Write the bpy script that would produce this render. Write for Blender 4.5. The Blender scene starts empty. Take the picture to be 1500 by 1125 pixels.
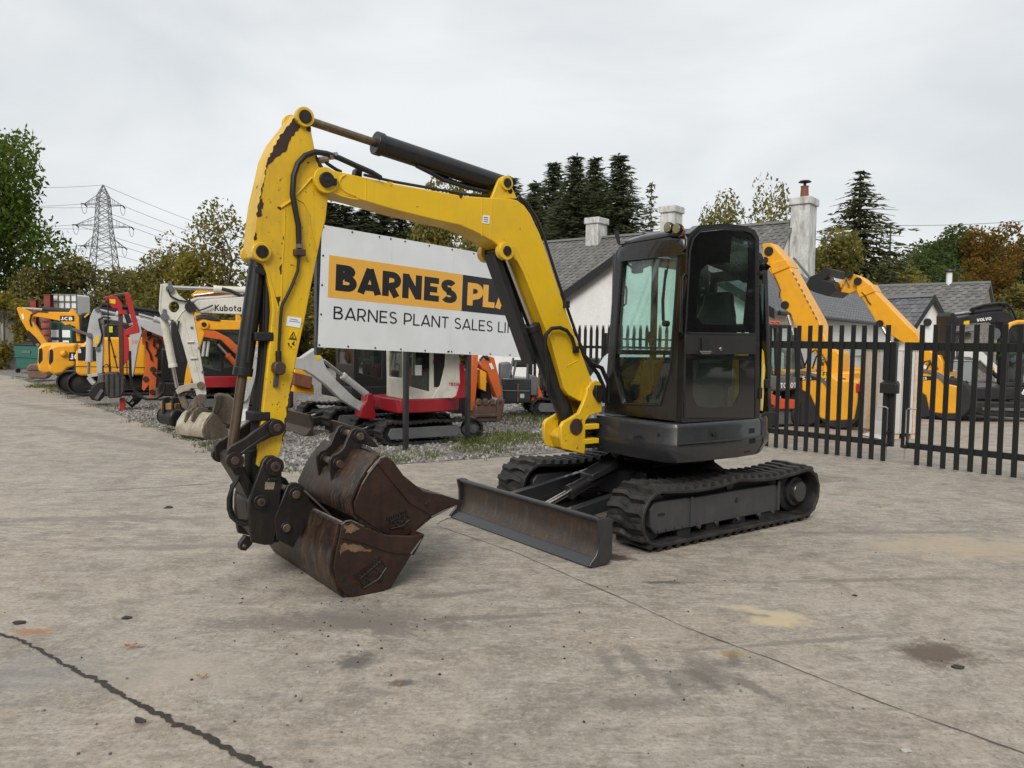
import bpy, bmesh, math, random
from mathutils import Vector, Matrix, Euler
random.seed(7)
SC = bpy.context.scene
COL = SC.collection
R = math.radians

# ------------------------------------------------------------------ camera
F_PX, CAM_H, HOR, ROLL = 1127.0, 1.68, 500.0, R(0.9)
_p = math.atan((HOR - 562.5) / F_PX)
CF = Vector((0, math.cos(_p), math.sin(_p)))
_r0 = Vector((1, 0, 0)); _u0 = _r0.cross(CF)
CR = _r0 * math.cos(ROLL) + _u0 * math.sin(ROLL)
CU = -_r0 * math.sin(ROLL) + _u0 * math.cos(ROLL)
CC = Vector((0, 0, CAM_H))
cam = bpy.data.cameras.new('camera'); camo = bpy.data.objects.new('camera', cam); COL.objects.link(camo)
cam.sensor_fit = 'HORIZONTAL'; cam.sensor_width = 36.0; cam.lens = F_PX / 1500 * 36
cam.clip_start = 0.05; cam.clip_end = 3000
M = Matrix((CR, CU, -CF)).transposed().to_4x4(); M.translation = CC
camo.matrix_world = M
SC.camera = camo

# ------------------------------------------------------------------ world, sun, exposure
SC.view_settings.view_transform = 'Standard'; SC.view_settings.look = 'None'
SC.view_settings.exposure = 0.74; SC.view_settings.gamma = 1.0
SC.view_settings.use_curve_mapping = False
SUN_EL, SUN_AZ = R(38), R(256)      # azimuth: where the light comes from, measured from +X counter-clockwise
w = bpy.data.worlds.new('World'); SC.world = w; w.use_nodes = True
nt = w.node_tree; nt.nodes.clear()
out = nt.nodes.new('ShaderNodeOutputWorld')
sky = nt.nodes.new('ShaderNodeTexSky'); sky.sky_type = 'NISHITA'; sky.sun_disc = False
sky.sun_elevation = SUN_EL; sky.sun_rotation = R(90) - SUN_AZ
sky.air_density = 1.0; sky.dust_density = 3.0
b1 = nt.nodes.new('ShaderNodeBackground'); b1.inputs[1].default_value = 0.06
nt.links.new(sky.outputs[0], b1.inputs[0])
tc = nt.nodes.new('ShaderNodeTexCoord')
mp = nt.nodes.new('ShaderNodeMapping'); mp.inputs['Scale'].default_value = (1, 1, 2.6)
nt.links.new(tc.outputs['Generated'], mp.inputs[0])
nz = nt.nodes.new('ShaderNodeTexNoise'); nz.inputs['Scale'].default_value = 2.2; nz.inputs['Detail'].default_value = 6
nz.inputs['Roughness'].default_value = 0.5; nz.inputs['Distortion'].default_value = 0.4
nt.links.new(mp.outputs[0], nz.inputs['Vector'])
rp = nt.nodes.new('ShaderNodeValToRGB')
rp.color_ramp.elements[0].position = 0.36; rp.color_ramp.elements[0].color = (0.440, 0.460, 0.474, 1)
rp.color_ramp.elements[1].position = 0.62; rp.color_ramp.elements[1].color = (0.545, 0.560, 0.568, 1)
nt.links.new(nz.outputs['Fac'], rp.inputs[0])
b2 = nt.nodes.new('ShaderNodeBackground'); b2.inputs[1].default_value = 1.0
nt.links.new(rp.outputs[0], b2.inputs[0])
mx = nt.nodes.new('ShaderNodeMixShader'); mx.inputs[0].default_value = 0.93
nt.links.new(b1.outputs[0], mx.inputs[1]); nt.links.new(b2.outputs[0], mx.inputs[2]); nt.links.new(mx.outputs[0], out.inputs[0])
sl = bpy.data.lights.new('sun', 'SUN'); slo = bpy.data.objects.new('sun', sl); COL.objects.link(slo)
sl.energy = 1.5; sl.angle = R(30); sl.color = (1.0, 0.96, 0.90)
_d = Vector((math.cos(SUN_EL) * math.cos(SUN_AZ), math.cos(SUN_EL) * math.sin(SUN_AZ), math.sin(SUN_EL)))
slo.rotation_euler = _d.to_track_quat('Z', 'Y').to_euler(); slo.location = (0, 0, 60)

# ------------------------------------------------------------------ rays through photo points onto real surfaces
def ray(x, y): return CF + CR * ((x - 750) / F_PX) - CU * ((y - 562.5) / F_PX)
def G(x, y, z=0.0):
    d = ray(x, y); t = (z - CAM_H) / d.z
    return CC + d * t
def atY(x, y, Y):
    d = ray(x, y); return CC + d * (Y / d.y)
def onpl(x, y, P, n):
    d = ray(x, y); return CC + d * ((Vector(P) - CC).dot(n) / d.dot(n))
class Frame:
    """a thing's own axes: x forward, y left, z up"""
    def __init__(s, O, phi):
        s.O = Vector((O[0], O[1], O[2] if len(O) > 2 else 0)); s.phi = phi
        s.d = Vector((math.cos(phi), math.sin(phi), 0)); s.l = Vector((-s.d.y, s.d.x, 0))
    def loc(s, P): v = P - s.O; return Vector((v.dot(s.d), v.dot(s.l), v.z))
    def P(s, y, x_, y_): return s.loc(onpl(x_, y_, s.O + s.l * y, s.l))
    def Q(s, x, x_, y_): return s.loc(onpl(x_, y_, s.O + s.d * x, s.d))
    def T(s, y, pts): return [(lambda p: (p.x, p.z))(s.P(y, *q)) for q in pts]
    def F(s, x, pts): return [(lambda p: (p.y, p.z))(s.Q(x, *q)) for q in pts]

# ------------------------------------------------------------------ mesh building
class MB:
    def __init__(s): s.v = []; s.f = []
    def add(s, vs, fs):
        b = len(s.v); s.v.extend([tuple(v) for v in vs]); s.f.extend([tuple(i + b for i in f) for f in fs]); return s
    def box(s, x0, x1, y0, y1, z0, z1):
        return s.add([(x, y, z) for x in (x0, x1) for y in (y0, y1) for z in (z0, z1)],
                     [(0, 1, 3, 2), (4, 6, 7, 5), (0, 4, 5, 1), (2, 3, 7, 6), (0, 2, 6, 4), (1, 5, 7, 3)])
    def prism(s, pts, a, b, ax='y'):
        """polygon extruded along an axis; pts are the other two coordinates"""
        f = {'y': lambda p, t: (p[0], t, p[1]), 'x': lambda p, t: (t, p[0], p[1]), 'z': lambda p, t: (p[0], p[1], t)}[ax]
        n = len(pts); A = sum(pts[i][0] * pts[(i + 1) % n][1] - pts[(i + 1) % n][0] * pts[i][1] for i in range(n))
        if A < 0: pts = pts[::-1]
        if ax == 'y': pts = pts[::-1]
        if a > b: a, b = b, a
        vs = [f(p, a) for p in pts] + [f(p, b) for p in pts]
        return s.add(vs, [tuple(range(n))[::-1], tuple(range(n, 2 * n))] + [(i, (i + 1) % n, n + (i + 1) % n, n + i) for i in range(n)])
    def ring(s, outer, inner, a, b, ax='y'):
        """plate with a hole; outer and inner have the same number of points"""
        f = {'y': lambda p, t: (p[0], t, p[1]), 'x': lambda p, t: (t, p[0], p[1]), 'z': lambda p, t: (p[0], p[1], t)}[ax]
        n = len(outer)
        vs = [f(p, t) for t in (a, b) for L in (outer, inner) for p in L]
        fs = []
        for i in range(n):
            j = (i + 1) % n
            fs += [(i, j, n + j, n + i), (2 * n + i, 3 * n + i, 3 * n + j, 2 * n + j), (i, 2 * n + i, 2 * n + j, j), (n + i, n + j, 3 * n + j, 3 * n + i)]
        return s.add(vs, fs)
    def cyl(s, p0, p1, r, r2=None, n=14):
        p0 = Vector(p0); p1 = Vector(p1); r2 = r if r2 is None else r2
        z = (p1 - p0).normalized(); x = z.orthogonal().normalized(); y = z.cross(x)
        vs = []
        for p, q in ((p0, r), (p1, r2)):
            vs += [p + (x * math.cos(2 * math.pi * i / n) + y * math.sin(2 * math.pi * i / n)) * q for i in range(n)]
        return s.add(vs, [tuple(range(n))[::-1], tuple(range(n, 2 * n))] + [(i, (i + 1) % n, n + (i + 1) % n, n + i) for i in range(n)])
    def tube(s, pts, r, n=8, taper=None):
        pts = [Vector(p) for p in pts]; vs = []; fs = []; m = len(pts); x = None
        for k, p in enumerate(pts):
            t = (pts[min(k + 1, m - 1)] - pts[max(k - 1, 0)]).normalized()
            x = t.orthogonal().normalized() if x is None else (x - t * x.dot(t)).normalized()
            y = t.cross(x); q = r if taper is None else r + (taper - r) * k / (m - 1)
            vs += [p + (x * math.cos(2 * math.pi * i / n) + y * math.sin(2 * math.pi * i / n)) * q for i in range(n)]
        for k in range(m - 1):
            fs += [(k * n + i, k * n + (i + 1) % n, (k + 1) * n + (i + 1) % n, (k + 1) * n + i) for i in range(n)]
        fs += [tuple(range(n))[::-1], tuple(range((m - 1) * n, m * n))]
        return s.add(vs, fs)
    def beam(s, p0, p1, w, h, up=(0, 0, 1)):
        p0 = Vector(p0); p1 = Vector(p1); z = (p1 - p0).normalized(); up = Vector(up)
        x = z.cross(up)
        x = x.normalized() if x.length > 1e-4 else z.orthogonal().normalized()
        y = x.cross(z)
        c = [(-w / 2, -h / 2), (w / 2, -h / 2), (w / 2, h / 2), (-w / 2, h / 2)]
        vs = [p + x * a + y * b for p in (p0, p1) for a, b in c]
        return s.add(vs, [(3, 2, 1, 0), (4, 5, 6, 7)] + [(i, (i + 1) % 4, 4 + (i + 1) % 4, 4 + i) for i in range(4)])
    def lathe(s, prof, c=(0, 0, 0), ax='z', n=20):
        """profile of (radius, height) about an axis"""
        c = Vector(c); vs = []
        for r, h in prof:
            for i in range(n):
                a = 2 * math.pi * i / n; u, v = r * math.cos(a), r * math.sin(a)
                vs.append(c + Vector({'z': (u, v, h), 'y': (v, h, u), 'x': (h, u, v)}[ax]))
        m = len(prof)
        fs = [(k * n + i, k * n + (i + 1) % n, (k + 1) * n + (i + 1) % n, (k + 1) * n + i) for k in range(m - 1) for i in range(n)]
        return s.add(vs, fs + [tuple(range(n))[::-1], tuple(range((m - 1) * n, m * n))])
    def loft(s, secs, cap=True):
        n = len(secs[0]); vs = [p for q in secs for p in q]; m = len(secs)
        fs = [(k * n + i, k * n + (i + 1) % n, (k + 1) * n + (i + 1) % n, (k + 1) * n + i) for k in range(m - 1) for i in range(n)]
        if cap: fs += [tuple(range(n))[::-1], tuple(range((m - 1) * n, m * n))]
        return s.add(vs, fs)
    def quad(s, a, b, c, d): return s.add([a, b, c, d], [(0, 1, 2, 3)])
    def mesh(s, name, smooth=35):
        me = bpy.data.meshes.new(name); me.from_pydata([tuple(v) for v in s.v], [], s.f)
        bm = bmesh.new(); bm.from_mesh(me); bmesh.ops.recalc_face_normals(bm, faces=bm.faces); bm.to_mesh(me); bm.free()
        if smooth:
            me.shade_smooth(); me.set_sharp_from_angle(angle=R(smooth))
        return me
def tag(o, label=None, cat=None, group=None, kind=None):
    if label: o['label'] = label
    if cat: o['category'] = cat
    if group: o['group'] = group
    if kind: o['kind'] = kind
    return o
def obj(name, mb, mat, parent=None, bevel=0, seg=2, smooth=35, **k):
    me = mb if isinstance(mb, bpy.types.Mesh) else mb.mesh(name, smooth)
    if mat and not me.materials: me.materials.append(mat)
    o = bpy.data.objects.new(name, me); COL.objects.link(o)
    if parent: o.parent = parent
    if bevel:
        m = o.modifiers.new('edge', 'BEVEL'); m.width = bevel; m.segments = seg; m.limit_method = 'ANGLE'; m.angle_limit = R(40)
        m.harden_normals = False
    return tag(o, **k)
def thing(name, label, cat, loc=(0, 0, 0), rotz=0.0, group=None):
    o = bpy.data.objects.new(name, None); COL.objects.link(o); o.empty_display_size = 0.2
    o.location = (loc[0], loc[1], loc[2] if len(loc) > 2 else 0); o.rotation_euler = (0, 0, rotz)
    return tag(o, label, cat, group)
def copy_tree(o, parent=None):
    c = o.copy(); COL.objects.link(c)
    if parent: c.parent = parent
    for ch in list(o.children): copy_tree(ch, c)
    return c

# ------------------------------------------------------------------ materials
class NT:
    def __init__(s, name):
        s.m = bpy.data.materials.new(name); s.m.use_nodes = True; s.t = s.m.node_tree
        s.b = s.t.nodes['Principled BSDF']; s.out = s.t.nodes['Material Output']
        s.tc = s.t.nodes.new('ShaderNodeTexCoord')
    def n(s, typ, **k):
        x = s.t.nodes.new('ShaderNode' + typ)
        for a, b in k.items(): setattr(x, a, b)
        return x
    def l(s, a, b): s.t.links.new(a, b)
    def set(s, sock, v):
        if hasattr(v, 'is_linked') or isinstance(v, bpy.types.NodeSocket): s.l(v, sock)
        else: sock.default_value = (tuple(v) + (1,)) if isinstance(v, (tuple, list)) and len(v) == 3 and sock.type == 'RGBA' else v
    def map(s, scale=(1, 1, 1), rot=(0, 0, 0), loc=(0, 0, 0), src='Object'):
        x = s.n('Mapping'); x.inputs['Scale'].default_value = scale; x.inputs['Rotation'].default_value = rot; x.inputs['Location'].default_value = loc
        s.l(s.tc.outputs[src], x.inputs[0]); return x.outputs[0]
    def noise(s, scale, detail=5, rough=0.55, dist=0.0, vec=None):
        x = s.n('TexNoise'); x.inputs['Scale'].default_value = scale; x.inputs['Detail'].default_value = detail
        x.inputs['Roughness'].default_value = rough; x.inputs['Distortion'].default_value = dist
        s.l(vec if vec is not None else s.tc.outputs['Object'], x.inputs['Vector']); return x.outputs['Fac']
    def ramp(s, fac, stops):
        x = s.n('ValToRGB'); s.l(fac, x.inputs[0]); e = x.color_ramp.elements
        while len(e) < len(stops): e.new(0.5)
        for i, (p, c) in enumerate(stops):
            e[i].position = p; e[i].color = (c, c, c, 1) if isinstance(c, (int, float)) else tuple(c) + (1,)
        return x.outputs[0]
    def mix(s, fac, a, b, mode='MIX'):
        x = s.n('Mix', data_type='RGBA', blend_type=mode)
        s.set(x.inputs[0], fac); s.set(x.inputs[6], a); s.set(x.inputs[7], b); return x.outputs[2]
    def math(s, op, a, b=0.0, clamp=False):
        x = s.n('Math', operation=op, use_clamp=clamp); s.set(x.inputs[0], a); s.set(x.inputs[1], b); return x.outputs[0]
    def bump(s, h, strength=0.2, dist=0.02, prev=None):
        x = s.n('Bump'); x.inputs['Strength'].default_value = strength; x.inputs['Distance'].default_value = dist
        s.l(h, x.inputs['Height'])
        if prev is not None: s.l(prev, x.inputs['Normal'])
        return x.outputs[0]
    def done(s, color=None, rough=None, normal=None, **k):
        for key, v in (('Base Color', color), ('Roughness', rough), ('Normal', normal)):
            if v is not None: s.set(s.b.inputs[key], v)
        for a, b in k.items(): s.set(s.b.inputs[a.replace('_', ' ')], b)
        return s.m
def paint(name, col, rough=0.35, dirt=0.25, dcol=(0.16, 0.13, 0.10), scale=1.0, metal=0.0, coat=0.0, spots=0.0, spotcol=(0.05, 0.025, 0.018)):
    t = NT(name)
    a = t.noise(3.0 * scale, 7, 0.62); b = t.noise(22 * scale, 4, 0.6); c = t.noise(1.1 * scale, 4, 0.55, 0.5)
    base = t.mix(t.ramp(c, [(0.3, 0.0), (0.75, 1.0)]), col, tuple(x * 0.86 for x in col))
    d = t.math('MULTIPLY', t.ramp(a, [(0.46, 0.0), (0.74, 1.0)]), dirt)
    base = t.mix(d, base, dcol)
    st = t.noise(5.0 * scale, 4, 0.6, 0, t.map((6, 6, 0.35)))
    base = t.mix(t.math('MULTIPLY', t.ramp(st, [(0.52, 0.0), (0.8, 1.0)]), dirt * 0.7), base, dcol)
    if spots:
        sp = t.noise(14 * scale, 6, 0.75)
        base = t.mix(t.ramp(sp, [(0.70 - spots * 0.1, 0.0), (0.72 - spots * 0.1, 1.0)]), base, spotcol)
    rr = t.math('ADD', t.math('MULTIPLY', b, 0.22), t.math('ADD', t.math('MULTIPLY', a, 0.25), rough - 0.2), True)
    return t.done(base, rr, t.bump(b, 0.06, 0.006), Metallic=metal, Coat_Weight=coat)
def rusty(name, c1, c2, c3, rough=0.75, scale=1.0, metal=0.0):
    t = NT(name)
    a = t.noise(4 * scale, 8, 0.65, 0.6); b = t.noise(30 * scale, 5, 0.7); st = t.noise(4 * scale, 5, 0.65, 0, t.map((4, 4, 0.6)))
    base = t.mix(t.ramp(a, [(0.35, 0.0), (0.66, 1.0)]), c1, c2)
    base = t.mix(t.ramp(st, [(0.50, 0.0), (0.72, 0.85)]), base, c3)
    base = t.mix(t.ramp(b, [(0.35, 0.35), (0.6, 0.0)]), base, tuple(x * 0.4 for x in c1))
    return t.done(base, t.math('ADD', t.math('MULTIPLY', a, 0.4), rough - 0.25, True), t.bump(b, 0.25, 0.006), Metallic=metal)
def plain(name, col, rough=0.5, metal=0.0, var=0.12, scale=8.0, bump=0.05, **k):
    t = NT(name); a = t.noise(scale, 6, 0.6)
    base = t.mix(t.ramp(a, [(0.35, 0.0), (0.7, 1.0)]), col, tuple(x * (1 - 2.2 * var) for x in col))
    return t.done(base, t.math('ADD', t.math('MULTIPLY', a, 0.2), rough - 0.1, True), t.bump(t.noise(scale * 5, 3), bump, 0.004), Metallic=metal, **k)
def glass(name, tint, gloss=1.0, dirt=0.08):
    t = NT(name)
    tr = t.n('BsdfTransparent'); tr.inputs[0].default_value = tuple(tint) + (1,)
    gl = t.n('BsdfGlossy'); gl.inputs['Roughness'].default_value = 0.03; gl.inputs[0].default_value = (1, 1, 1, 1)
    df = t.n('BsdfDiffuse'); df.inputs[0].default_value = (0.45, 0.47, 0.45, 1)
    fr = t.n('Fresnel'); gm = t.n('NewGeometry'); t.l(t.math('SUBTRACT', 1.5, t.math('MULTIPLY', gm.outputs['Backfacing'], 0.8333)), fr.inputs['IOR'])
    m1 = t.n('MixShader'); m2 = t.n('MixShader')
    a = t.noise(2.6, 6, 0.6, 0.4)
    t.l(t.math('MULTIPLY', t.ramp(a, [(0.35, 0.1), (0.75, 1.0)]), dirt), m1.inputs[0]); t.l(tr.outputs[0], m1.inputs[1]); t.l(df.outputs[0], m1.inputs[2])
    t.l(t.math('MULTIPLY', fr.outputs[0], gloss, True), m2.inputs[0]); t.l(m1.outputs[0], m2.inputs[1]); t.l(gl.outputs[0], m2.inputs[2])
    t.l(m2.outputs[0], t.out.inputs[0]); return t.m
def leafmat(name, c1, c2, c3, trans=0.4):
    t = NT(name); gi = t.n('NewGeometry')
    col = t.ramp(gi.outputs['Random Per Island'], [(0.0, c1), (0.55, c2), (1.0, c3)])
    a = t.noise(0.55, 3, 0.5)
    col = t.mix(t.ramp(a, [(0.35, 0.0), (0.68, 0.8)]), col, tuple(x * 0.62 for x in c2))
    df = t.n('BsdfDiffuse'); tl = t.n('BsdfTranslucent'); m = t.n('MixShader'); m.inputs[0].default_value = trans
    t.l(col, df.inputs[0]); t.l(col, tl.inputs[0]); t.l(df.outputs[0], m.inputs[1]); t.l(tl.outputs[0], m.inputs[2]); t.l(m.outputs[0], t.out.inputs[0])
    return t.m

YEL = paint('yellow_paint', (0.76, 0.475, 0.013), 0.34, 0.24, (0.42, 0.26, 0.05), 1.4, coat=0.2, spots=0.45, spotcol=(0.12, 0.07, 0.03))
YELWORN = paint('worn_yellow_paint', (0.75, 0.465, 0.013), 0.40, 0.45, (0.32, 0.20, 0.05), 1.4, spots=0.75)
CHIP = rusty('chipped_primer', (0.035, 0.018, 0.014), (0.055, 0.026, 0.018), (0.025, 0.014, 0.012))
CYL = paint('cylinder_black', (0.012, 0.0125, 0.014), 0.36, 0.25, (0.055, 0.05, 0.045))
CHAR = paint('charcoal_paint', (0.022, 0.0235, 0.026), 0.30, 0.16, (0.075, 0.07, 0.062), coat=0.35)
FRAMEG = paint('track_frame_paint', (0.042, 0.044, 0.048), 0.42, 0.35, (0.10, 0.088, 0.072), 1.5)
CABM = paint('cab_dark_paint', (0.0085, 0.0078, 0.0076), 0.26, 0.25, (0.04, 0.034, 0.029), coat=0.35)
NAVY = paint('chassis_paint', (0.013, 0.0145, 0.019), 0.42, 0.35, (0.08, 0.075, 0.065))
GLOSSK = plain('gloss_black', (0.006, 0.006, 0.007), 0.12, 0, 0.05, 6, 0.0, Coat_Weight=0.6)
BLACK = plain('satin_black', (0.014, 0.014, 0.015), 0.45, 0, 0.1)
MATK = plain('matt_black', (0.009, 0.009, 0.010), 0.7, 0, 0.1)
RUB = paint('track_rubber', (0.011, 0.011, 0.0115), 0.55, 0.55, (0.075, 0.064, 0.053), 2.4)
RUBBLADE = RUB
STEEL = plain('bright_steel', (0.62, 0.60, 0.57), 0.22, 1.0, 0.1)
RODDIRTY = rusty('dirty_rod', (0.20, 0.15, 0.11), (0.12, 0.08, 0.055), (0.30, 0.24, 0.18), 0.42, 1, 0.7)
BUCK = rusty('bucket_steel', (0.021, 0.0095, 0.007), (0.045, 0.018, 0.011), (0.014, 0.009, 0.008), 0.5, 1.3, 0.1)
BUCKTOP = rusty('bucket_black', (0.011, 0.010, 0.0098), (0.075, 0.034, 0.017), (0.12, 0.098, 0.075), 0.5, 1.7, 0.2)
HITCH = rusty('hitch_black', (0.0095, 0.0085, 0.008), (0.020, 0.0135, 0.011), (0.032, 0.025, 0.02), 0.5, 1.0, 0.1)
WORNEDGE = rusty('worn_edge', (0.30, 0.28, 0.26), (0.15, 0.12, 0.10), (0.4, 0.38, 0.36), 0.45, 1, 0.8)
BLADEM = rusty('blade_rusty', (0.052, 0.045, 0.040), (0.095, 0.060, 0.040), (0.115, 0.10, 0.088), 0.42, 1.5, 0.4)
PINM = rusty('pin_brown', (0.05, 0.03, 0.025), (0.075, 0.04, 0.03), (0.03, 0.02, 0.018), 0.55)
HOSE = plain('hose_rubber', (0.012, 0.012, 0.013), 0.42, 0, 0.1)
CABGLASS = glass('windscreen_glass', (0.84, 0.965, 0.935), 1.0, 0.14)
DARKGLASS = glass('tinted_glass', (0.80, 0.88, 0.86), 1.0, 0.03)
WHITE = plain('white_panel', (0.80, 0.82, 0.83), 0.35, 0, 0.02, 1.2, 0.0)
# ------------------------------------------------------------------ the yellow excavator
FX = Frame((1.45, 7.49, 0), R(216.5))
ex = thing('excavator', 'yellow and black tracked mini excavator with tall black cab parked on concrete', 'excavator', FX.O, FX.phi)
def belt_path(xf, xr, rf, rr, zf, zr, sag=0.0, n=12):
    """closed loop in x,z: bottom run, front wheel, sagging top run, rear wheel"""
    P = []
    for i in range(n + 1):
        a = -math.pi / 2 + math.pi * i / n; P.append((xf + rf * math.cos(a), zf + rf * math.sin(a)))
    m = 14
    for i in range(1, m):
        t = i / m; s_ = abs(math.sin(math.pi * t * 2)) if t else 0
        P.append((xf + (xr - xf) * t, (zf + rf) * (1 - t) + (zr + rr) * t - sag * s_))
    for i in range(n + 1):
        a = math.pi / 2 + math.pi * i / n; P.append((xr + rr * math.cos(a), zr + rr * math.sin(a)))
    for i in range(1, m):
        t = i / m; P.append((xr + (xf - xr) * t, (zr - rr) * (1 - t) + (zf - rf) * t))
    return P
def belt_mesh(P, y0, y1, th):
    mb = MB(); secs = []; n = len(P)
    for i in range(n):
        a = Vector(P[i - 1]); b = Vector(P[(i + 1) % n]); t = (b - a).normalized(); nn = Vector((t.y, -t.x))
        p = Vector(P[i]); q = p - nn * th
        secs.append([(p.x, y0, p.y), (p.x, y1, p.y), (q.x, y1, q.y), (q.x, y0, q.y)])
    vs = [v for s_ in secs for v in s_]
    fs = [(k * 4 + i, k * 4 + (i + 1) % 4, ((k + 1) % n) * 4 + (i + 1) % 4, ((k + 1) % n) * 4 + i) for k in range(n) for i in range(4)]
    return mb.add(vs, fs)
def along(P, step):
    """evenly spaced places and tangents round a closed loop"""
    L = [0]; n = len(P)
    for i in range(n): L.append(L[-1] + (Vector(P[(i + 1) % n]) - Vector(P[i])).length)
    k = int(L[-1] / step); step = L[-1] / k; res = []; j = 0
    for i in range(k):
        s_ = i * step
        while L[j + 1] < s_: j += 1
        a = Vector(P[j]); b = Vector(P[(j + 1) % n]); t = (s_ - L[j]) / (L[j + 1] - L[j])
        res.append((a.lerp(b, t), (b - a).normalized()))
    return res
def lug_mesh(hw=0.19, h=0.032, s=1):
    mb = MB()
    a = [(-.030, -hw), (.030, -hw), (.056, -hw * .25), (.030, 0), (.006, hw * .3), (.026, hw), (-.034, hw), (-.052, hw * .25), (-.020, 0), (-.004, -hw * .3)]
    b = [(x * .62 + .006, y * .93) for x, y in a]; n = len(a)
    mb.add([(x, y * s, -.004) for x, y in a] + [(x, y * s, h) for x, y in b], [tuple(range(n))[::-1], tuple(range(n, 2 * n))] + [(i, (i + 1) % n, n + (i + 1) % n, n + i) for i in range(n)])
    me = mb.mesh('lug', 0); me.materials.append(RUB); return me
BP = belt_path(1.0, -1.0, 0.235, 0.235, 0.275, 0.275, 0.035)
for side in (1, -1):
    yc = side * 0.775
    tr = obj('track', belt_mesh(BP, yc - .20, yc + .20, 0.03), RUB, ex, 0.006)
    lm = lug_mesh(0.192, 0.034, side)
    for p, t in along(BP, 0.108):
        o = obj('lug', lm, RUB, tr); nn = Vector((t.y, -t.x))
        o.matrix_local = Matrix(((t.x, 0, nn.x, p.x), (0, 1, 0, yc), (t.y, 0, nn.y, p.y), (0, 0, 0, 1)))
    s = side
    fr = MB()
    fr.prism([(1.0, .13), (1.06, .20), (1.07, .34), (1.02, .395), (.62, .395), (.60, .385), (-.60, .385), (-.66, .36), (-.66, .17), (-.60, .135)], yc - .15 * s, yc + .13 * s)
    tf = obj('track_frame', fr, FRAMEG, ex, 0.012)
    obj('frame_web', MB().box(-.72, .85, yc - .08, yc + .06, .36, .47), MATK, tf, .01)
    mb = MB().box(.56, .585, yc + .128 * s, yc + .142 * s, .14, .40); obj('weld_strip', mb, FRAMEG, tf, 0.003)
    mb = MB().box(-.66, -.63, yc + .128 * s, yc + .145 * s, .14, .42); obj('weld_strip', mb, FRAMEG, tf, 0.003)
    for x in (.48, .25, -.05, -.35, -.56): obj('bolt', MB().cyl((x, yc + .12 * s, .135), (x, yc + .150 * s, .135), .022, n=10), CHAR, tf, 0.003)
    for x in (.98, .88, .78, .68): obj('bolt', MB().cyl((x, yc + .125 * s, .155), (x, yc + .135 * s, .155), .008, n=8), MATK, tf)
    obj('slot', MB().cyl((-.03, yc + .12 * s, .30), (-.03, yc + .1325 * s, .30), .024, n=14), MATK, tf)
    obj('slot', MB().box(.90, .98, yc + .12 * s, yc + .1325 * s, .275, .30), MATK, tf)
    obj('idler', MB().lathe([(.05, -.07), (.20, -.07), (.20, -.03), (.16, -.02), (.16, .02), (.20, .03), (.20, .07), (.05, .07)], (1.0, yc, .275), 'y', 24), NAVY, ex)
    dr = obj('drive_sprocket', MB().lathe([(.06, -.09), (.20, -.09), (.20, .03), (.15, .05), (.14, .09), (.05, .10)], (-1.0, yc, .275), 'y', 28), NAVY, ex)
    obj('hub_cap', MB().lathe([(.02, .0), (.105, .0), (.105, .125), (.095, .14), (.02, .145)] if s > 0 else [(.02, -.145), (.095, -.14), (.105, -.125), (.105, 0), (.02, 0)], (-1.0, yc, .275), 'y', 24), CHAR, dr)
    for x in (.62, .25, -.12, -.49): obj('track_roller', MB().lathe([(.03, -.11), (.085, -.11), (.085, -.05), (.06, -.04), (.06, .04), (.085, .05), (.085, .10), (.03, .10)], (x, yc, .105), 'y', 16), NAVY, ex)
    obj('top_roller', MB().lathe([(.03, -.08), (.05, -.08), (.05, .08), (.03, .08)], (.0, yc, .432), 'y', 14), NAVY, ex)
    # sloping leg of the car body out to the track frame
    mb = MB().loft([[(.42, .30 * s, .30), (.42, .30 * s, .56), (-.42, .30 * s, .56), (-.42, .30 * s, .30)], [(.52, .63 * s, .18), (.52, .63 * s, .37), (-.5, .63 * s, .37), (-.5, .63 * s, .18)]])
    obj('chassis_leg', mb, NAVY, ex, 0.01)
obj('car_body', MB().prism([(.5, .24), (.52, .5), (.40, .58), (-.45, .58), (-.5, .24)], -.32, .32), NAVY, ex, 0.015)
obj('slew_ring', MB().lathe([(.30, .57), (.46, .57), (.46, .63), (.43, .64), (.43, .72), (.30, .72)], (0, 0, 0), 'z', 40), MATK, ex)
# dozer blade
prof = [(1.690, .345), (1.664, .31), (1.650, .25), (1.650, .18), (1.666, .115), (1.712, .055), (1.755, .03), (1.745, .012), (1.60, .02), (1.585, .10), (1.575, .26), (1.60, .325), (1.66, .355)]
bl = obj('dozer_blade', MB().prism(prof, -.965, .965), BLADEM, ex, 0.006)
obj('cutting_edge', MB().prism([(1.714, .066), (1.79, .012), (1.778, .003), (1.64, .003), (1.64, .02), (1.69, .05)], -.967, .967), CHAR, bl, 0.004)
for s in (-1, 1):
    pe = [(1.715, .362), (1.69, .26), (1.69, .18), (1.73, .09), (1.80, .02), (1.74, .004), (1.60, .010), (1.565, .06), (1.565, .29), (1.60, .355), (1.66, .372)]
    obj('blade_end_plate', MB().prism(pe, s * .965, s * .992), CHAR, bl, 0.005)
obj('top_lip', MB().cyl((1.68, -.965, .352), (1.68, .965, .352), .020, n=12), CHAR, bl)
for s in (-1, 1):
    mb = MB().prism([(.45, .34), (1.60, .18), (1.62, .30), (1.5, .31), (.45, .46)], s * .36, s * .44); obj('blade_arm', mb, CHAR, ex, 0.01)
obj('lift_eye', MB().lathe([(.012, -.012), (.03, -.012), (.03, .012), (.012, .012)], (1.585, .97, .33), 'y', 14), CHAR, bl)
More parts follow.
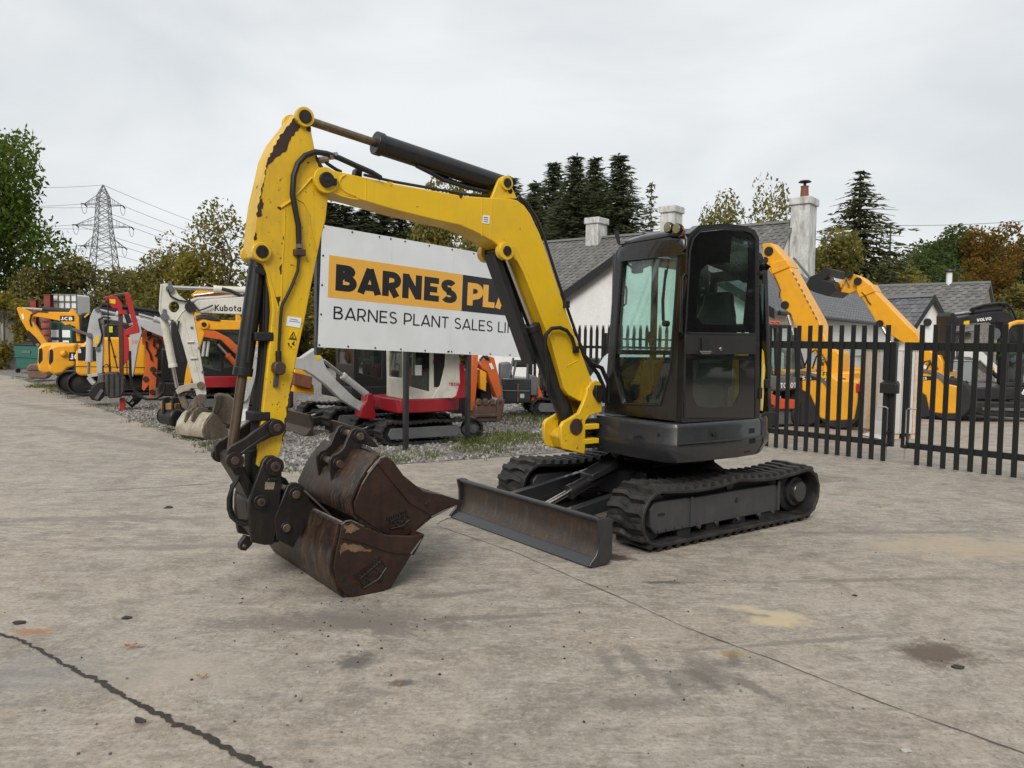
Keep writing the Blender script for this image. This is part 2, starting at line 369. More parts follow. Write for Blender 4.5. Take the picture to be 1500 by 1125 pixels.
def ram(parent, name, a, b, r, rod_r, split, mat=CYL, rodmat=STEEL, gland=True):
    a = Vector(a); b = Vector(b); m = a.lerp(b, split); u = (b - a).normalized()
    c = obj(name, MB().cyl(a, m, r, n=24), mat, parent, 0.006)
    obj('rod', MB().cyl(m - u * .02, b, rod_r, n=18), rodmat, c)
    if gland: obj('gland', MB().cyl(m - u * .035, m + u * .022, r * 1.12, n=24), mat, c, 0.004)
    return c
bc = ram(ex, 'blade_cylinder', (.50, 0, .56), (1.60, 0, .20), .058, .028, .58)
obj('cylinder_guard', MB().prism([(.62, .60), (.95, .495), (.95, .43), (.62, .53)], -.085, .085), CHAR, bc, 0.008)
for s in (-.03, .03): obj('hose', MB().tube([(.45, s, .60), (.55, s * 2.4, .66), (.68, s * 2.6, .60), (.8, s * 2.2, .50), (.92, s * 1.5, .46)], .011), HOSE, bc)
for s in (.18, -.16):
    obj('hydraulic_hose', MB().tube([(.48, s, .50), (.62, s * 1.3, .48), (.72, s * 1.8, .40), (.72, s * 2.4, .33), (.60, s * 2.6, .30)], .012), HOSE, ex)
# --- slewing deck and skirts
def arcp(cx, cy, r, a0, a1, n): return [(cx + r * math.cos(R(a0 + (a1 - a0) * i / n)), cy + r * math.sin(R(a0 + (a1 - a0) * i / n))) for i in range(n + 1)]
plan = [(.80, -.30), (.86, .30), (.87, .86), (.81, .935), (.45, .975), (.05, .985), (-.27, .955)] + arcp(0, 0, 1.0, 112, 250, 14) + [(-.20, -.96), (.35, -.95), (.62, -.80), (.74, -.45)]
def sc_plan(p, k, dx=0): return [(x * k + dx, y * k) for x, y in p]
obj('deck', MB().prism(sc_plan(plan, .93), .72, 1.0, 'z'), MATK, ex, 0.01)
sk = [(.87, .02), (.875, .86), (.815, .945), (.45, .988), (.05, .998), (-.265, .968)]
ins = [(.80, .02), (.80, .80), (.76, .86), (.44, .90), (.05, .91), (-.24, .88)]
mid = [(p[0] * 1.012, p[1] * 1.012) for p in sk]
low = [(.835, .02), (.835, .83), (.775, .905), (.44, .945), (.05, .955), (-.25, .93)]
mb = MB(); secs = []
for i in range(len(sk)):
    secs.append([(low[i][0], low[i][1], .695), (mid[i][0], mid[i][1], .80), (mid[i][0], mid[i][1], .86), (sk[i][0], sk[i][1], .885), (sk[i][0], sk[i][1], .985), (sk[i][0] * .985, sk[i][1] * .985, 1.025), (ins[i][0], ins[i][1], 1.03), (ins[i][0], ins[i][1], .70)])
mb.loft(secs)
sp = obj('side_skirt', mb, CHAR, ex, 0.006)
obj('crease_strip', MB().loft([[(x * 1.013, y * 1.013, z), (x * 1.004, y * 1.004, z)] [::1] + [(x * 1.004, y * 1.004, z + .014), (x * 1.013, y * 1.013, z + .014)] for (x, y), z in ((mid[2], .862), (mid[3], .862), (mid[4], .862), (mid[5], .862))]), CHAR, sp)
cw = arcp(0, 0, 1.0, 108, 252, 18); secs = []
for x, y in cw:
    secs.append([(x * .95, y * .95, .69), (x * 1.015, y * 1.015, .80), (x * 1.015, y * 1.015, .86), (x, y, .885), (x, y, .99), (x * .97, y * .97, 1.06), (x * .7, y * .7, 1.06), (x * .7, y * .7, .70)])
obj('counterweight', MB().loft(secs), CHAR, ex, 0.008)
# slots and knobs of the skirt (front: round louvre; side: three vent grilles)
def skn(t, z, o=0.0):
    """place and outward direction on the skirt side, t = x"""
    a, b = (mid[3], mid[4]) if t > .05 else (mid[4], mid[5]); k = (t - a[0]) / (b[0] - a[0]); y = a[1] + (b[1] - a[1]) * k
    return Vector((t, y + o, z))
for zc, x0 in ((.925, -.15), (.835, -.15), (.755, -.12)):
    for i in range(5):
        p = skn(x0 + .02 * i * 1.0, zc, 0.0 if zc > .9 else .002)
        yy = p.y - (.012 if zc > .88 else 0) - (.032 if zc < .78 else 0)
        obj('vent_slot', MB().box(p.x - .005, p.x + .005, yy - .02, yy + .003, zc - .022, zc + .022), MATK, sp)
for i in range(6):
    h = .045 * math.sqrt(max(0.05, 1 - ((i - 2.5) / 3.2) ** 2))
    obj('louvre_slot', MB().box(.855, .884, .52 + .022 * i, .529 + .022 * i, .855 - h, .855 + h), MATK, sp)
for y, z in ((.10, .95), (.10, .74), (.8, .93)): obj('bolt', MB().cyl((.86, y, z), (.888, y, z), .012, n=8), MATK, sp)
p = skn(.42, .935); obj('cap', MB().cyl(p + Vector((0, -.03, 0)), p + Vector((0, .006, 0)), .026, n=14), MATK, sp, .003)
# front frame with the swing-post slot
obj('front_frame', MB().prism([(.60, .02), (.60, -.40), (.98, -.32), (1.16, -.18), (1.16, .04), (.95, .10)], .735, .785, 'z'), CHAR, ex, 0.008)
obj('front_frame', MB().prism([(.60, .02), (.60, -.40), (.98, -.32), (1.14, -.18), (1.14, .03), (.95, .08)], .955, 1.005, 'z'), CHAR, ex, 0.008)
obj('frame_cheek', MB().prism([(.60, .785), (.60, .955), (.90, .955), (.83, .87), (.90, .785)], .02, .06), CHAR, ex, 0.005)
obj('frame_cheek', MB().box(.55, .80, -.42, -.02, .785, .955), MATK, ex)
for k in range(5): obj('hydraulic_hose', MB().tube([(.80, -.02 + .0 * k, .81 + .028 * k), (.98, .03, .81 + .027 * k), (1.06, .05 - .02 * k, .83 + .03 * k)], .016), HOSE, ex)
# --- cab
CX0, CY0, CY1, CZ0 = -.66, -.01, .935, 1.035
XF = .745
cabp = MB()
fo = FX.F(XF, [(887, 606), (909, 356), (913, 349), (992, 329), (1001, 333), (998, 619)])
fo = [(CY0, CZ0), (CY0 + .10, 2.50), (CY0 + .15, 2.555), (CY1 - .07, 2.595), (CY1 - .01, 2.55), (CY1, CZ0)]
inn = FX.F(XF, [(899, 588), (912, 368), (918, 365), (991, 359), (994, 362), (983, 585)])
def dense(a, n=4):
    r = []
    for i in range(len(a)):
        p = Vector(a[i]); q = Vector(a[(i + 1) % len(a)])
        for k in range(n): r.append(tuple(p.lerp(q, k / n)))
    return r
# the front frame: an outer loop and an opening loop of ten points each
fout = [(CY0, CZ0), (CY0 + .05, 1.78), (CY0 + .10, 2.49), (CY0 + .15, 2.545), (CY0 + .22, 2.56), (CY1 - .12, 2.60), (CY1 - .05, 2.59), (CY1 - .012, 2.54), (CY1 - .003, 1.8), (CY1, CZ0)]
fin = FX.F(XF, [(912, 592), (899, 540), (912, 376), (915, 367), (922, 364.5), (987, 359), (992, 360.5), (994, 368), (982, 540), (968, 593)])
fr = obj('cab_frame', MB().ring(fout, fin, XF - .07, XF, 'x'), CABM, ex, 0.012, 3)
# side (door) frame
so = FX.T(CY1, [(1000, 618), (1001, 490), (1004, 356), (1010, 342), (1024, 330), (1062, 327), (1092, 331), (1106, 337), (1112, 348), (1113, 612)])
so[0] = (XF, CZ0); so[1] = (XF, 1.7); so[2] = (XF, 2.46)
XR = so[-1][0]
door_out = FX.T(CY1, [(1003, 613), (1004, 490), (1011, 366), (1016, 349), (1027, 338), (1062, 334), (1088, 337), (1101, 342), (1107, 352), (1106, 612)])
obj('cab_frame', MB().ring(so, door_out, CY1 - .07, CY1, 'y'), CABM, ex, 0.012, 3)
obj('corner_post', MB().loft([[(XF - .08, CY1 - .08, z), (XF, CY1 - .08, z), (XF - .005, CY1 - .03, z), (XF - .03, CY1 - .004, z), (XF - .08, CY1, z)] for z in (CZ0, 2.5)]), CABM, ex)
# door: gloss black panel in three pieces round the two clear panes
do = lambda pts: FX.T(CY1 + .012, pts)
ow = [(1003, 487), (1004, 440), (1011, 368), (1017, 351), (1027, 340), (1062, 336), (1087, 339), (1100, 344), (1106, 354), (1106, 487)]
iw = [(1029, 475), (1020, 464), (1024, 407), (1027, 395), (1035, 387), (1069, 384), (1072, 345), (1096, 348), (1097, 400), (1089, 477)]
dr = obj('door', MB().ring(do(ow), do(iw), CY1 + .004, CY1 + .012, 'y'), GLOSSK, ex)
obj('window_pane', MB().prism(do(iw), CY1 + .004, CY1 + .009), DARKGLASS, dr)
lw_o = [(1003, 612), (1003, 560), (1003, 521), (1040, 521), (1106, 521), (1106, 560), (1106, 612), (1040, 612)]
lw_i = [(1021, 594), (1015, 580), (1015, 527), (1040, 526), (1083, 527), (1084, 575), (1074, 595), (1040, 598)]
obj('door_lower', MB().ring(do(lw_o), do(lw_i), CY1 + .004, CY1 + .012, 'y'), GLOSSK, dr)
obj('window_pane', MB().prism(do(lw_i), CY1 + .005, CY1 + .010), DARKGLASS, dr)
obj('handle_panel', MB().prism(do([(1003, 489), (1106, 489), (1106, 519), (1003, 519)]), CY1 + .004, CY1 + .02), BLACK, dr, 0.004)
obj('trim_strip', MB().prism(do([(1006, 486.2), (1104, 488), (1104, 490), (1006, 488.4)]), CY1 + .012, CY1 + .028), CHAR, dr)
hp = do([(1026, 495), (1036, 495), (1036, 514), (1026, 514)])
obj('door_handle', MB().prism(hp, CY1 + .02, CY1 + .034), MATK, dr, .004)
obj('handle_grip', MB().prism(do([(1021, 514), (1038, 514), (1038, 517), (1035, 518.5), (1024, 518.5)]), CY1 + .02, CY1 + .045), STEEL, dr, .003)
lk = FX.P(CY1, 1052, 511); obj('lock', MB().cyl((lk.x, CY1 + .01, lk.z), (lk.x, CY1 + .032, lk.z), .016, n=14), STEEL, dr, .003)
obj('door_seal', MB().tube([(x, CY1 + .012, z) for x, z in do([(1003, 612), (1004, 490), (1011, 366), (1016, 349), (1027, 338), (1062, 334), (1088, 337), (1101, 342), (1107, 352), (1106, 612)])], .008, 6), MATK, dr)
# roof: rounded shell
secs = []
for x, dz, inset in ((XF + .015, -.075, .05), (XF + .012, -.03, .02), (XF - .06, .01, 0), (.30, .055, -.005), (-.10, .05, .0), (-.28, .015, .03), (-.42, -.03, .10), (-.55, -.10, .22), (-.64, -.20, .34)):
    z0 = 2.60 + dz; ya, yb = CY0 + .12 + inset, CY1 - inset - .002
    secs.append([(x, ya, z0 - .12), (x, ya + .02, z0 - .05), (x, ya + .10, z0 + .0), (x, ya + .3, z0 + .02), (x, yb - .3, z0 + .022), (x, yb - .10, z0 + .005), (x, yb - .02, z0 - .045), (x, yb, z0 - .12)])
rf = obj('cab_roof', MB().loft(secs), CABM, ex, 0, smooth=60)
# rear and off-side walls with their windows
yo = [(XF - .07, CZ0), (XF - .07, 2.50), (-.60, 2.50), (CX0, 2.2), (CX0, CZ0)]
yi = [(XF - .12, 1.55), (XF - .13, 2.42), (-.42, 2.40), (-.47, 2.2), (-.47, 1.55)]
obj('cab_side', MB().ring(yo, yi, CY0, CY0 + .05, 'y'), CABM, ex, .008)
obj('side_pane', MB().prism(yi, CY0 + .02, CY0 + .026), CABGLASS, ex)
xo = [(CY0, CZ0), (CY0 + .08, 2.40), (.70, 2.44), (.80, CZ0)]; xi = [(CY0 + .1, 1.6), (CY0 + .14, 2.30), (.64, 2.32), (.70, 1.6)]
obj('cab_rear', MB().ring(xo, xi, CX0, CX0 + .05, 'x'), CABM, ex, .008)
obj('rear_pane', MB().prism(xi, CX0 + .02, CX0 + .026, 'x'), CABGLASS, ex)
# curved quarter behind the door
secs = []
for i in range(6):
    a = R(88 - 76 * i / 5); x = XR - .33 * (1 - math.sin(a)) - .0; y = .73 + .205 * math.sin(a) - .12 * (i / 5)
    secs.append([(x, y, CZ0), (x, y, 2.42 - .03 * i), (x - .01, y - .04, 2.42 - .03 * i), (x - .01, y - .04, CZ0)])
obj('quarter_panel', MB().loft([[s_[0], s_[1], s_[2], s_[3]] for s_ in secs]), GLOSSK, ex)
# windscreen: upper and lower pane with the bar between
gq = lambda pts: FX.F(XF - .03, pts)
obj('windscreen_pane', MB().prism(gq([(902, 514), (911, 378), (914, 366), (922, 363), (988, 358), (994, 361), (995, 368), (984, 514)]), XF - .035, XF - .029, 'x'), CABGLASS, ex)
obj('lower_pane', MB().prism(gq([(912, 593), (898, 573), (901, 519), (983, 519), (984, 572), (968, 594)]), XF - .035, XF - .029, 'x'), DARKGLASS, ex)
obj('window_bar', MB().prism(gq([(897, 512), (986, 513), (986, 520), (897, 519)]), XF - .055, XF - .008, 'x'), CABM, ex, .004)
obj('glass_edge', MB().prism(gq([(902, 495), (985, 497), (985, 499.5), (902, 497.5)]), XF - .044, XF - .038, 'x'), MATK, ex)
sealp = [(XF + .002, y, z) for y, z in fin]
obj('window_seal', MB().tube(sealp + sealp[:1], .009, 6), MATK, ex)
q = lambda x, y, o=0.02: Vector((XF + o, *[(lambda p: (p.y, p.z))(FX.Q(XF, x, y))][0]))
wp = obj('wiper', MB().tube([q(975, 471), q(974.5, 440), q(977, 410), q(981, 390)], .008, 6), MATK, ex)
obj('wiper_blade', MB().tube([q(972.5, 470, .016), q(972, 440, .016), q(977, 395, .016)], .009, 6), MATK, wp)
obj('wiper_motor', MB().cyl(q(976, 474, -.02), q(976, 474, .03), .026), MATK, wp, .004)
gr = [q(1004, 470, .012), q(1006, 460, .05), q(1007, 405, .05), q(1005.5, 392, .012)]
obj('grab_rail', MB().tube([Vector((XF + .002, CY1 - .015, 1.75)), Vector((XF + .045, CY1 - .005, 1.78)), Vector((XF + .045, CY1 - .01, 2.22)), Vector((XF + .002, CY1 - .02, 2.25))], .013), CABM, ex)
# work lights, aerial, mirror
for k, (px, py, dy) in enumerate(((983, 334, 0), (996, 336, .0))):
    c = q(px, py, .03); li = obj('work_light', MB().lathe([(.012, -.05), (.034, -.045), (.045, -.015), (.045, .012), (.041, .016)], c, 'x', 18), MATK, ex)
    obj('lens', MB().lathe([(.003, .010), (.041, .014), (.036, .021), (.003, .024)], c, 'x', 18), plain('lamp_lens', (0.30, 0.27, 0.16), 0.2, 0.4, 0.2, 60, 0.3), li)
obj('light_bracket', MB().tube([q(983, 343, .0), q(984, 345, .03), q(997, 345, .03), q(1001, 341, .0)], .012), MATK, ex)
obj('lamp_wire', MB().tube([q(1003, 334, .02), q(1006, 338, .03), q(1002, 345, .02), q(996, 347, .01)], .009), plain('copper_wire', (0.22, 0.08, 0.05), .5), ex)
obj('aerial_stub', MB().cyl(q(908, 357, .01), q(904.5, 339, .015), .014, .024, 10), MATK, ex)
obj('gutter_line', MB().tube([q(908, 359, .012), q(930, 355, .014), q(960, 350, .014), q(988, 344.5, .014)], .007, 6), MATK, ex)
mr = obj('mirror_arm', MB().tube([FX.P(CY1, 1112, 400), FX.P(CY1, 1116, 402)], .02), MATK, ex)
c = FX.P(CY1 - .02, 1117, 403); obj('rear_lamp', MB().box(c.x - .03, c.x + .03, c.y - .03, c.y + .03, c.z - .04, c.z + .04), MATK, ex, .01)
# rear bonnet, yellow, curving behind the cab
hood = arcp(0, 0, .955, 128, 168, 5)
secs = [[(x, y, 1.06), (x * 1.01, y * 1.01, 1.45), (x * .99, y * .99, 1.62), (x * .93, y * .93, 1.72), (x * .75, y * .75, 1.75), (x * .72, y * .72, 1.06)] for x, y in hood]
hd = obj('engine_bonnet', MB().loft(secs), YEL, ex, 0)
secs = [[(x, y, 1.06), (x, y, 1.38), (x * .9, y * .9, 1.46), (x * .72, y * .72, 1.47), (x * .7, y * .7, 1.06)] for x, y in arcp(0, 0, .95, 169, 250, 9)]
obj('rear_cover', MB().loft(secs), MATK, ex)
p = hood[0]; obj('bonnet_hinge', MB().box(p[0] - .03, p[0] + .03, p[1] - .01, p[1] + .05, 1.28, 1.36), MATK, hd, .006)
YS = YELPALE = paint('pale_yellow_paint', (0.78, 0.66, 0.22), 0.4, 0.1)
obj('bonnet_edge', MB().loft([[(p[0] + .03, p[1] + .02, z), (p[0] + .055, p[1] + .02, z), (p[0] + .055, p[1] - .05, z), (p[0] + .03, p[1] - .05, z)] for z in (1.07, 1.5)]), YELPALE, hd)
# inside the cab
SEAT = plain('seat_fabric', (0.018, 0.018, 0.020), .8)
st = obj('seat', MB().loft([[(x, .25, z0), (x, .69, z0), (x, .69, z1), (x, .25, z1)] for x, z0, z1 in ((-.17, 1.35, 1.46), (.05, 1.33, 1.48), (.24, 1.36, 1.46))]), SEAT, ex, .03)
obj('seat_back', MB().loft([[(x - .18, .47 - w_, z), (x - .06, .47 - w_, z), (x - .06, .47 + w_, z), (x - .18, .47 + w_, z)] for x, z, w_ in ((-.02, 1.44, .22), (-.06, 1.7, .25), (-.10, 1.95, .20), (-.12, 2.05, .16), (-.13, 2.17, .14))]), SEAT, st, .04)
obj('seat_base', MB().box(-.1, .34, .27, .67, 1.04, 1.34), MATK, st, .02)
for y in (.20, .74):
    cs = obj('control_console', MB().box(-.05, .40, y - .07, y + .07, 1.30, 1.52), MATK, ex, .02)
    obj('control_lever', MB().tube([(.34, y, 1.52), (.36, y, 1.62), (.38, y, 1.70)], .012), MATK, cs)
    obj('lever_knob', MB().lathe([(.01, -.05), (.025, -.03), (.028, .03), (.012, .05)], (.385, y, 1.74), 'z', 12), MATK, cs)
for y in (.38, .52): obj('travel_lever', MB().tube([(.55, y, 1.06), (.55, y, 1.5), (.50, y, 1.72)], .011), MATK, ex)
obj('dash_box', MB().box(.50, .64, .72, .86, 1.36, 1.66), MATK, ex, .02)
obj('red_lever', MB().box(.15, .18, .82, .86, 1.62, 1.80), plain('red_grip', (.35, .02, .02), .4), ex, .006)
obj('cab_floor', MB().box(CX0 + .06, XF - .08, .05, .90, 1.036, 1.06), MATK, ex)
obj('beacon_cable', MB().tube([(XF - .09, .12, 2.42), (XF - .1, .25, 2.33), (XF - .1, .4, 2.36), (XF - .1, .5, 2.46)], .013), MATK, ex)
c = FX.P(CY0 + .02, 953, 430).x; obj('cab_pillar', MB().box(c - .03, c + .03, CY0 + .051, CY0 + .09, 1.50, 2.46), MATK, ex, .006)
iq = lambda x, y: FX.Q(XF - .12, x, y)
obj('inside_handle', MB().tube([iq(907, 419), iq(917, 420), iq(918, 424), iq(917, 445), iq(914, 447), iq(906, 447)], .010, 6), MATK, ex)
a_, b_ = iq(926, 384), iq(939, 400); obj('inside_lamp', MB().box(XF - .16, XF - .10, min(a_.y, b_.y), max(a_.y, b_.y), min(a_.z, b_.z), max(a_.z, b_.z)), MATK, ex, .02)
for z in (1.25, 2.28):
    obj('door_hinge', MB().cyl((XR + .01, CY1 + .004, z - .05), (XR + .01, CY1 + .004, z + .05), .018, n=10), MATK, dr, .003)
for px, py in ((1001, 372), (1002, 590), (993, 352)):
    b_ = FX.P(CY1, px, py); obj('bolt', MB().cyl((b_.x, CY1 - .01, b_.z), (b_.x, CY1 + .012, b_.z), .012, n=8), MATK, ex)
# ------------------------------------------------------------------ swing post, boom, arm, hitch
YB = -0.05
def T(y, *pts): return FX.T(y, pts)
def pin(name, xz, y0, y1, r, mat, parent, n=18, bev=.003): return obj(name, MB().cyl((xz[0], y0, xz[1]), (xz[0], y1, xz[1]), r, n=n), mat, parent, bev)
# swing post
near = T(YB + .17, (867, 560), (874, 557), (881, 562), (882, 604), (864, 609), (858, 617), (857.6, 666), (846, 663), (826, 658), (822, 640), (822, 625), (826, 618), (832, 615), (848, 605), (854, 592), (859.5, 578), (860, 570))
sw = obj('swing_post', MB().prism(near, YB + .13, YB + .17), YELWORN, ex, .008)
obj('side_plate', MB().prism(near, YB - .10, YB - .06), YELWORN, sw, .008)
a = T(YB + .1, (843, 624), (858, 662), (828, 658), (821, 640), (826, 632))
obj('knuckle', MB().prism(a, YB - .06, YB + .129), YELWORN, sw, .015)
kx = sum(p[0] for p in a) / len(a)
obj('swing_pin', MB().cyl((1.06, YB, .70), (1.06, YB, 1.02), .085, n=20), PINM, sw, .005)
for z in (.80, .93): obj('pivot_lug', MB().prism([(.92, -.11), (1.12, -.11), (1.12, .12), (.92, .13)], z - .02, z + .03, 'z'), YEL, sw, .008)
for p_, r, nm in (((843.5, 625), .072, 'pin_cap'), ((875, 574), .06, 'boom_pin')):
    c = T(YB + .17, p_)[0]; pin(nm, c, YB + .165, YB + .182, r, PINM if nm == 'pin_cap' else HITCH, sw)
    pin(nm, c, YB - .112, YB - .095, r, PINM, sw)
c = T(YB + .17, (874, 576))[0]; obj('keeper_plate', MB().prism(T(YB + .17, (870, 564), (878, 564), (881, 572), (879, 588), (874, 589), (870, 582)), YB + .172, YB + .20), HITCH, sw, .006)
for k in range(4):
    pts = [(844 + 6 * k, 606 - 1.5 * k), (846 + 6 * k, 594 - k), (853 + 5 * k, 580), (860 + 4 * k, 572)]
    obj('hydraulic_hose', MB().tube([FX.P(YB - .10 + .06 * k, *q_) for q_ in pts], .021), HOSE, sw)
# boom: box section with the near face as traced from the machine
bo = T(YB + .125, (461, 266), (462, 256), (468, 249), (478, 247.5), (500, 252), (533, 259.5), (576, 269), (630, 278.5), (678, 287), (721, 290), (743, 290.5), (757, 293), (768, 301), (777, 313.6), (791, 343), (804, 380), (820.6, 430.6), (837, 476.6), (854, 522.5), (868, 560), (872, 575), (866, 588), (850, 588), (832, 578), (826, 568), (808, 501.6), (795.5, 472), (774.6, 418), (766, 397), (758, 382.5), (746, 372), (733, 362), (722, 353), (710, 347), (693, 338), (674, 330), (633, 321), (576, 307), (524, 291.5), (500, 286), (484, 282), (470, 279), (463, 274))
boom = obj('boom', MB().prism(bo, YB - .125, YB + .125), YEL, ex, .007)
obj('head_boss', MB().cyl((bo[0][0], YB - .16, bo[0][1]), (bo[0][0], YB - .16, bo[0][1]), .01), YEL, boom) if 0 else None
c = T(YB + .14, (477, 264))[0]
for s in (-1, 1): pin('head_boss', c, YB + s * .12, YB + s * .150, .088, YEL, boom, 28)
pin('head_pin', c, YB - .165, YB + .175, .052, HITCH, boom, 20)
obj('keeper_plate', MB().prism(T(YB + .15, (479, 260.5), (493, 262), (492.5, 272), (479, 271)), YB + .150, YB + .165), HITCH, boom, .004)
pin('bore', c, YB + .165, YB + .179, .018, MATK, boom)
# raised cast head shape and weld seams
obj('cast_rib', MB().tube([FX.P(YB + .126, *q_) for q_ in ((483, 280), (500, 287), (515, 291), (524, 292), (520, 287), (508, 282), (499, 275), (497, 266), (500, 259), (506, 256))], .008, 6), YEL, boom)
for x_, y0, y1 in ((536, 261, 294), (720, 291, 350), (706, 290, 345)):
    obj('weld_seam', MB().tube([FX.P(YB + .1255, x_, y0), FX.P(YB + .1255, x_ - .5, y1)], .0045, 6), YEL, boom)
obj('weld_seam', MB().tube([FX.P(YB + .1255, *q_) for q_ in ((737, 349), (757, 366), (772, 398), (785, 432), (797, 462), (811, 496), (828, 560))], .004, 6), YEL, boom)
obj('weld_seam', MB().tube([FX.P(YB + .1255, 829, 537), FX.P(YB + .1255, 846, 528)], .005, 6), YEL, boom)
# lug for the dipper ram on top of the boom, twin plates; the rib that swells round the lower ram pin
lug = T(YB + .10, (719, 291), (722, 284), (728, 268), (732, 261), (737.5, 258.5), (744, 261), (748, 270), (757, 291))
for s in (-1, 1): obj('ram_lug', MB().prism(lug, YB + s * .075, YB + s * .105), YEL, boom, .005)
for q_, r in (((740.5, 268.5), .040), ((747, 280), .022)):
    c = T(YB + .10, q_)[0]
    if r > .03:
        pin('lug_boss', c, YB - .125, YB + .125, .058, YEL, boom); pin('lug_pin', c, YB - .135, YB + .135, .037, HITCH, boom)
    else: pin('lug_hole', c, YB + .10, YB + .108, r, MATK, boom)
c = T(YB + .13, (739, 368))[0]
for s in (-1, 1): pin('ram_boss', c, YB + s * .10, YB + s * .165, .072, YEL, boom, 24)
pin('ram_pin', c, YB - .175, YB + .175, .04, HITCH, boom)
obj('sticker', MB().prism(T(YB + .126, (707, 315), (717, 316), (716.5, 328), (706.5, 327)), YB + .1265, YB + .128), WHITE, boom)
GREYP = plain('grey_print', (.18, .2, .25), .5)
for k in range(3): obj('print_line', MB().prism(T(YB + .128, (708.5, 317.5 + 3 * k), (715, 318.2 + 3 * k), (715, 319.6 + 3 * k), (708.5, 318.9 + 3 * k)), YB + .1282, YB + .129), GREYP, boom)
# pipes along the back of the boom
for k, dy in enumerate((-.05, .0, .05)):
    path = [(533, 256), (576, 266), (630, 275.5), (678, 284), (716, 288)]
    obj('hydraulic_pipe', MB().tube([FX.P(YB + dy, *q_) for q_ in path], .011, 8), BLACK, boom)
    path = [(760, 292 - k * 2), (772, 304 - k * 3), (785, 322 - k * 2), (797, 347), (812, 395), (829, 446), (845, 492), (858, 525)]
    obj('hydraulic_pipe', MB().tube([FX.P(YB + .02 + dy, *q_) for q_ in path], .013, 8), BLACK, boom)
for dy, off in ((.06, 0), (.10, 9)):
    path = [(848, 502), (855, 520), (866, 535 - off * .3), (876 + off * .6, 548 - off), (884 + off, 566), (885 + off * .7, 590)]
    obj('hydraulic_hose', MB().tube([FX.P(YB + dy, *q_) for q_ in path], .020, 8), HOSE, boom)
path = [(803, 556), (801, 530), (798, 505), (800, 490), (808, 481), (820, 480), (830, 484), (838, 495), (843, 512)]
obj('hydraulic_hose', MB().tube([FX.P(YB + .17, *q_) for q_ in path], .017, 8), HOSE, boom)
for q_ in ((843, 512), (829, 446)):
    c = FX.P(YB + .13, *q_); obj('hose_clamp', MB().box(c.x - .02, c.x + .03, c.y - .02, c.y + .03, c.z - .03, c.z + .03), MATK, boom, .004)
obj('clamp_tab', MB().prism(T(YB + .12, (525, 246), (531, 242), (534, 247), (533, 261), (522, 259)), YB + .02, YB + .09), BLACK, boom, .004)
for x_ in (572, 675): obj('clip', MB().prism(T(YB + .127, (x_ - 3, 266 + (x_ - 572) * .175), (x_ + 3, 267 + (x_ - 572) * .175), (x_ + 1, 272 + (x_ - 572) * .175), (x_ - 1, 272 + (x_ - 572) * .175)), YB + .1, YB + .13), MATK if x_ > 600 else YEL, boom)
# dipper ram on top
p0 = FX.P(YB, 736.5, 271); p1 = FX.P(YB, 446, 175)
tp = FX.P(YB, 553, 211); f = (tp - p0).length / (p1 - p0).length
dr_ = ram(ex, 'dipper_ram', p0, p1, .076, .030, f, CYL, RODDIRTY)
obj('ram_eye', MB().cyl((p0.x, YB - .07, p0.z), (p0.x, YB + .07, p0.z), .06, n=20), CYL, dr_)
obj('feed_hose', MB().tube([FX.P(YB + .03, *q_) for q_ in ((610, 243), (628, 252), (650, 264), (685, 275), (715, 281))], .016), HOSE, dr_)
obj('feed_pipe', MB().tube([FX.P(YB - .02, *q_) for q_ in ((560, 224), (600, 238), (640, 256), (670, 268), (712, 277))], .014), HOSE, dr_)
# boom ram in front, with its rod guard
p0 = FX.P(YB, 833, 621); p1 = FX.P(YB, 737, 370)
tp = FX.P(YB, 776, 480); f = (tp - p0).length / (p1 - p0).length
br_ = ram(ex, 'boom_ram', p0, p1, .074, .034, f, CYL, STEEL)
obj('ram_eye', MB().cyl((p0.x, YB - .09, p0.z), (p0.x, YB + .09, p0.z), .075, n=20), CYL, br_)
gp = T(YB - .075, (709, 374), (729, 366), (741, 392), (749, 415), (760, 445), (783, 523), (766, 533), (748, 480))
obj('rod_guard', MB().prism(gp, YB - .085, YB - .07), CYL, br_, .003)
obj('rod_guard', MB().prism(T(YB - .06, (709, 374), (716, 371), (773, 530), (766, 533)), YB - .07, YB + .085), CYL, br_, .003)
obj('feed_pipe', MB().tube([FX.P(YB + .07, *q_) for q_ in ((803, 556), (803, 575), (812, 590))], .013), HOSE, br_)
# dipper arm
ar = T(YB + .105, (444, 160), (451, 162), (455, 170), (455.5, 182), (457, 197), (461, 217), (467, 233), (473, 244), (481, 262), (482, 280), (480.6, 292), (477.6, 321), (470.7, 348), (463, 384), (455, 425), (448, 461), (437, 513), (427, 563), (418, 627), (414, 650), (409, 668), (403, 679), (393, 686), (383, 687), (376, 681), (380, 643), (385, 603), (389, 565), (393, 527), (397, 482), (399.5, 455), (397, 430), (391, 402), (385, 388), (378, 381), (371, 376), (370.5, 364), (371, 352), (374, 325), (378, 297), (385, 267), (393, 231), (405, 205), (423, 182), (436, 164))
arm = obj('dipper_arm', MB().prism(ar, YB - .105, YB + .105), YELWORN, ex, .007)
for q_, r in (((445, 172), .066), ((382, 369), .062)):
    c = T(YB + .11, q_)[0]
    for s in (-1, 1): pin('pin_boss', c, YB + s * .1, YB + s * .135, r, YEL, arm, 24)
    pin('arm_pin', c, YB - .145, YB + .145, r * .68, HITCH, arm)
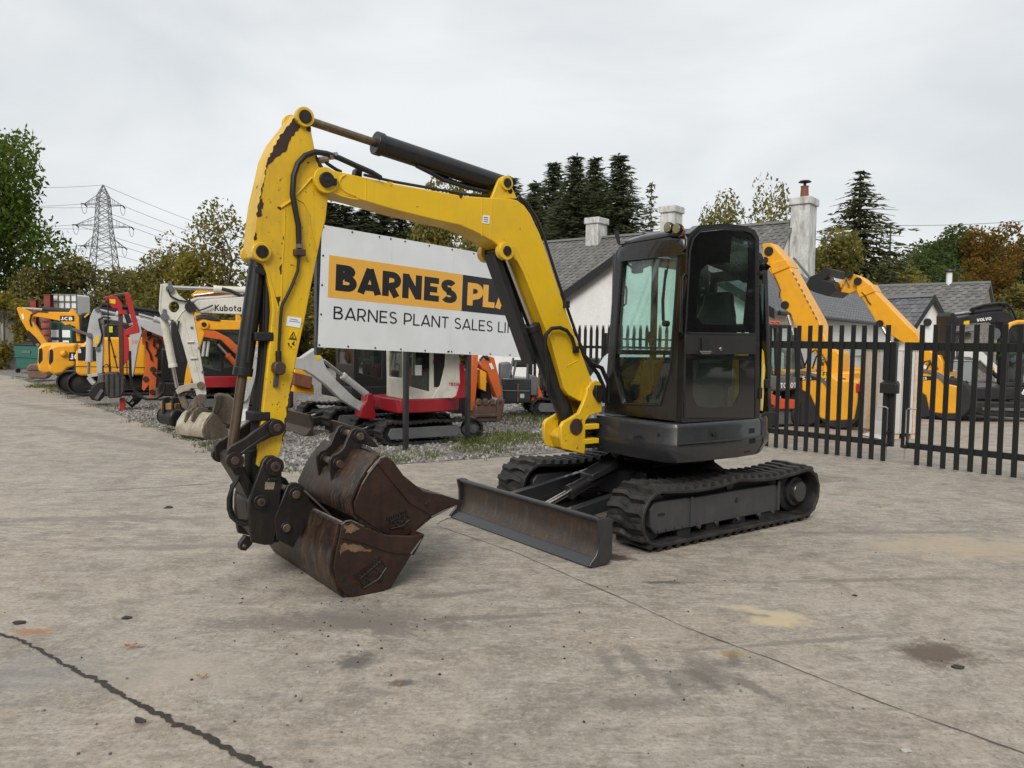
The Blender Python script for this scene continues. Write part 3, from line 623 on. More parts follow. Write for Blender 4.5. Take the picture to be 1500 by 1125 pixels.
# rolled edges and ribs on the near face
obj('edge_flange', MB().tube([FX.P(YB + .107, *q_) for q_ in ((468, 254), (455, 262), (440, 279), (425, 295), (411, 304))], .010, 6), YEL, arm)
obj('weld_seam', MB().tube([FX.P(YB + .1055, *q_) for q_ in ((417, 305), (417, 340), (414, 380), (412, 440), (409, 452))], .004, 6), YEL, arm)
obj('lug_plate_edge', MB().tube([FX.P(YB + .107, *q_) for q_ in ((384, 381), (392, 396), (398, 420), (404, 440), (409, 455))], .006, 6), YEL, arm)
obj('thin_cable', MB().tube([FX.P(YB + .109, *q_) for q_ in ((432, 289), (445, 297), (452, 310), (454, 330), (459, 352), (463, 367))], .004, 6), YEL, arm)
# chipped paint: bare patches as thin flakes proud of the face
def flake(q, y=YB + .1056, th=.0012, name='bare_patch', rag=.8):
    P = T(y, *q); n = len(P); o = []
    rr = random.Random(len(q) * 31 + int(q[0][0]))
    for i in range(n):
        a_, b_ = Vector(P[i]), Vector(P[(i + 1) % n]); L = (b_ - a_).length; k = max(2, int(L / .014)); nn = Vector((-(b_ - a_).y, (b_ - a_).x)).normalized()
        for j in range(k): o.append(tuple(a_.lerp(b_, j / k) + nn * rr.uniform(-1, 1) * .0085 * rag * (1 if j else .4)))
    obj(name, MB().prism(o, y, y + th), CHIP, arm)
flake(((436, 165), (441, 163), (443, 178), (440, 187), (433, 193), (425, 205), (420, 221), (410, 228), (400, 236), (391, 243), (393.5, 231), (405, 206), (423, 183)))
flake(((391, 240), (392.5, 242), (388, 262), (383, 286), (381, 292), (380, 289), (386, 267)))
flake(((380, 292), (384, 290), (386, 299), (385, 305), (383, 309), (384, 316), (379, 318), (376, 316), (377, 303)))
flake(((374.5, 340), (376, 346), (375.5, 352), (372, 352), (373, 343)))
flake(((449, 186), (455, 184), (455.5, 192), (452, 194), (449, 191)))
flake(((463, 223), (466, 232), (472, 242), (480, 247), (474, 249), (466, 243), (462, 233)))
flake(((411, 388), (414, 386), (413.5, 400), (410, 402), (409.5, 395)))
flake(((403, 434), (411, 434), (410, 440), (408, 452), (405, 444)))
flake(((407, 302), (413, 303), (411, 308), (407.5, 306)))
flake(((415.5, 345), (417, 346), (416.5, 353), (415, 352)))
flake(((433, 560), (424, 600), (419, 640), (415, 663), (410, 672), (413, 655), (417, 625), (423, 585), (428, 558))) if 0 else None
flake(((428, 556), (426, 575), (421, 606), (417, 636), (414, 648), (417, 620), (422, 585)))
for i in range(26):
    x_, y_ = random.uniform(384, 422), random.uniform(540, 672)
    if y_ > 600 and x_ > 412: continue
    r = random.uniform(.4, 1.1); flake(((x_ - r, y_), (x_, y_ - r * 1.3), (x_ + r, y_), (x_, y_ + r)), rag=.25)
# hose up the arm, valve block, decals
obj('hydraulic_hose', MB().tube([FX.P(YB + .135, *q_) for q_ in ((438, 357), (437, 330), (433, 310), (428.5, 285), (430, 258), (436, 240), (447, 228), (462, 222.5), (478, 225), (496, 231), (520, 242), (545, 253), (558, 261))], .0195, 10), HOSE, arm)
obj('hydraulic_hose', MB().tube([FX.P(YB + .03, *q_) for q_ in ((470, 231), (480, 240), (492, 248), (500, 252))], .013, 8), HOSE, arm)
for q_ in ((488, 228.5), (474, 234)):
    c = FX.P(YB + .13 if q_[0] > 480 else YB + .03, *q_); obj('hose_fitting', MB().cyl(c - Vector((.03, 0, -.008)), c + Vector((.03, 0, -.008)), .024, n=8), WORNEDGE, arm)
obj('steel_pipe', MB().tube([FX.P(YB + .125, *q_) for q_ in ((438.5, 358), (438, 375), (436, 397), (427, 420), (413, 448), (411, 465), (409, 500), (408, 522))], .011, 8), BLACK, arm)
obj('pipe_coupling', MB().cyl(FX.P(YB + .13, 438.6, 352), FX.P(YB + .13, 438.2, 364), .023, n=8), WORNEDGE, arm, .003)
c = FX.P(YB + .125, 438, 370); obj('pipe_clamp', MB().box(c.x - .04, c.x + .035, YB + .1, YB + .15, c.z - .022, c.z + .022), PINM, arm, .005)
vb = MB().prism(T(YB + .14, (401, 532), (406, 529), (414, 531), (417, 536), (416, 545), (412, 549), (404, 549), (399, 543), (399, 537)), YB + .106, YB + .175); obj('valve_block', vb, PINM, arm, .008)
obj('valve_stem', MB().cyl(FX.P(YB + .14, 408, 514), FX.P(YB + .14, 408, 531), .020, n=10), HITCH, arm, .004)
obj('valve_tail', MB().prism(T(YB + .13, (402.5, 549), (409, 549), (408, 567), (401, 567)), YB + .106, YB + .13), plain('tail_grey', (.06, .06, .065), .5), arm, .003)
obj('maker_plate', MB().prism(T(YB + .106, (421, 463), (442, 466), (439.5, 480.5), (419, 477)), YB + .1062, YB + .108), WHITE, arm)
for k, (xa, xb) in enumerate(((425, 436), (423.5, 439))): obj('print_line', MB().prism(T(YB + .108, (xa, 466.5 + 3 * k), (xb, 468.5 + 3 * k), (xb, 469.5 + 3 * k), (xa, 467.5 + 3 * k)), YB + .1082, YB + .109), GREYP, arm)
DECY = plain('decal_yellow', (.80, .50, .01), .4, 0, .02)
dc = obj('warning_label', MB().prism(T(YB + .106, (424, 482.5), (437, 484), (432, 512), (420, 509)), YB + .1062, YB + .1075), DECY, arm)
def lines(parent, q_s, y, w_=.004, mat=MATK, name='print_line'):
    for a_, b_ in q_s:
        A_ = FX.P(y, *a_); B_ = FX.P(y, *b_); obj(name, MB().beam((A_.x, y, A_.z), (B_.x, y, B_.z), .0015, w_, (0, 0, 1) if abs(A_.z - B_.z) < abs(A_.x - B_.x) else (1, 0, 0)), mat, parent)
lines(dc, (((430, 486), (424.5, 495)), ((430, 486), (434, 496.5)), ((424.5, 495), (434, 496.5)), ((429, 489), (429, 493)), ((427.5, 494), (430.5, 494)), ((422.5, 496.5), (434.5, 498))), YB + .1085, .005)
lines(dc, (((422.5, 502), (423.5, 507)), ((431, 500), (429, 505)), ((427.5, 503), (431.5, 506)), ((425, 508), (428, 508.5))), YB + .1085, .009)
# bucket ram with its dirty rod
p0 = FX.P(YB, 380, 372); p1 = FX.P(YB, 339, 664); tp = FX.P(YB, 350, 545); f = (tp - p0).length / (p1 - p0).length
bk = ram(ex, 'bucket_ram', p0, p1, .058, .033, f, CYL, RODDIRTY)
obj('ram_eye', MB().cyl((p0.x, YB - .06, p0.z), (p0.x, YB + .06, p0.z), .055, n=20), CYL, bk)
obj('hose_fitting', MB().prism(T(YB + .09, (374, 388), (381, 386), (389, 392), (391, 402), (384, 404), (376, 398)), YB + .05, YB + .10), HITCH, bk, .008)
for k, dy in enumerate((.05, .02, -.02)):
    path = [(389, 400), (391, 425), (390, 470), (388, 520), (384, 560), (380, 600), (376, 640), (372, 668)]
    obj('hydraulic_hose', MB().tube([FX.P(YB + dy, a_ - 3.5 * k, b_) for a_, b_ in path], .017, 8), HOSE, bk)
for q_ in ((385, 493), (380, 609)):
    c = FX.P(YB + .05, *q_); obj('hose_clamp', MB().box(c.x - .055, c.x + .07, c.y - .08, c.y + .06, c.z - .03, c.z + .03), MATK, bk, .008)
obj('feed_pipe', MB().tube([FX.P(YB + .065, *q_) for q_ in ((378, 400), (372, 450), (366, 500), (363, 532))], .015), HOSE, bk)
# links: pair of dipper links, tipping link
lk = (( 332, 661), (337, 654), (345, 650), (362, 640), (380, 626), (392, 617), (401, 613), (410, 615), (414, 623), (413, 632), (407, 638), (398, 640), (380, 649), (362, 660), (352, 668), (346, 681), (340, 684), (333, 680))
for s in (1, -1):
    P_ = T(YB + .15 * 1, *lk); li = obj('dipper_link', MB().prism(P_, YB + s * .12, YB + s * .155), HITCH, ex, .006)
    P2 = T(YB + .15, (352, 663), (366, 652), (384, 640), (396, 632), (398, 635), (385, 645), (367, 657), (354, 667))
    obj('link_rib', MB().prism(P2, YB + s * .156, YB + s * .162), CYL, li, .003)
    for q_, r in (((404, 626), .055), ((342.5, 674), .055)):
        c = T(YB + .155, q_)[0]; pin('link_boss', c, YB + s * .14, YB + s * .18, r, HITCH, li); pin('link_pin', c, YB + s * .17, YB + s * .192, r * .5, PINM, li)
c = T(YB, (341, 672))[0]; pin('tube_shaft', c, YB - .13, YB + .13, .042, RODDIRTY, ex)
tl = T(YB + .1, (334, 668), (342, 662), (349, 667), (353, 676), (372, 713), (382, 728), (383, 738), (376, 742), (366, 738), (352, 709), (336, 683))
obj('tipping_link', MB().prism(tl, YB - .11, YB + .11), HITCH, ex, .012)
# quick hitch
hp_ = T(YB + .19, (387, 676), (393, 669), (403, 668), (411, 672), (415, 683), (415, 706), (412.5, 741), (408, 775), (403, 799), (390, 800), (371, 796), (367, 775), (366, 759), (366.5, 738), (372, 716), (381.6, 692))
qh = thing  # keep name short below
hi = obj('quick_hitch', MB().prism(hp_, YB + .125, YB + .165), HITCH, ex, .008)
obj('hitch_plate', MB().prism(hp_, YB - .165, YB - .125), HITCH, hi, .008)
obj('hitch_body', MB().prism(T(YB, (352, 730), (372, 712), (400, 745), (400, 790), (372, 788), (356, 770)), YB - .124, YB + .124), HITCH, hi, .012)
obj('hitch_body', MB().prism(T(YB, (362, 660), (376, 652), (388, 690), (384, 716), (366, 705)), YB - .08, YB + .08), MATK, hi, .012)
obj('lifting_hook', MB().ring(T(YB + .17, (370, 792), (384, 796), (378, 806), (370, 814), (362, 813), (361, 805)), T(YB + .17, (367, 804), (371, 804), (371.5, 807), (370, 810), (366, 811), (364.5, 808)), YB - .03, YB + .03), HITCH, hi, .005)
for q_, r in (((402, 683), .062), ((381.5, 735), .05)):
    c = T(YB + .17, q_)[0]; pin('hitch_boss', c, YB + .16, YB + .185, r, HITCH, hi); pin('hitch_pin', c, YB + .18, YB + .20, r * .55, PINM, hi); pin('bore', c, YB + .199, YB + .203, r * .22, MATK, hi)
obj('plate_strip', MB().prism(T(YB + .17, (393, 700), (406, 700), (404, 704), (390, 704)), YB + .165, YB + .185), CYL, hi, .003)
obj('data_plate', MB().prism(T(YB + .17, (389, 706), (403, 706), (401, 717), (388, 717)), YB + .165, YB + .169), rusty('plate_tan', (.30, .25, .17), (.22, .18, .13), (.38, .33, .25), .5), hi)
for k, yy in enumerate((.12, .09)):
    path = [(350, 696), (346, 705), (340, 715 - 4 * k), (335 + 3 * k, 730), (335 + 3 * k, 745), (339 + 3 * k, 757), (348, 765 - 2 * k), (358, 768 - 4 * k), (367, 766)]
    obj('hitch_hose', MB().tube([FX.P(YB + yy, *q_) for q_ in path], .014, 8), HOSE, hi)
# --- buckets: curved shell swept across the width between two side plates
def bucket(parent, y0, y1, side, back, inner, mat, shellmat, th=.022, edge=None):
    """side: side-plate outline; back: (x,z) line of the shell from lip to heel, given from the bucket's rim to its cutting edge"""
    for y, s in ((y1, 1), (y0, -1)):
        obj('side_plate', MB().prism(side, y - s * th, y), mat, parent, .005)
    n = len(back); secs = []
    vs = []
    mb = MB()
    O_ = []
    for i in range(n):
        a_ = Vector(back[max(i - 1, 0)]); b_ = Vector(back[min(i + 1, n - 1)]); t_ = (b_ - a_).normalized(); nn = Vector((-t_.y, t_.x)) * inner
        O_.append((Vector(back[i]), Vector(back[i]) + nn * th))
    for p_, q_ in O_: secs.append([(p_.x, y0 + th, p_.y), (p_.x, y1 - th, p_.y), (q_.x, y1 - th, q_.y), (q_.x, y0 + th, q_.y)])
    return obj('shell', MB().loft(secs), shellmat, parent, .003)
YL0, YL1 = YB - .66, YB + .65
lb = thing('bucket', 'wide rusty lower bucket hooked on the arm with holes in its side plate', 'bucket', FX.O, FX.phi, 'the two nested buckets')
ls = T(YL1, (501, 768), (507, 764), (514.5, 763), (532.6, 771.5), (563, 783.6), (602, 785), (618.7, 782), (617, 790), (602, 811), (586, 838), (572, 859), (560, 868), (547.7, 873), (523.6, 878.7), (505.4, 871), (493, 853), (489, 829), (493, 806), (497, 790))
lback = T(YL1, (501, 768), (497, 790), (493, 806), (489, 829), (493, 853), (505.4, 871), (523.6, 878.7), (547.7, 873), (572, 859), (602, 811), (617, 790))
lbk = thing
bucket(lb, YL0, YL1, ls, lback, 1, BUCK, BUCKTOP)
obj('rim_band', MB().prism(T(YL1, (502, 768), (514.5, 764), (532.6, 772), (563, 784), (602, 786), (618, 783), (616, 791), (602, 811), (580, 811), (560, 806), (530, 795), (499, 788)), YL1, YL1 + .012), BUCK, lb, .004)
for q_ in ((503, 849), (510, 860), (521, 866)): c = T(YL1, q_)[0]; pin('drain_hole', c, YL1 - .001, YL1 + .002, .022, MATK, lb)
lip = T(YL1, (602, 811), (618.7, 781), (622, 784), (606, 814)); obj('cutting_edge', MB().prism(lip, YL0, YL1 + .004), BUCK, lb, .004)
def crest(parent, c0, u, v, y, sc):
    """raised maker's badge: a shield of weld beads with a row of short beads under it"""
    P_ = lambda a_, b_: (c0[0] + (u[0] * a_ + v[0] * b_) * sc, y, c0[1] + (u[1] * a_ + v[1] * b_) * sc)
    for ln in (((-1, .1), (-.75, -.55), (1, -.3), (1.0, .35), (.1, .5), (-1, .1)), ((-.7, .1), (-.2, -.3), (.2, .2), (.75, -.1)), ((-.5, -.45), (-.3, .3)), ((.45, -.3), (.5, .4)), ((.0, .5), (.1, .8), (.3, .48))):
        obj('weld_badge', MB().tube([P_(*q_) for q_ in ln], .0075, 6), HITCH, parent)
    for k in range(9): obj('weld_letter', MB().tube([P_(-.9 + .24 * k, -.72 + .05 * k), P_(-.82 + .24 * k, -1.0 + .05 * k)], .008, 5), HITCH, parent)
c = T(YL1, (546, 843))[0]; u_ = (Vector(T(YL1, (565, 822))[0]) - Vector(c)).normalized(); crest(lb, c, u_, (-u_.y, u_.x), YL1 + .003, .10)
for y in (YB + .14, YB - .17):
    e = T(YB + .17, (405, 790), (402, 760), (412, 735), (421, 712), (427, 707), (435, 707), (443, 711), (449, 720), (455, 735), (470, 748), (484, 757), (483, 764), (450, 770), (436, 790), (430, 803))
    ea = obj('ear', MB().prism(e, y, y + .03), HITCH, lb, .006)
    for q_, r in (((433, 724), .05), ((419, 773), .04)):
        cc = T(YB + .17, q_)[0]; pin('ear_boss', cc, y - .006, y + .038, r, HITCH, ea)
for q_ in ((433, 724), (419, 773)):
    cc = T(YB + .17, q_)[0]; pin('bucket_pin', cc, YB - .19, YB + .19, .028, RODDIRTY, lb)
obj('worn_strip', MB().beam(FX.P(YB + .2, 446, 719), FX.P(YB + .2, 484, 755), .03, .012), WORNEDGE, lb)
obj('rim_edge', MB().cyl((T(YL1, (502, 767))[0][0], YL0, T(YL1, (502, 767))[0][1]), (T(YL1, (502, 767))[0][0], YL1, T(YL1, (502, 767))[0][1]), .014, n=8), WORNEDGE, lb)
# upper bucket lying in the lower one
ub = thing('bucket', 'narrower brown toothless bucket lying upside down inside the wider bucket', 'bucket', FX.O, FX.phi, 'the two nested buckets')
YU1 = YB + .52; YU0 = YB - .45
us = T(YU1, (519, 737), (530, 710), (541, 692), (552, 678), (557, 671), (563, 669), (570, 670), (575, 675), (590, 696), (604, 710), (620, 720), (647.5, 724.5), (674.6, 733.7), (668.6, 739.8), (632, 756), (612, 772), (599, 783), (580, 785), (563, 782), (540, 768), (520.5, 753))
ubk = T(YU1, (668, 738), (632, 757), (599, 784), (580, 786), (563, 783), (540, 769), (520.5, 754), (518, 737), (530, 709), (541, 691), (552, 677), (559, 669.5))
bucket(ub, YU0, YU1, us, ubk, -1, BUCK, BUCKTOP)
obj('rim_band', MB().prism(T(YU1, (552, 678), (563, 669), (575, 675), (590, 696), (620, 720), (647.5, 724.7), (672, 733), (632, 755), (600, 738), (575, 708)), YU1, YU1 + .010), BUCK, ub, .004)
obj('lip_plate', MB().prism(T(YU1, (630, 722), (647, 724.5), (678, 734), (668, 740), (640, 742)), YU0, YU1 + .012), BUCK, ub, .004)
cc = T(YU1, (623, 738))[0]; pin('bolt_head', cc, YU1 + .008, YU1 + .02, .014, HITCH, ub)
c = T(YU1, (584, 765))[0]; u_ = (Vector(T(YU1, (604, 752))[0]) - Vector(c)).normalized(); crest(ub, c, u_, (-u_.y, u_.x), YU1 + .003, .075)
for y in (YB + .10, YB - .13):
    e = T(YB + .13, (490, 722), (484, 690), (483, 674), (488, 667), (496, 664), (504, 656), (510, 641), (515, 631), (522, 627.5), (531, 629), (540, 637), (548, 646), (555.5, 654.5), (547, 655.5), (536, 651), (530, 654), (531, 666), (526, 684), (512, 702), (500, 718))
    ea = obj('ear', MB().prism(e, y, y + .028), HITCH, ub, .006)
    for q_, r in (((526, 639), .046), ((496, 679), .046)):
        cc = T(YB + .13, q_)[0]; pin('ear_boss', cc, y - .008, y + .038, r, HITCH, ea)
for q_ in ((526, 639), (496, 679)): cc = T(YB + .13, q_)[0]; pin('bucket_pin', cc, YB - .16, YB + .16, .028, RODDIRTY, ub)
obj('stiffener', MB().prism(T(YB + .13, (531, 650), (551, 664), (549, 668), (529, 656)), YB - .2, YB + .2), WORNEDGE, ub, .003)
# scraped bright edges on the buckets
for par, y, q_ in ((lb, YL1 + .006, [(501, 768), (507, 763.5), (514.5, 762.5), (532.6, 771)]), (lb, YL1 + .014, [(617, 790), (610, 800), (602, 811)]), (ub, YU1 + .004, [(530, 710), (541, 692), (552, 678), (557, 671), (563, 669)]), (ub, YU1 + .006, [(632, 757), (650, 748), (668, 740)])):
    obj('scraped_edge', MB().tube([FX.P(y, *p) for p in q_], .006, 6), WORNEDGE, par)
TAN = rusty('tan_rust', (.13, .075, .035), (.20, .13, .07), (.07, .035, .018), .7, 2.5)
def patch(par, y, q, seed):
    P = T(y, *q); n = len(P); o = []; rr_ = random.Random(seed)
    for i in range(n):
        a_, b_ = Vector(P[i]), Vector(P[(i + 1) % n]); L = (b_ - a_).length; k = max(2, int(L / .012)); nn = Vector((-(b_ - a_).y, (b_ - a_).x)).normalized()
        for j in range(k): o.append(tuple(a_.lerp(b_, j / k) + nn * rr_.uniform(-1, 1) * .008))
    obj('rust_patch', MB().prism(o, y, y + .0015), TAN, par)
patch(lb, YL1 + .0125, ((505, 770), (515, 767), (527, 773), (520, 779), (506, 781)), 1)
patch(lb, YL1 + .0005, ((498, 797), (520, 797), (545, 806), (530, 808), (505, 806), (497, 816)), 2)
# ------------------------------------------------------------------ ground
def ground_mat():
    t = NT('yard_concrete'); P = t.tc.outputs['Object']
    big = t.noise(0.32, 6, 0.6, 0.6); med = t.noise(2.3, 10, 0.72, 0.4); mot = t.noise(8.5, 9, 0.74, 0.3); fine = t.noise(36, 7, 0.8); grit = t.noise(150, 3, 0.8)
    rip = t.noise(1.0, 9, 0.72, 1.3, t.map((2.6, 9.0, 1), (0, 0, R(9)))); rip2 = t.noise(1.0, 9, 0.74, 1.0, t.map((3.0, 11.0, 1), (0, 0, R(-24)), (3, 1, 0)))
    col = t.mix(t.ramp(big, [(0.38, 0.0), (0.62, 1.0)]), (0.390, 0.335, 0.268), (0.302, 0.270, 0.226))
    col = t.mix(t.ramp(t.noise(0.9, 6, 0.65, 0.8, t.map((1, 1, 1), (0, 0, 0), (7, 3, 0))), [(0.50, 0.0), (0.72, 0.55)]), col, (0.37, 0.292, 0.222))
    col = t.mix(t.ramp(med, [(0.46, 0.0), (0.62, 0.85)]), col, (0.215, 0.182, 0.147))
    col = t.mix(t.ramp(mot, [(0.36, 0.45), (0.52, 0.0)]), col, (0.47, 0.425, 0.365))
    col = t.mix(t.ramp(mot, [(0.52, 0.0), (0.68, 0.45)]), col, (0.175, 0.153, 0.13))
    msk = t.ramp(t.noise(0.45, 4, 0.6, 0.5, t.map((1, 1, 1), (0, 0, 0), (1, 8, 3))), [(0.40, 0.15), (0.62, 1.0)])
    col = t.mix(t.math('MULTIPLY', t.ramp(rip, [(0.50, 0.0), (0.59, 0.62)]), msk), col, (0.155, 0.138, 0.12))
    col = t.mix(t.ramp(rip2, [(0.535, 0.0), (0.63, 0.45)]), col, (0.53, 0.48, 0.415))
    col = t.mix(t.ramp(fine, [(0.38, 0.6), (0.47, 0.0)]), col, (0.125, 0.108, 0.092))
    col = t.mix(t.ramp(fine, [(0.53, 0.0), (0.63, 0.5)]), col, (0.56, 0.505, 0.435))
    col = t.mix(t.ramp(grit, [(0.60, 0.0), (0.70, 0.35)]), col, (0.09, 0.08, 0.07))
    # short grouser scuffs: broken dark dashes
    vs_ = t.n('TexVoronoi'); vs_.inputs['Scale'].default_value = 1.0; t.l(t.map((3.2, 8.5, 1), (0, 0, R(55))), vs_.inputs['Vector'])
    sc_ = t.math('MULTIPLY', t.math('MULTIPLY', t.ramp(vs_.outputs['Distance'], [(0.22, 1.0), (0.36, 0.0)]), t.ramp(mot, [(0.42, 0.2), (0.6, 1.0)])), t.ramp(t.noise(0.8, 4, 0.6, 0.3, t.map((1, 1, 1), (0, 0, 0), (11, 5, 2))), [(0.52, 0.0), (0.62, 0.6)]))
    col = t.mix(sc_, col, (0.165, 0.148, 0.13))
    # pale scratches
    vo = t.noise(1.2, 3, 0.5, 2.5, t.map((1, 1, 1), (0, 0, 0), (2, 9, 4)))
    thin = t.math('MULTIPLY', t.ramp(t.math('ABSOLUTE', t.math('SUBTRACT', vo, 0.5)), [(0.0, 1.0), (0.006, 0.0)]), t.ramp(t.noise(0.7, 2), [(0.52, 0.0), (0.64, 0.55)]))
    col = t.mix(thin, col, (0.5, 0.47, 0.42))
    # individual stains (x, y, rx, ry, colour, strength)
    sep = t.n('SeparateXYZ'); t.l(P, sep.inputs[0]); wob = t.math('ADD', t.math('MULTIPLY', t.noise(2.6, 8, 0.7), 0.6), t.math('MULTIPLY', t.noise(9, 8, 0.75), 0.4))
    stains = []
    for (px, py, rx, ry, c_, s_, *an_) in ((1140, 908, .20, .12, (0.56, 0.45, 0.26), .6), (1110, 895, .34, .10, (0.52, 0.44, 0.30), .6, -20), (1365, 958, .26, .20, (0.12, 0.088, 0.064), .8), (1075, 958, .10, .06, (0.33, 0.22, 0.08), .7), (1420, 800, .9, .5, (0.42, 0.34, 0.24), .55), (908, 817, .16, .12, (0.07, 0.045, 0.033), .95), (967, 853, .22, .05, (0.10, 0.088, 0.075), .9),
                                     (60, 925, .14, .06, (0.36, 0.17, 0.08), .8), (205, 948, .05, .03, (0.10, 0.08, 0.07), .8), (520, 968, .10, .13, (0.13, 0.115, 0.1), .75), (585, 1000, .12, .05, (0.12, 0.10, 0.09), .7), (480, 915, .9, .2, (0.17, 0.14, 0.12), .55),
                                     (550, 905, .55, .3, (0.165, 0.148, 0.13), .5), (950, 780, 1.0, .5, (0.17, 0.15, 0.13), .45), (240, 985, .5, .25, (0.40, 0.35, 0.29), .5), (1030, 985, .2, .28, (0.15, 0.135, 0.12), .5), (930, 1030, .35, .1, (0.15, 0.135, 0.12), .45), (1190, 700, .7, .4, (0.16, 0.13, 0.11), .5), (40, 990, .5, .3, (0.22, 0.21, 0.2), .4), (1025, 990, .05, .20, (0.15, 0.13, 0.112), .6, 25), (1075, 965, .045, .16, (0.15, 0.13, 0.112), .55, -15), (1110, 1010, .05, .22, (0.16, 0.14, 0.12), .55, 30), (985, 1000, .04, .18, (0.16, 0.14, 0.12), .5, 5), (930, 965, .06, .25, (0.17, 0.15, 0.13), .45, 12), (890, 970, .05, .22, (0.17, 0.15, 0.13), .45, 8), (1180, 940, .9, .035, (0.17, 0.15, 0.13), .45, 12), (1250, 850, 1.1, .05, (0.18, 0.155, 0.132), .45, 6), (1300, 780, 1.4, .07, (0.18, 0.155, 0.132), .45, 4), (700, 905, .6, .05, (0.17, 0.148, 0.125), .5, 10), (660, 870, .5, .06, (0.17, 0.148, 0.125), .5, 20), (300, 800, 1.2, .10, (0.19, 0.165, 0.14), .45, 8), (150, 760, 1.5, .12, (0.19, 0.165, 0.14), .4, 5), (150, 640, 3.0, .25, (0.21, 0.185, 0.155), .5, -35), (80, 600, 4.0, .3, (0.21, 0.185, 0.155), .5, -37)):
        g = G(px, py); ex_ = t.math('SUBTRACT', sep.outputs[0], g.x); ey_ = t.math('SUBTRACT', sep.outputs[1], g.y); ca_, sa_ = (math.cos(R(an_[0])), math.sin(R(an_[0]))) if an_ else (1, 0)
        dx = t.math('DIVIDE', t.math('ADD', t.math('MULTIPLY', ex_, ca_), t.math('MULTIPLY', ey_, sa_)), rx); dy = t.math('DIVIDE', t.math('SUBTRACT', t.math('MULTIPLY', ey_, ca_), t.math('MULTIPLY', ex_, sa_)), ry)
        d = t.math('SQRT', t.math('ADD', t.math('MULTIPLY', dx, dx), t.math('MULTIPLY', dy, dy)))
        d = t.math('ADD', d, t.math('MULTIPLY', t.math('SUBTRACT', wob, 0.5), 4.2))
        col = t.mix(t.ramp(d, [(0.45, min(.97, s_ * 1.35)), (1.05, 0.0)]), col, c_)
    n1 = t.bump(mot, 0.5, 0.02, t.bump(rip, 0.2, 0.02)); n2 = t.bump(fine, 0.5, 0.010, n1); n3 = t.bump(grit, 0.35, 0.004, n2)
    rg = t.math('ADD', t.math('MULTIPLY', med, 0.35), 0.55, True)
    return t.done(col, rg, n3)
gv = [(-260, -30), (300, -30), (300, 420), (-260, 420)]
yard = obj('yard_ground', MB().add([(x, y, 0) for x, y in gv], [(0, 1, 2, 3)]), ground_mat(), smooth=0, kind='structure')
# cracks and slab joints: thin ragged strips a few millimetres above the slab
CRACK = rusty('crack_dirt', (0.030, 0.025, 0.021), (0.055, 0.045, 0.037), (0.025, 0.022, 0.019), 0.95); JOINT = rusty('joint_dirt', (0.10, 0.085, 0.07), (0.14, 0.12, 0.10), (0.07, 0.06, 0.05), 0.95, 3)
def crack(name, pts, w0, w1, step=.05, wob=.02, seed=1, z=.004):
    rr = random.Random(seed); P = [G(*q) for q in pts]; L = []
    for a_, b_ in zip(P[:-1], P[1:]):
        k = max(1, int((b_ - a_).length / step))
        for j in range(k): L.append(a_.lerp(b_, j / k))
    L.append(P[-1]); mb = MB(); vs = []; off = 0
    for i, p in enumerate(L):
        t_ = (L[min(i + 1, len(L) - 1)] - L[max(i - 1, 0)]).normalized(); n_ = Vector((-t_.y, t_.x, 0)); off = off * .8 + rr.uniform(-1, 1) * wob * .5
        w_ = (w0 + (w1 - w0) * i / len(L)) * rr.uniform(.45, 1.5) / 2
        vs += [p + n_ * (off - w_) + Vector((0, 0, z)), p + n_ * (off + w_ * rr.uniform(.7, 1.3)) + Vector((0, 0, z))]
    mb.add(vs, [(2 * i, 2 * i + 1, 2 * i + 3, 2 * i + 2) for i in range(len(L) - 1)])
    return obj(name, mb, CRACK if name == 'ground_crack' else JOINT, smooth=0, kind='structure')
crack('ground_crack', [(-30, 918), (40, 945), (100, 975), (170, 1012), (240, 1050), (300, 1078), (345, 1104), (392, 1130)], .016, .034, .018, .016, 3)
crack('slab_joint', [(640, 770), (760, 812), (900, 872), (1000, 918), (1120, 962)], .007, .008, .08, .008, 4)
crack('slab_joint', [(1120, 962), (1240, 1010), (1360, 1055), (1520, 1112)], .006, .009, .08, .008, 5)
crack('slab_joint', [(95, 722), (220, 715), (335, 707)], .012, .012, .15, .012, 6)
crack('slab_joint', [(640, 768), (655, 760), (690, 752)], .010, .008, .05, .01, 8)
# gravel strip beside the yard
gp_ = [G(*q) for q in ((20, 552), (52, 563), (140, 596), (240, 632), (330, 667), (399, 692), (480, 688), (582, 680.5), (700, 672), (800, 665), (900, 655))]
far = [Vector((9, 22, 0)), Vector((9, 60, 0)), Vector((-40, 60, 0)), Vector((-30, 40, 0))]
t = NT('gravel'); v = t.n('TexVoronoi'); v.inputs['Scale'].default_value = 22; t.l(t.tc.outputs['Object'], v.inputs['Vector'])
bw = t.n('RGBToBW'); t.l(v.outputs['Color'], bw.inputs[0])
col = t.ramp(bw.outputs[0], [(0.1, (0.10, 0.092, 0.086)), (0.5, (0.195, 0.18, 0.165)), (0.9, (0.35, 0.33, 0.31))])
col = t.mix(t.ramp(t.noise(0.7, 5), [(0.45, 0), (0.7, 0.6)]), col, (0.17, 0.145, 0.11))
GRAV = t.done(col, 0.9, t.bump(v.outputs['Distance'], 0.9, 0.03))
obj('gravel_ground', MB().add([(p.x, p.y, .006) for p in gp_ + far], [tuple(range(len(gp_) + 4))]), GRAV, smooth=0, kind='structure')
def inside(x, y, P):
    c_ = False; n = len(P)
    for i in range(n):
        a_, b_ = P[i], P[i - 1]
        if (a_.y > y) != (b_.y > y) and x < (b_.x - a_.x) * (y - a_.y) / (b_.y - a_.y) + a_.x: c_ = not c_
    return c_
rr = random.Random(5)
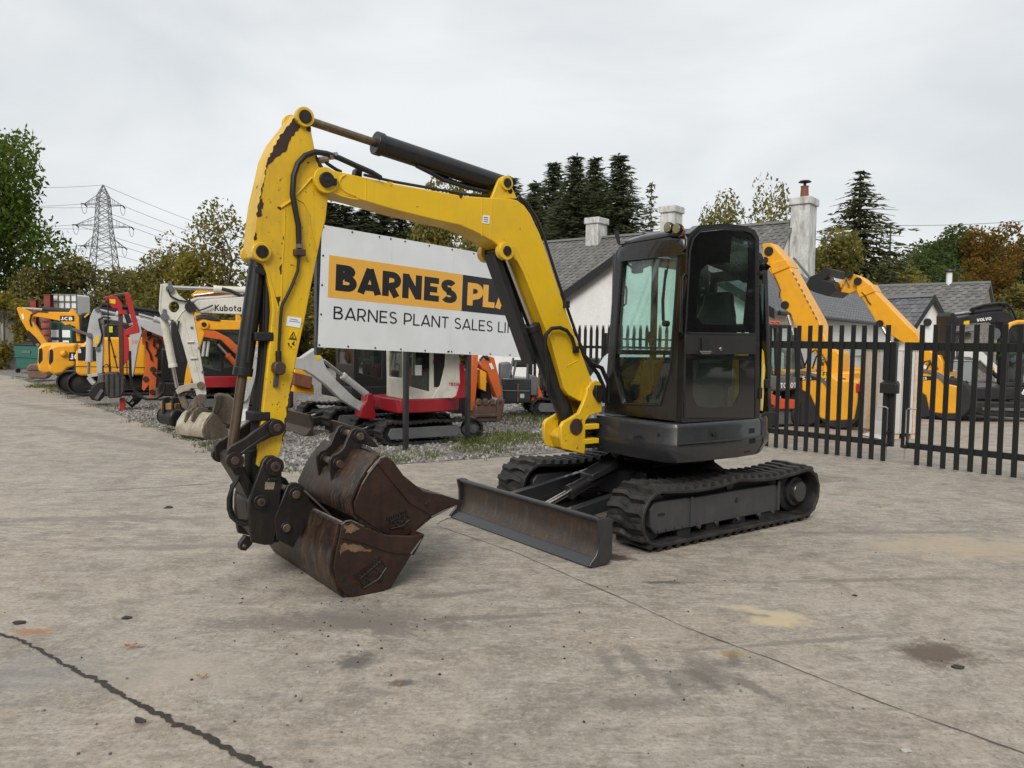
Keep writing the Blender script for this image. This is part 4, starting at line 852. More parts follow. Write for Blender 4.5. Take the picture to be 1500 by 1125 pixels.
def stones(name, n, pick, mats, r0, r1, **k):
    mb = MB()
    for i in range(n):
        p = pick()
        if p is None: continue
        r = rr.uniform(r0, r1); a0 = rr.uniform(0, 6.28); q_ = []
        for j in range(5): a_ = a0 + j * 1.2566; q_.append((p[0] + r * math.cos(a_) * rr.uniform(.7, 1.2), p[1] + r * math.sin(a_) * rr.uniform(.7, 1.2), p[2] - .004))
        top = [(p[0] + (x - p[0]) * .55 + rr.uniform(-.2, .2) * r, p[1] + (y - p[1]) * .55, p[2] + r * rr.uniform(.5, 1.0)) for x, y, z in q_]
        mb.add(q_ + top, [(5, 6, 7, 8, 9)] + [(j, (j + 1) % 5, 5 + (j + 1) % 5, 5 + j) for j in range(5)])
    me = bpy.data.meshes.new(name); me.from_pydata(mb.v, [], mb.f); me.materials.append(mats)
    o = bpy.data.objects.new(name, me); COL.objects.link(o); tag(o, kind='stuff', **k); return o
t = NT('stone_chips'); gi = t.n('NewGeometry')
STONE = t.done(t.ramp(gi.outputs['Random Per Island'], [(0, (0.08, 0.073, 0.068)), (.5, (0.185, 0.17, 0.155)), (1, (0.40, 0.38, 0.36))]), 0.9)
def pk():
    while 1:
        Y = 9.6 + 11 * rr.random() ** 1.6; x = rr.uniform(-9, 3.5)
        if inside(x, Y, gp_ + far): return (x, Y, .006)
stones('gravel_stones', 11000, pk, STONE, .012, .036)
# pebbles and crumbs on the concrete
def pk2():
    a_, b_ = rr.uniform(0, 1500), 700 + 440 * rr.random() ** .7
    return tuple(G(a_, b_))
stones('pebbles', 150, pk2, STONE, .003, .011)
def pk3():
    k = rr.random(); a_, b_ = (rr.gauss(480, 120), rr.gauss(900, 45)) if k < .6 else (rr.gauss(900, 300), rr.gauss(960, 90))
    return tuple(G(a_, max(720, b_)))
CRUMB = plain('dirt_crumb', (.05, .042, .036), .95)
stones('dirt_crumbs', 100, pk3, CRUMB, .003, .010)
# clods, leaves, twigs one can point at
def clod(px, py, r, lab, cat='clod', mat=CRUMB, name='dirt_clod'):
    g = G(px, py); rr2 = random.Random(int(px)); bm = bmesh.new(); bmesh.ops.create_icosphere(bm, subdivisions=2, radius=r)
    for v_ in bm.verts: v_.co = Vector((v_.co.x * 1.5, v_.co.y, max(v_.co.z * .55, -.002))) * rr2.uniform(.75, 1.25)
    me = bpy.data.meshes.new(name); bm.to_mesh(me); bm.free(); me.materials.append(mat)
    o = bpy.data.objects.new(name, me); COL.objects.link(o); o.location = (g.x, g.y, .003); tag(o, lab, cat)
clod(29, 913, .026, 'dark lump of mud beside the crack on the left')
clod(247, 744, .030, 'small dark clod lying alone on the concrete left of the buckets')
clod(186, 906, .020, 'flat dark scrap near the left crack lump')
clod(1326, 1100, .016, 'pale grey stone at the bottom right of the yard', 'stone', STONE, 'stone')
clod(926, 935, .010, 'pale little stone in the middle of the foreground', 'stone', STONE, 'stone')
clod(1403, 978, .022, 'crumpled brown scrap on the edge of the dark round stain')
clod(1252, 873, .013, 'dark pebble right of the yellow stain', 'stone', CRUMB, 'stone')
def leaf(px, py, L, rot, lab, mat):
    g = G(px, py); mb = MB(); n = 6; vs = []
    for i in range(n + 1):
        k = i / n; w_ = L * .26 * math.sin(math.pi * min(1, k * .95 + .05)) ; x = (k - .5) * L; h = .006 + .012 * abs(k - .5) * 2
        vs += [(x, -w_, h + .006), (x, 0, h), (x, w_, h + .008)]
    fs = []
    for i in range(n):
        for j in (0, 1): fs.append((3 * i + j, 3 * i + j + 1, 3 * i + j + 4, 3 * i + j + 3))
    o = obj('fallen_leaf', mb.add(vs, fs), mat, smooth=60); o.location = (g.x, g.y, .003); o.rotation_euler = (0, 0, rot); tag(o, lab, 'leaf')
LF1 = plain('leaf_brown', (.36, .17, .06), .7); LF2 = plain('leaf_dark', (.035, .028, .024), .6); LF3 = plain('leaf_tan', (.36, .25, .13), .7); LF4 = plain('leaf_yellow', (.5, .38, .08), .7)
leaf(192, 950, .06, .5, 'curled orange brown leaf near the left crack', LF1); leaf(296, 995, .05, .3, 'narrow tan leaf in the left foreground', LF3)
leaf(206, 1062, .075, -.5, 'dark curled leaf close to the long crack', LF2); leaf(62, 854, .03, .2, 'tiny yellow leaf on the left of the yard', LF4)
leaf(584, 1008, .03, .2, 'small light brown leaf below the buckets', LF1); leaf(1290, 744, .05, .1, 'small brown leaf on the concrete in front of the gate', LF3)
# grass: blades along the gravel edge and in patches
GRASS = leafmat('grass_blades', (0.075, 0.115, 0.024), (0.13, 0.165, 0.042), (0.27, 0.23, 0.10), .3)
def blades(name, spots, seed=2):
    r_ = random.Random(seed); mb = MB()
    for cx, cy, rad, n, h in spots:
        for i in range(n):
            a_ = r_.uniform(0, 6.28); d = rad * math.sqrt(r_.random()); x, y = cx + d * math.cos(a_), cy + d * math.sin(a_)
            b_ = r_.uniform(0, 6.28); hh = h * r_.uniform(.4, 1.2); ln = r_.uniform(.2, .9) * hh; w_ = .005 + .004 * r_.random()
            ux, uy = math.cos(b_), math.sin(b_)
            mb.add([(x - uy * w_, y + ux * w_, .0), (x + uy * w_, y - ux * w_, .0), (x + ux * ln * .5 + uy * w_ * .7, y + uy * ln * .5 - ux * w_ * .7, hh * .7), (x + ux * ln, y + uy * ln, hh)], [(0, 1, 2, 3)])
    me = bpy.data.meshes.new(name); me.from_pydata(mb.v, [], mb.f); me.materials.append(GRASS)
    o = bpy.data.objects.new(name, me); COL.objects.link(o); tag(o, kind='stuff'); return o
spots = []
for a_, b_ in zip(gp_[:-1], gp_[1:]):
    L = (b_ - a_).length
    for i in range(int(L / .16)):
        p = a_.lerp(b_, rr.random()); q_ = rr.gauss(0.18, .2); n_ = Vector((-(b_ - a_).y, (b_ - a_).x, 0)).normalized()
        p = p + n_ * q_; spots.append((p.x, p.y, .14, rr.choice((3, 8, 14, 30)), rr.choice((.03, .04, .07))))
for px, py, rad, n, h in ((292, 636, .3, 260, .10), (318, 652, .25, 160, .08), (300, 640, .5, 200, .05), (70, 567, .6, 420, .10), (95, 574, .6, 260, .07), (722, 650, .5, 420, .09), (745, 640, .5, 420, .09), (790, 645, .6, 520, .08), (700, 660, .4, 260, .08), (800, 622, .9, 260, .12), (770, 614, .7, 260, .12), (600, 668, .5, 200, .06), (560, 676, .4, 160, .06), (840, 640, .7, 300, .08), (685, 650, .3, 220, .11), (640, 648, .3, 100, .07)):
    g = G(px, py); spots.append((g.x, g.y, rad, n, h))
blades('edge_grass', spots)
# ------------------------------------------------------------------ lettering: solid letters cut from outlines
def arc(cx, cy, rx, ry, a0, a1, n=10): return [(cx + rx * math.cos(R(a0 + (a1 - a0) * i / n)), cy + ry * math.sin(R(a0 + (a1 - a0) * i / n))) for i in range(n + 1)]
def stroke(pts, w_):
    """outline of a broad pen line with square ends and mitred corners"""
    P = [Vector(p) for p in pts]; n = len(P); Lf, Rt = [], []
    for i in range(n):
        a_ = (P[i] - P[i - 1]).normalized() if i else (P[1] - P[0]).normalized(); b_ = (P[i + 1] - P[i]).normalized() if i < n - 1 else a_
        na, nb = Vector((-a_.y, a_.x)), Vector((-b_.y, b_.x)); m = (na + nb)
        m = m.normalized() if m.length > 1e-4 else na
        k = w_ / 2 / max(.35, m.dot(na)); Lf.append(P[i] + m * k); Rt.append(P[i] - m * k)
    return [tuple(p) for p in Lf + Rt[::-1]]
def glyph(ch, w_):
    """list of pen strokes in a unit-high letter; returns (strokes, advance)"""
    h = w_ / 2
    g = {
        'B': ([[(h, 0), (h, 1)], [(h, 1 - h), (.36, 1 - h)] + arc(.36, .755, .20 - h * .2, .245 - h, 90, -90)[1:] + [(h, .5)], [(.3, .5), (.40, .5)] + arc(.40, .25 + h * .5, .225 - h * .2, .25 - h * .5, 90, -90)[1:] + [(h, h)]], .72),
        'A': ([[(h * .7, 0), (.40, 1 - h * .1)], [(.40, 1 - h * .1), (.80 - h * .7, 0)], [(.18, .25), (.62, .25)]], .80),
        'R': ([[(h, 0), (h, 1)], [(h, 1 - h), (.36, 1 - h)] + arc(.36, .66, .24 - h * .2, .34 - h, 90, -90)[1:] + [(h, .32 + h * .1)], [(.34, .36), (.62 - h * .6, 0)]], .70),
        'N': ([[(h, 0), (h, 1)], [(h, 1 - h * .4), (.76 - h, h * .4)], [(.76 - h, 0), (.76 - h, 1)]], .80),
        'E': ([[(h, 0), (h, 1)], [(0, 1 - h), (.60, 1 - h)], [(0, .5), (.54, .5)], [(0, h), (.62, h)]], .66),
        'S': ([arc(.31, .735, .25 - h * .4, .265 - h, 25, 180) [:] + arc(.31, .735, .25 - h * .4, .245 - h * .5, 180, 270)[1:] + arc(.33, .26, .27 - h * .4, .26 - h * .5, 90, 0)[0:] + arc(.33, .26, .27 - h * .4, .26 - h, 0, -155)[1:]], .66),
        'P': ([[(h, 0), (h, 1)], [(h, 1 - h), (.37, 1 - h)] + arc(.37, .645, .25 - h * .2, .355 - h, 90, -90)[1:] + [(h, .29 + h * .3)]], .68),
        'L': ([[(h, 0), (h, 1)], [(0, h), (.56, h)]], .58),
        'T': ([[(.31, 0), (.31, 1)], [(0, 1 - h), (.62, 1 - h)]], .64),
        'I': ([[(h, 0), (h, 1)]], w_ + .10),
        'M': ([[(h, 0), (h, 1)], [(h, 1 - h * .3), (.46, .28)], [(.46, .28), (.92 - h, 1 - h * .3)], [(.92 - h, 0), (.92 - h, 1)]], .96),
        'D': ([[(h, 0), (h, 1)], [(h, 1 - h), (.34, 1 - h)] + arc(.34, .5, .40 - h * .4, .5 - h, 90, -90, 14)[1:] + [(h, h)]], .80),
        'J': ([[(.46 - h, 1), (.46 - h, .3)] + arc(.24, .28, .22 - h * .4, .28 - h, 0, -170)[1:]], .52),
        'C': ([arc(.42, .5, .42 - h, .5 - h, 48, 312, 16)], .74),
        'K': ([[(h, 0), (h, 1)], [(h, .40), (.60, 1)], [(.22, .56), (.64 - h * .3, 0)]], .64),
        'V': ([[(h * .6, 1), (.36, h * .2)], [(.36, h * .2), (.72 - h * .6, 1)]], .74),
        'O': ([arc(.42, .5, .42 - h, .5 - h, 90, 450, 22)], .86),
        'U': ([[(h, 1), (h, .34)] + arc(.34, .32, .34 - h, .32 - h, 180, 360)[1:] + [(.68 - h, 1)]], .72),
        'Y': ([[(h * .5, 1), (.34, .45)], [(.68 - h * .5, 1), (.34, .45)], [(.34, .5), (.34, 0)]], .7),
        'F': ([[(h, 0), (h, 1)], [(0, 1 - h), (.58, 1 - h)], [(0, .5), (.5, .5)]], .6),
        'u': ([[(h, .70), (h, .25)] + arc(.26, .24, .26 - h, .24 - h, 180, 360)[1:] + [(.52 - h, .70)], [(.52 - h, .72), (.52 - h, 0)]], .58),
        'b': ([[(h, 0), (h, 1)], arc(.28, .35, .28 - h, .35 - h, 90, 450, 18)], .60),
        'o': ([arc(.30, .35, .30 - h, .35 - h, 90, 450, 18)], .64),
        't': ([[(.18, .95), (.18, .22)] + arc(.36, .2, .18, .2 - h, 180, 270)[1:], [(.0, .66), (.38, .66)]], .44),
        'a': ([arc(.28, .35, .28 - h, .35 - h, 90, 450, 18), [(.56 - h, .70), (.56 - h, 0)]], .60),
        'x': ([[(0, 0), (.5, .7)], [(0, .7), (.5, 0)]], .54),
        '2': ([arc(.28, .72, .28 - h, .28 - h, 160, -20)[:] + [(h, h)], [(h * .5, h), (.58, h)]], .62),
        '5': ([[(.52, 1 - h), (h + .04, 1 - h), (h + .02, .58)], arc(.27, .32, .28 - h * .5, .32 - h, 130, -150)], .60),
        '0': ([arc(.30, .5, .30 - h, .5 - h, 90, 450, 20)], .64),
        '3': ([arc(.27, .74, .25 - h * .4, .26 - h, 160, -90)[:], arc(.27, .26, .27 - h * .4, .27 - h, 90, -160)], .60),
        '8': ([arc(.29, .74, .25 - h, .26 - h * .6, 90, 450, 16), arc(.29, .26, .29 - h, .27 - h * .6, 90, 450, 16)], .62),
        '7': ([[(0, 1 - h), (.56, 1 - h)], [(.54, 1 - h), (.18, 0)]], .58),
        '1': ([[(.2, 0), (.2, 1)], [(.0, .8), (.2, 1 - h)]], .38),
        '6': ([arc(.30, .30, .28 - h * .5, .30 - h, 90, 450, 16), [(.04 + h, .34)] + [(.40, 1 - h * .3)]], .62),
        '-': ([[(.05, .42), (.35, .42)]], .42),
        ' ': ([], .34)}
    return g[ch]
def word(parent, text, w_, h, place, mat, squeeze=1.0, track=.06, name='letter', depth=.002, x0=0.0):
    """place(u, v, d): point for a position u along, v up and d out of the surface, in metres. Each letter is one mesh."""
    x = x0
    for ch in text:
        st, adv = glyph(ch, w_)
        if st:
            mb = MB()
            for i, s_ in enumerate(st):
                d0 = depth + i * .0004
                closed = (Vector(s_[0]) - Vector(s_[-1])).length < 1e-4
                if closed:
                    s2 = s_[:-1]; n = len(s2); rows = []
                    for k in range(n):
                        a_ = Vector(s2[k]) ; t_ = (Vector(s2[(k + 1) % n]) - Vector(s2[k - 1])).normalized(); nn = Vector((-t_.y, t_.x)) * w_ / 2
                        rows.append((a_ + nn, a_ - nn))
                    vs = [place(x + p.x * h * squeeze, p.y * h, d0) for r_ in rows for p in r_]
                    mb.add(vs, [(2 * k, 2 * k + 1, (2 * k + 3) % (2 * n), (2 * k + 2) % (2 * n)) for k in range(n)])
                else:
                    o_ = stroke(s_, w_); m = len(s_)
                    vs = [place(x + p[0] * h * squeeze, p[1] * h, d0) for p in o_]
                    mb.add(vs, [(k, k + 1, 2 * m - 2 - k, 2 * m - 1 - k) for k in range(m - 1)])
            me = bpy.data.meshes.new(name); me.from_pydata([tuple(v) for v in mb.v], [], mb.f); me.materials.append(mat)
            o = bpy.data.objects.new(name, me); COL.objects.link(o); o.parent = parent
        x += (adv + track) * h * squeeze
    return x
# ------------------------------------------------------------------ the sign board
P0 = G(597, 660); ang = R(45); su = Vector((math.cos(ang), math.sin(ang), 0)); sn = Vector((su.y, -su.x, 0))   # sn faces the yard
sg = thing('sign_board', 'big white BARNES PLANT sign board on dark posts in the gravel', 'sign', (0, 0, 0))
til = R(-2.2); s_u = su * math.cos(til) + Vector((0, 0, math.sin(til))); s_v = Vector((0, 0, 1)) * math.cos(til) - su * math.sin(til)
SO = onpl(465.5, 508.5, P0, sn)                                # lower left corner
SW, SH = 4.10, 1.665
def spt(u, v, d=0.0): return SO + s_u * u + s_v * v + sn * d
def suv(px, py): q_ = onpl(px, py, P0, sn) - SO; return q_.dot(s_u), q_.dot(s_v)
def slab(u0, u1, v0, v1, d0, d1): return MB().add([spt(u, v, d) for u in (u0, u1) for v in (v0, v1) for d in (d0, d1)], [(0, 1, 3, 2), (4, 6, 7, 5), (0, 4, 5, 1), (2, 3, 7, 6), (0, 2, 6, 4), (1, 5, 7, 3)])
u1, u2 = suv(575, 345)[0], suv(660, 500)[0]
SIGNW = paint('sign_white', (0.76, 0.78, 0.79), .32, .10, (.45, .44, .41))
SIGNO = plain('sign_orange', (0.80, 0.42, 0.065), .32, 0, .02, 2, 0); SIGNK = plain('sign_black', (0.015, 0.015, 0.017), .32, 0, .04, 2, 0)
for a_, b_ in ((0, u1 - .0015), (u1 + .0015, u2 - .0015), (u2 + .0015, SW)): obj('panel', slab(a_, b_, 0, SH, -.004, 0), SIGNW, sg)
ba, bb = suv(480, 436), suv(481.6, 374.3); bc_, bd = suv(676, 455), suv(678.4, 401.6)
v0, v1 = (ba[1] + bc_[1]) / 2, (bb[1] + bd[1]) / 2; uo0, uo1 = ba[0], suv(677, 430)[0]
obj('orange_band', slab(uo0, uo1 - .006, v0, v1, .0006, .002), SIGNO, sg)
obj('black_band', slab(uo1, SW - .10, v0, v1, .0006, .002), SIGNK, sg)
l0, l1 = suv(491, 425)[0], suv(668.5, 440)[0]; hb = v1 - v0; lh = .63 * hb; vb = v0 + hb * .18
def fit(text, w_, track): return sum(glyph(c, w_)[1] + track for c in text) - track
sq = (l1 - l0) / (fit('BARNES', .25, .06) * lh)
word(sg, 'BARNES', .25, lh, lambda u, v, d: spt(l0 + u, vb + v, d), SIGNK, sq, .06, depth=.0028)
pl0 = suv(684, 444)[0]
word(sg, 'PLANT', .25, lh, lambda u, v, d: spt(pl0 + u, vb + v, d), SIGNO, sq, .04, depth=.0028)
t0_, t1_ = suv(488.5, 460), suv(792, 486); th = suv(489, 449)[1] - suv(489, 468)[1]; vt = suv(489, 467.5)[1]
txt = 'BARNES PLANT SALES LIMITED'; sq2 = (t1_[0] - t0_[0]) / (fit(txt, .125, .09) * th)
word(sg, txt, .125, th, lambda u, v, d: spt(t0_[0] + u, vt + v, d), SIGNK, sq2, .09, depth=.001)
for u, v in [(.02 + i * .46, SH - .03) for i in range(9)] + [(.02 + i * .46, .03) for i in range(9)] + [(.03, .45), (.03, .85), (.03, 1.25), (u1 - .03, SH - .03), (u2 - .03, .035), (u2 + .03, .035)]:
    obj('screw', MB().cyl(spt(u, v, 0), spt(u, v, .006), .014, n=8), BLACK, sg)
for px, py in ((597, 660), (688, 655)):
    u = suv(px, 530)[0]; a_ = spt(u, -.02, -.04); b_ = spt(u, SH - .1, -.04); f = G(px, py); f = Vector((a_.x, a_.y, -.2))
    obj('post', MB().beam(f, (a_.x, a_.y, 3.0), .07, .07, su), CHAR, sg, .004)
for u in (.02,): a_ = spt(u, 0, -.04); obj('post', MB().beam((a_.x, a_.y, -.2 if u > 1 else 1.45), (a_.x, a_.y, 3.1), .07, .07, su), CHAR, sg, .004)
for v in (.25, 1.4): obj('rail', MB().beam(spt(0, v, -.025), spt(SW, v, -.025), .04, .06, (0, 0, 1)), CHAR, sg)
# ------------------------------------------------------------------ gates
ga, gb = G(1122, 656), G(1500, 704); gu = (gb - ga).normalized(); gphi = math.atan2(gu.y, gu.x)
GATE = plain('gate_black', (0.012, 0.013, 0.013), .38, 0, .12, 5, .05)
def leaf_gate(label, s0, s1, zb, first, step, n, closing):
    L = s1 - s0; o_ = ga + gu * s0
    g = thing('gate', label, 'gate', (o_.x, o_.y, 0), gphi, 'the two gate leaves')
    obj('top_rail', MB().box(0, L, -.03, .03, 1.64 + zb, 1.755 + zb), GATE, g, .004)
    obj('bottom_rail', MB().box(0, L, -.03, .03, .25 + zb, .335 + zb), GATE, g, .004)
    for x in (0, L): obj('stile', MB().box(x - .045, x + .045, -.0305, .0305, .25 + zb, 1.756 + zb), GATE, g, .004)
    pm = MB().box(-.034, .034, -.052, -.033, .03, 2.0).mesh('pale', 0); pm.materials.append(GATE)
    for i in range(n):
        p = obj('pale', pm, None, g, .003); p.location = (first + i * step, 0, zb + .004 * math.sin(i * 2.3)); p.rotation_euler = (0, .004 * math.sin(i * 1.7), 0)
    return g, L
# pale positions measured along the gate
def gs(px, py): return (onpl(px, py, ga, Vector((gu.y, -gu.x, 0))) - ga).dot(gu)
g1, L1 = leaf_gate('left leaf of the black palisade gate, partly behind the cab', -.75, gs(1308, 560), 0, .10, .170, 16, True)
g2, L2 = leaf_gate('right leaf of the black palisade gate running out of frame', gs(1329, 560), gs(1329, 560) + 2.9, 0, .19, .170, 17, True)
lb_ = obj('lock_box', MB().loft([[(L1 - .13, .0, 1.02), (L1 + .10, .0, 1.02), (L1 + .10, -.13, 1.02), (L1 - .13, -.13, 1.02)], [(L1 - .13, .0, 1.16), (L1 + .10, .0, 1.16), (L1 + .10, -.13, 1.16), (L1 - .13, -.13, 1.16)], [(L1 - .10, .0, 1.20), (L1 + .08, .0, 1.20), (L1 + .07, -.06, 1.20), (L1 - .10, -.06, 1.20)]]), BLACK, g1, .006)
obj('stile_plate', MB().box(L1 - .12, L1 + .02, -.034, .034, .50, 1.02), GATE, g1, .004)
obj('stile_plate', MB().box(L1 - .14, L1 - .046, -.029, .029, 1.20, 1.64), GATE, g1, .004)
for g, x, s in ((g1, L1 - .03, 1), (g2, .03, -1)):
    b_ = obj('drop_bolt', MB().tube([(x - s * .14, -.06, .82), (x - s * .03, -.06, .82), (x, -.06, .80), (x, -.06, .10)], .011, 8), STEEL, g)
    obj('bolt_keeper', MB().box(x - .03, x + .03, -.075, -.032, .42, .47), GATE, b_, .003); obj('bolt_keeper', MB().box(x - .03, x + .03, -.075, -.032, .25, .30), GATE, b_, .003)
# ------------------------------------------------------------------ buildings
SLATE = None
def slate_mat(name, a_, b_, c_):
    t = NT(name); gi = t.n('NewGeometry')
    col = t.ramp(gi.outputs['Random Per Island'], [(0, a_), (.55, b_), (1, c_)])
    col = t.mix(t.ramp(t.noise(.8, 6, .7), [(.5, 0), (.75, .5)]), col, (.16, .155, .13))
    return t.done(col, .6, t.bump(t.noise(12, 4), .2, .01))
SLATE = slate_mat('roof_slate', (0.105, 0.108, 0.115), (0.140, 0.143, 0.152), (0.175, 0.178, 0.185))
SLATE2 = slate_mat('roof_slate_old', (0.085, 0.083, 0.080), (0.125, 0.122, 0.115), (0.17, 0.165, 0.15))
def render_mat(name, col, dcol, amt):
    t = NT(name); st = t.noise(1.6, 7, .68, .4, t.map((2.2, 2.2, .7))); b_ = t.noise(9, 5, .65)
    c_ = t.mix(t.math('MULTIPLY', t.ramp(st, [(.42, 0), (.68, 1)]), amt), col, dcol); c_ = t.mix(t.ramp(b_, [(.56, 0), (.74, amt * .6)]), c_, tuple(x * .5 for x in dcol))
    return t.done(c_, .85, t.bump(b_, .35, .03))
WALLW = render_mat('white_render', (0.74, 0.74, 0.72), (0.55, 0.54, 0.50), .35)
CHIMW = render_mat('weathered_render', (0.60, 0.60, 0.57), (0.20, 0.195, 0.175), .85)
TRIM = plain('black_trim', (.012, .012, .013), .5)
BRICK = plain('brick_red', (.24, .085, .05), .8)
t = NT('rubble_stone'); v = t.n('TexVoronoi'); v.inputs['Scale'].default_value = 4; t.l(t.map((1, 1, 1.7)), v.inputs['Vector'])
bw = t.n('RGBToBW'); t.l(v.outputs['Color'], bw.inputs[0])
STONEW = t.done(t.mix(t.ramp(t.noise(3, 6), [(.4, 0), (.7, .6)]), t.ramp(bw.outputs[0], [(0, (.13, .115, .095)), (1, (.30, .27, .23))]), (.17, .16, .14)), .9, t.bump(v.outputs['Distance'], .8, .05))
def slates(parent, A, B, C, D, course, wide, mat, seed=1):
    """courses of slates on the slope A-B (eave) to D-C (ridge), each slate lifted at its tail"""
    A, B, C, D = map(Vector, (A, B, C, D)); nrm = (B - A).cross(D - A).normalized()
    if nrm.z < 0: nrm = -nrm
    rows = max(2, int((D - A).length / course)); r_ = random.Random(seed); mb = MB()
    for i in range(rows):
        v0_, v1_ = i / rows, min(1, (i + 1.12) / rows); L = (A.lerp(D, v0_) - B.lerp(C, v0_)).length; n = max(2, int(L / wide)); off = .5 * (i % 2)
        for j in range(n + 1):
            u0_, u1_ = max(0, (j - off) / n), min(1, (j + 1 - off) / n - .012)
            if u1_ <= u0_: continue
            h = .020 + r_.uniform(0, .012); k = r_.uniform(-.006, .006)
            p = lambda u, v_, hh: A.lerp(B, u).lerp(D.lerp(C, u), v_) + nrm * hh
            mb.add([p(u0_, v0_, h + k), p(u1_, v0_, h - k), p(u1_, v1_, .004), p(u0_, v1_, .004), p(u0_, v0_, 0), p(u1_, v0_, 0)], [(0, 1, 2, 3), (4, 5, 1, 0)])
    o = obj('slate_courses', mb, mat, parent, smooth=0); tag(o, kind='stuff')
    return nrm
def house(label, E0, ax, L, half, ze, zr, wall, roofm, name='house', course=.22, wide=.32, over=.25, gable_over=.12, barge=True, side=1, groundz=0):
    """E0: near-left ground corner; ax: direction of the ridge; the house lies to the left of ax (side=1) or right (-1)"""
    ax = Vector((ax[0], ax[1], 0)).normalized(); nx = Vector((-ax.y, ax.x, 0)) * side; E0 = Vector((E0[0], E0[1], 0)); Z = Vector((0, 0, 1))
    h = thing(name, label, 'house', E0); q = lambda s_, t_, z: ax * s_ + nx * t_ + Z * z
    w_ = 2 * half; tan = (zr - ze) / half
    mb = MB(); prof = [(0, groundz), (0, ze), (half, zr - .06), (w_, ze), (w_, groundz)]
    mb.loft([[q(s_, t_, z) for t_, z in prof] for s_ in (0, L)]); obj('wall', mb, wall, h, smooth=0)
    rf = None
    mb = MB(); lo = ze - over * tan
    mb.loft([[q(s_, -over, lo - .02), q(s_, -over, lo + .06), q(s_, half, zr + .06), q(s_, w_ + over, lo + .06), q(s_, w_ + over, lo - .02), q(s_, half, zr - .03)] for s_ in (-gable_over, L + gable_over)])
    rf = obj('roof', mb, roofm, h, smooth=0)
    slates(rf, q(-gable_over, -over, lo + .065), q(L + gable_over, -over, lo + .065), q(L + gable_over, half, zr + .065), q(-gable_over, half, zr + .065), course, wide, roofm)
    slates(rf, q(-gable_over, w_ + over, lo + .065), q(L + gable_over, w_ + over, lo + .065), q(L + gable_over, half, zr + .065), q(-gable_over, half, zr + .065), course, wide, roofm, 2)
    obj('ridge_tiles', MB().loft([[q(s_, half - .13, zr + .02), q(s_, half, zr + .14), q(s_, half + .13, zr + .02), q(s_, half, zr + .0)] for s_ in (-gable_over, L + gable_over)]), roofm, rf)
    if barge:
        for s_ in (-gable_over - .03, L + gable_over):
            for a_, b_ in ((-over, half), (w_ + over, half)):
                obj('bargeboard', MB().loft([[q(s_, a_, lo - .16), q(s_, a_, lo + .10), q(s_ + .03, a_, lo + .10), q(s_ + .03, a_, lo - .16)], [q(s_, b_, zr - .16), q(s_, b_, zr + .10), q(s_ + .03, b_, zr + .10), q(s_ + .03, b_, zr - .16)]]), TRIM, h, smooth=0)
    obj('gutter', MB().tube([q(0, -over - .04, lo), q(L, -over - .04, lo)], .06, 8), TRIM, h)
    return h, q
def chimney(parent, c, ax, wx, wy, z0, z1, mat=CHIMW, pot=True, cap=True):
    ax = Vector((ax[0], ax[1], 0)).normalized(); nx = Vector((-ax.y, ax.x, 0)); c = Vector(c)
    def blk(a_, b_, z0, z1, k=1.0): return MB().loft([[c + ax * sx * a_ / 2 * kk + nx * sy * b_ / 2 * kk + Vector((0, 0, z - c.z)) for sx, sy in ((-1, -1), (1, -1), (1, 1), (-1, 1))] for z, kk in ((z0, k), (z1, 1))])
    ch = obj('chimney', blk(wx, wy, z0, z1 - .3, 1.04), mat, parent, .02, smooth=0)
    obj('chimney_cap', blk(wx + .14, wy + .14, z1 - .3, z1), mat, ch, .03, smooth=0)
    if pot:
        b = c + Vector((0, 0, z1 - c.z)); obj('chimney_pot', MB().lathe([(.16, 0), (.17, .05), (.145, .45), (.17, .5), (.10, .5)], b, 'z', 14), BRICK, ch)
        obj('cowl', MB().lathe([(.06, .5), (.06, .62), (.26, .66), (.20, .72), (.02, .75)], b, 'z', 14), TRIM, ch)
    return ch
HU = Vector((.62, .785, 0)); HV = Vector((-.785, .62, 0))
# long low range behind the telehandlers
h2, q2 = house('long low white building with slate roof and black bargeboards behind cab and telehandlers', Vector((6.2, 19.3, 0)) + HU * .6, HU, 20.5, 3.55, 2.62, 4.68, WALLW, SLATE, over=.2, gable_over=.22)
obj('wall_lamp', MB().box(*(lambda c: (c.x - .06, c.x + .06, c.y - .06, c.y + .06, c.z - .09, c.z + .09))(q2(9.0, -.08, 2.05))), WALLW, h2, .03)
# tall old house at right angles, chimneys on its ridge
RR = atY(1160, 327, 32.0); half1 = 3.1
h1, q1 = house('tall old house with weathered chimneys on its slate ridge behind the cab', RR - HV * 0 - HU * half1, HV, 14.5, half1, 3.7, RR.z, WALLW, SLATE2, side=-1, barge=False, over=.2)
def px_on_ridge(px):     # distance along the ridge where it stands at this photo column
    best = min(range(0, 290), key=lambda i: abs((lambda p: 750 + F_PX * p.x / p.y)(RR + HV * (i * .05)) - px)); return best * .05
e1 = RR - HU * half1
def top_at(px, py, P): return CAM_H + (P.y) * ((CC + ray(px, py) - CC).z / ray(px, py).y)
pc = RR + (-HV) * .42 + HU * .15
chimney(h1, pc - e1.xyz.to_3d() * 1 if False else (pc - Vector((e1.x, e1.y, 0))), HU, .95, .75, 2.0, top_at(1183, 291, pc))
for px, py, wd, pot in ((869, 320, .85, False), (977, 303, .8, False)):
    s_ = px_on_ridge(px); p = RR + HV * s_; zt = top_at(px, py, p)
    chimney(h1, Vector((p.x - e1.x, p.y - e1.y, p.z)), HU, wd, .7, p.z - 1.2, zt, pot=False)
